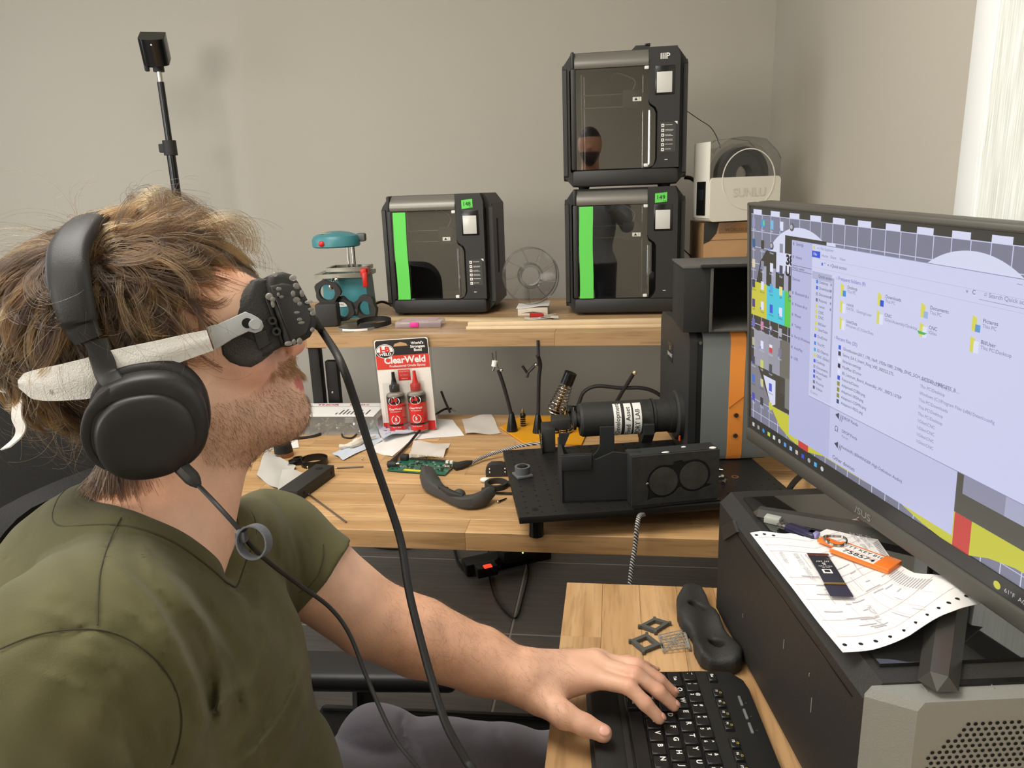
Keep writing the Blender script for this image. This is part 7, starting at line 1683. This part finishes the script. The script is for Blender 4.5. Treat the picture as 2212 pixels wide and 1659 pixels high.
# elastic band round the head
EL_=mat('white_elastic','#f0ede7',.8,bump=.5,bscale=900,sheen=.3)
def skullz(u,v,off):
    """how far out the head is at this pixel"""
    lo,hi=0,.14
    for s_ in np.linspace(.13,.0,66):
        q=((H(u,v,s_)-SC)@SRt.T)/(SR+off)
        if (q*q).sum()<1:return s_
    return 0.
top=[(446,713),(400,722),(340,736),(280,748),(229,760),(183,775),(130,788),(90,796),(52,806),(38,822)]
bot_=[(461,757),(410,775),(350,798),(290,825),(232,846),(190,862),(130,866),(95,866),(68,862),(40,838)]
tp2=samp(top,44);bt2=samp(bot_,44);P=[]
def smo(a):
    a=np.array(a)
    for _ in range(4):b_=np.r_[a[0],a,a[-1]];a=(b_[:-2]+b_[1:-1]*2+b_[2:])/4
    return a
s0_=smo([skullz(*q,.0215) for q in tp2]);s1_=smo([skullz(*q,.0215) for q in bt2])
for ii,(a_,b_) in enumerate(zip(tp2,bt2)):
    row=[]
    for t in np.linspace(0,1,7):
        q=a_*(1-t)+b_*t;s_=s0_[ii]*(1-t)+s1_[ii]*t+.002*math.sin(t*PI)
        if q[0]>380:s_=max(s_,.0745)*min(1,(q[0]-380)/50)+s_*(1-min(1,(q[0]-380)/50))
        row.append(H(q[0],q[1],s_+.0006*math.sin(t*PI*9)))
    P.append(row)
part('elastic_strap',B().grid(P,0,.0012),EL_,gh,world=True,ang=60)
pts=[H(38,826,0),H(30,832,-.02),H(40,820,-.05),H(90,800,-.078),H(230,760,-.092),H(446,725,-.075)]
part('far_strap',B().tube(cr(pts,6),.009,6,flat=.12),EL_,gh,world=True)
for k,pl in enumerate(([(44,838,.030),(20,838,.026),(-5,832,.02),(-30,824,.01)],[(46,842,.030),(38,862,.034),(35,900,.036),(44,925,.036),(36,945,.030),(10,968,.026)],[(50,816,.034),(40,834,.038),(46,856,.034)])):
    P2=cr([H(*q) for q in pl],6);n=len(P2);G2=[]
    for q in P2:G2.append([q+(zh*.3+A([.6,0,.2]))*.0085*t for t in (-1,0,1)] if k!=0 else [q+yh*.0045*t for t in (-1,0,1)])
    part('strap_tail' if k<2 else 'knot',B().grid(G2,0,.0012),EL_,gh,world=True,ang=60)
# ================================================================= headphones
hpz=thing('headphones','black over-ear headphones with a wide padded headband on the man\'s head','headphones',M=HM)
HK=mat('headphone_black','#222120',.42,bump=.05,bscale=1500);HK2=mat('headband_leather','#1f1e1c',.5,bump=.1,bscale=900)
def cup(sgn):
    c=H(322,884,0)-OH;cx_,cy_=float(c@xh),float(c@yh);ax=A([.0,-.22,1.]);ax=nrm(ax);
    xx=nrm(np.cross([0,1,0],ax));yy=np.cross(ax,xx)
    if sgn<0:ax=A([ax[0],ax[1],-ax[2]]);xx=-nrm(np.cross([0,1,0],ax))*-1;yy=np.cross(ax,xx)
    def loops(name,prof,m,par):
        n=56;V=[]
        for (rx,ry,z,ox,oy) in prof:
            for k in range(n):
                a_=2*PI*k/n;ca,sa=math.cos(a_),math.sin(a_);e_=.86;px_=math.copysign(abs(ca)**e_,ca)*rx*.86;py_=math.copysign(abs(sa)**e_,sa)*ry*.87
                p=A([cx_,cy_,sgn*.080])+xx*(px_+ox)+yy*(py_+oy)+ax*z;V.append(p)
        F_=[(j*n+k,j*n+(k+1)%n,(j+1)*n+(k+1)%n,(j+1)*n+k) for j in range(len(prof)-1) for k in range(n)]+[tuple(range(n))[::-1],tuple(range((len(prof)-1)*n,len(prof)*n))]
        return part(name,B().add(V,F_),m,par,ang=50)
    ec=loops('ear_cup',[(.043,.041,.010,.002,.003),(.0475,.0455,.014,.001,.002),(.0485,.0465,.020,0,0),(.0475,.0450,.026,0,0),(.0455,.0430,.0285,-.001,-.001),(.0425,.0395,.0295,-.001,-.002)],HK,hpz)
    loops('ear_cushion',[(.030,.030,-.012,.003,.003),(.043,.042,-.012,.0035,.004),(.0480,.048,-.006,.0035,.004),(.0495,.0495,.001,.003,.0035),(.049,.048,.008,.002,.003),(.045,.043,.0105,.003,.003)],mat('cushion_leather','#1d1c1b',.45),ec)
    loops('side_plate',[(.0385,.0365,.028,-.003,-.004),(.0398,.0378,.031,-.003,-.005),(.0392,.0370,.0345,-.003,-.0055),(.0365,.0345,.0365,-.003,-.006),(.025,.022,.0372,-.003,-.006)],HK,ec)
    return ec
cup(1);cup(-1)
for sg_ in (1,-1):
    def Q(u,v,s_):
        p=H(u,v,s_ if sg_>0 else s_)-OH;return A([p@xh,p@yh,sg_*s_])
    pts=[Q(208,735,.092),Q(222,780,.094),Q(232,812,.098),Q(250,832,.106),Q(248,850,.111),Q(222,866,.112),Q(198,890,.110),Q(187,930,.107),Q(192,965,.104),Q(210,993,.102),Q(232,1008,.102)]
    P=cr(pts,6);wd=np.interp(np.linspace(0,1,len(P)),[0,.25,.4,.55,1],[.0085,.0078,.0065,.0045,.003]);V=[];n=10
    T=np.gradient(P,axis=0);T/=np.linalg.norm(T,axis=1)[:,None]
    b=B();Vv=[]
    for i in range(len(P)):
        zz=A([0,0,1.*sg_]);sx_=nrm(np.cross(T[i],zz));zz=np.cross(sx_,T[i])
        for a_ in np.linspace(0,2*PI,n+1)[:-1]:
            c_,s2=math.cos(a_),math.sin(a_);Vv.append(P[i]+sx_*wd[i]*math.copysign(abs(c_)**.6,c_)+zz*.0032*math.copysign(abs(s2)**.6,s2))
    F_=[(i*n+a_,i*n+(a_+1)%n,(i+1)*n+(a_+1)%n,(i+1)*n+a_) for i in range(len(P)-1) for a_ in range(n)]+[tuple(range(n))[::-1],tuple(range((len(P)-1)*n,len(P)*n))]
    part('yoke',b.add(Vv,F_),HK,hpz)
# headband: an arch over the head, its broad side facing outwards
arch=[(195,732,.090,.0100),(178,700,.091,.0125),(165,655,.092,.0140),(154,600,.088,.0148),(155,550,.074,.0150),(172,515,.055,.0148),(193,494,.030,.0145),(203,488,.0,.0145)]
Pn=[H(u,v,s_)-OH for u,v,s_,w_ in arch];Pl=[A([p@xh,p@yh,p@zh]) for p in Pn];Wn=[w_ for *_,w_ in arch]
Pl=Pl+[A([p[0],p[1],-p[2]]) for p in Pl[-2::-1]];Wn=Wn+Wn[-2::-1];Pc=cr(Pl,6);Wc=np.interp(np.linspace(0,1,len(Pc)),np.linspace(0,1,len(Wn)),Wn);T=np.gradient(Pc,axis=0);T/=np.linalg.norm(T,axis=1)[:,None]
n=14;Vv=[];cen_=A([0.,0.,0.])+ (A([(SC-OH)@xh,(SC-OH)@yh,0]))
for i in range(len(Pc)):
    out=nrm(Pc[i]-cen_);out=nrm(out-T[i]*(out@T[i]));sx_=np.cross(out,T[i]);
    th_=.0065 if 6<i<len(Pc)-7 else .0035
    for a_ in np.linspace(0,2*PI,n+1)[:-1]:
        c_,s2=math.cos(a_),math.sin(a_);Vv.append(Pc[i]+sx_*Wc[i]*math.copysign(abs(c_)**.5,c_)+out*(th_*math.copysign(abs(s2)**.7,s2)+.004))
F_=[(i*n+a_,i*n+(a_+1)%n,(i+1)*n+(a_+1)%n,(i+1)*n+a_) for i in range(len(Pc)-1) for a_ in range(n)]+[tuple(range(n))[::-1],tuple(range((len(Pc)-1)*n,len(Pc)*n))]
part('headband',B().add(Vv,F_),HK2,hpz,ang=50)
# lead plugged into the cup, running down the chest
t=thing('headphone_lead','thin black headphone lead running from the ear cup down across the shirt','cable',tuple(H(430,1045,.10)))
part('plug',B().tube([H(380,998,.100),H(384,1002,.101),H(414,1032,.108),H(422,1041,.110),H(430,1050,.111)],[.0048,.0058,.0060,.0048,.0024],8),K_matte,t,world=True)
ld=[H(428,1048,.111),dep(470,1092,.54),dep(515,1142,.535),dep(545,1182,.54),dep(590,1222,.56),dep(650,1266,.585),dep(712,1312,.60),dep(755,1370,.60),dep(795,1470,.59),dep(850,1590,.57),dep(905,1662,.56),dep(980,1760,.56),dep(1060,1960,.60)]
part('cord',B().tube(cr(ld,8),.0018,8),K_rub,t,world=True)
vt=thing('cable_wrap','grey hook-and-loop cable wrap looped on the headphone lead','cable wrap',tuple(dep(548,1172,.53)))
c=dep(549,1170,.53);ux_=nrm(A([.75,.10,.35]));uy_=nrm(A([-.35,.25,.9]));uy_=nrm(uy_-ux_*(ux_@uy_));uz_=np.cross(ux_,uy_)
P=[]
for a_ in np.linspace(0,2*PI,41):P.append([c+ux_*.0115*math.cos(a_)+uy_*.0125*math.sin(a_)+uz_*w_ for w_ in (-.005,.005)])
part('loop',B().grid(P,0,.0012),mat('hook_loop_grey','#5e6064',.7,bump=.5,bscale=900),vt,world=True);part('buckle',B().box((0,0,0),(.008,.006,.009),.0015,0,TR(*dep(522,1158,.532))),mat('buckle_grey','#55555a',.4),vt,world=True)
t=thing('headset_cable','thick black cable from the goggle headset hanging down past the forearm','cable',tuple(H(672,690,.06)))
hc=[H(662,684,.060),H(676,690,.063),H(700,722,.05),dep(735,780,.60),dep(768,870,.61),dep(800,970,.62),dep(838,1080,.63),dep(866,1170,.63),dep(882,1270,.62),dep(903,1360,.61),dep(930,1460,.60),dep(962,1560,.59),dep(1005,1640,.585),dep(1030,1680,.585),dep(1100,1850,.62)]
part('cord',B().tube(cr(hc,8),.0034,12),K_rub,t,world=True);part('strain_relief',B().tube([hc[0],hc[1],(hc[1]+hc[2])/2],[.0052,.0048,.0036],12),K_matte,t,world=True)
# ================================================================= chairs
def chair(label,loc,rz,arm=True):
    t=thing('office_chair',label,'office chair',loc,rz)
    CB=mat('chair_mesh_black','#191817',.85,bump=.4,bscale=500);CP=mat('chair_plastic_black','#1d1c1b',.5)
    # local +x is the way the sitter faces
    part('seat',B().box((0,0,.435),(.48,.50,.07),.03,seg=3),CB,t)
    P=[]
    for z in np.r_[np.linspace(.52,.96,11),.99,1.015,1.035,1.05,1.058]:
        w_=.14+.09*math.sqrt(max(0,1-max(0,(z-.96)/.10)**2));row=[]
        for a_ in np.linspace(-1,1,13):row.append((-.235-.05*(z-.52)+.06*a_*a_*.9-.03*math.sin((z-.52)*5),a_*w_,z))
        P.append(row)
    part('backrest',B().grid(P,0,.03),CB,t,ang=50)
    part('back_stem',B().box((-.24,0,.48),(.04,.07,.16),.01).box((-.12,0,.385),(.26,.06,.03),.01),CP,t)
    part('gas_lift',B().cyl((0,0,.12),(0,0,.40),.028,n=18),CP,t)
    for k in range(5):
        a_=k*2*PI/5+.3;x,y=math.cos(a_),math.sin(a_);lg_=part('base_leg',B().tube([(0,0,.11),(x*.28,y*.28,.075)],[.03,.018],8),CP,t)
        part('caster',B().cyl((x*.29-y*.022,y*.29+x*.022,.031),(x*.29+y*.022,y*.29-x*.022,.031),.031,n=18),CP,lg_)
    if arm:
        for s_ in (-1,1):
            ar=part('armrest',B().box((.02,s_*.285,.655),(.26,.075,.03),.012,seg=3),CP,t)
            part('armrest_post',B().tube(cr([(.0,s_*.20,.40),(.0,s_*.275,.42),(-.01,s_*.29,.50),(.0,s_*.285,.645)],6),.017,10,flat=1.6),CP,ar)
    return t
chair('black office chair the man sits on, its backrest behind the shirt',(-.365,.665,0),math.radians(4))
chair('second black office chair in shadow behind the back of the man\'s neck',(-1.03,1.33,0),math.radians(88))
# low black box on the floor beneath the man's legs
zt=.10;a_=onz(722,1523,zt);b_=onz(1180,1544,zt)
fr=thing('foot_rest','long low black box lying across the tiled floor below the thighs','footrest',((a_[0]+b_[0])/2,(a_[1]+b_[1])/2-.11,0),math.atan2(b_[1]-a_[1],b_[0]-a_[0]))
part('body',B().box((0,0,zt/2),(np.linalg.norm(b_-a_)+.06,.22,zt),.006),mat('foot_rest_black','#161515',.6),fr)
part('rim',B().box((0,.095,zt+.003),(np.linalg.norm(b_-a_)+.04,.02,.006),.002),K_gloss,fr)
# ================================================================= printed mask and frames beside the keyboard
dk_=dz
def D(u,v,z=0):return onz(u,v,dk_+z)
mk=SDF();mb=thing('twin_ring_mask','black printed eye mask with two openings lying against the computer tower','mask part',(float(D(1530,1360)[0]),float(D(1530,1360)[1]),dk_))
mpo=[(1461,1294),(1477,1277),(1493,1272),(1515,1274),(1526,1289),(1537,1313),(1547,1329),(1556,1348),(1566,1367),(1585,1392),(1604,1419),(1602,1435),(1588,1443),(1534,1438),(1512,1427),(1499,1403),(1497,1381),(1488,1365),(1474,1354),(1463,1332)]
mpw=[tuple(D(u,v,.012)[:2]) for u,v in mpo]
def mdist(P):
    d=polydist(P,mpw+mpw[:1]);d=np.where(inpoly(P,mpw),-d,d)
    t=P[:,2]-dk_;top_=.022+.004*np.sin(P[:,1]*70)+.003*np.sin(P[:,0]*120+1);r=.006;a_=d+r;b_=t-top_+r
    return np.minimum(np.maximum(a_,b_),0)+np.hypot(np.maximum(a_,0),np.maximum(b_,0))-r
mk.fn(mdist,D(1530,1360),.2,k=.001)
h1=D(1506,1308,.02);h2=D(1548,1398,.012);ca_=nrm(D(1560,1415)-D(1535,1385))
mk.el(h1,(.018,.012,.022),np.stack([ca_,np.cross([0,0,1.],ca_),A([0,0,1.])]),k=.004,op='s')
mk.el(h2,(.016,.0085,.05),np.stack([ca_,np.cross([0,0,1.],ca_),A([0,0,1.])]),k=.004,op='s')
mk.fn(lambda P:dk_+.0015-P[:,2],D(1530,1360),.3,k=.002,op='i')
v_,f_=mk.mesh((.08,.85,dk_-.01),(.22,1.15,dk_+.06),.0026);fastmesh('mask_body',v_,f_,K_print,mb,1)
GQ=mat('grey_frame','#55554f',.6,bump=.3,bscale=500)
def sqf(name,cs,label,h=.006):
    cs=[A(D(u,v)) for u,v in cs];c=sum(cs)/4;inn=[c+(p-c)*.60 for p in cs];t=thing(name,label,'frame',(float(c[0]),float(c[1]),dk_))
    b=B().frame([(p[0]-c[0],p[1]-c[1]) for p in cs],[(p[0]-c[0],p[1]-c[1]) for p in inn],.0008,h);part('ring',b,GQ,t)
    for p in cs:part('corner_lug',B().box((p[0]-c[0],p[1]-c[1],h*.6),(.0045,.0045,h),.001),GQ,t)
sqf('square_frame',[(1381,1358),(1414,1341),(1447,1351),(1416,1371)],'small grey printed square frame, the farther of two beside the lattice')
sqf('square_frame',[(1361,1390),(1397,1375),(1428,1399),(1390,1414)],'small grey printed square frame nearer the man\'s hand')
t=thing('printed_lattice','grey printed support lattice between the square frames and black mask','lattice',(float(D(1458,1385)[0]),float(D(1458,1385)[1]),dk_))
b=B();q=[D(1422,1372,.004),D(1478,1360,.006),D(1490,1398,.006),D(1432,1407,.004)]
for k in range(7):
    s_=k/6;b.cyl(q[0]*(1-s_)+q[3]*s_,q[1]*(1-s_)+q[2]*s_,.0007,n=5)
for (i,j) in ((0,2),(3,1),(1,2),(0,3)):b.cyl(q[i],q[j],.0008,n=5)
for k in range(5):
    s_=k/5;b.cyl(q[0]*(1-s_)+q[1]*s_,q[3]*(1-s_-.15)+q[2]*(s_+.15),.0007,n=5)
part('lattice_bars',b,mat('lattice_grey','#8f8d86',.6),t,world=True,kind='stuff')
part('comb',B().cyl(D(1476,1354,.004),D(1490,1403,.004),.0022,n=8),mat('lattice_grey'  ,'#8f8d86',.6),t,world=True)
# ================================================================= the photographer, seen only as a reflection
ph=thing('person','bearded man in a grey shirt mirrored in the glass door of the topmost printer','person',(-.16,-.62,0))
o_=A([-.16,-.62,0]);s_=SDF();hz=1.64
s_.el(o_+[.0,.02,hz],(.078,.10,.11),k=.02);s_.el(o_+[0,.06,hz-.06],(.052,.055,.07),k=.02);s_.sp(o_+[0,.125,hz-.025],.013,k=.012)
s_.rc(o_+[0,-.01,hz-.10],o_+[0,-.03,1.42],.055,.065,k=.03);s_.rc(o_+[-.18,-.03,1.38],o_+[.18,-.03,1.38],.06,.06,k=.05);s_.el(o_+[0,-.03,1.15],(.17,.11,.28),k=.06);s_.el(o_+[0,-.03,.88],(.16,.11,.16),k=.05)
for g in (-1,1):
    s_.chain([o_+[g*.19,-.03,1.37],o_+[g*.24,.02,1.12],o_+[g*.13,.22,1.24]],[.052,.043,.030],k=.02);s_.chain([o_+[g*.13,.22,1.24],o_+[g*.10,.27,1.30]],[.03,.02],k=.01)
    s_.chain([o_+[g*.09,-.03,.86],o_+[g*.10,.0,.48],o_+[g*.10,-.03,.09]],[.085,.062,.045],k=.03);s_.rc(o_+[g*.10,-.04,.045],o_+[g*.11,.13,.04],.04,.035,k=.02)
v_,f_=s_.mesh(o_+[-.36,-.22,-.02],o_+[.36,.36,1.80],.009)
bo,v_=fastmesh('body',v_,f_,skm,ph,1)
cc=np.ones((len(v_),4),np.float32);cc[:,:3]=L3('#a9785c');cc[(v_[:,2]<hz-.05)&(v_[:,2]>hz-.14)&(v_[:,1]>o_[1]+.05),:3]=L3('#2b211b');hh=((v_[:,2]>hz+.045)|((v_[:,1]<o_[1]+.0)&(v_[:,2]>hz-.05)))&(v_[:,2]>hz-.06);cc[hh,:3]=L3('#1c1613')
cc[v_[:,2]<1.46,:3]=L3('#77787a');cc[v_[:,2]<.88,:3]=L3('#22242a')
ca=bo.data.color_attributes.new('tone','FLOAT_COLOR','POINT');ca.data.foreach_set('color',cc.ravel())
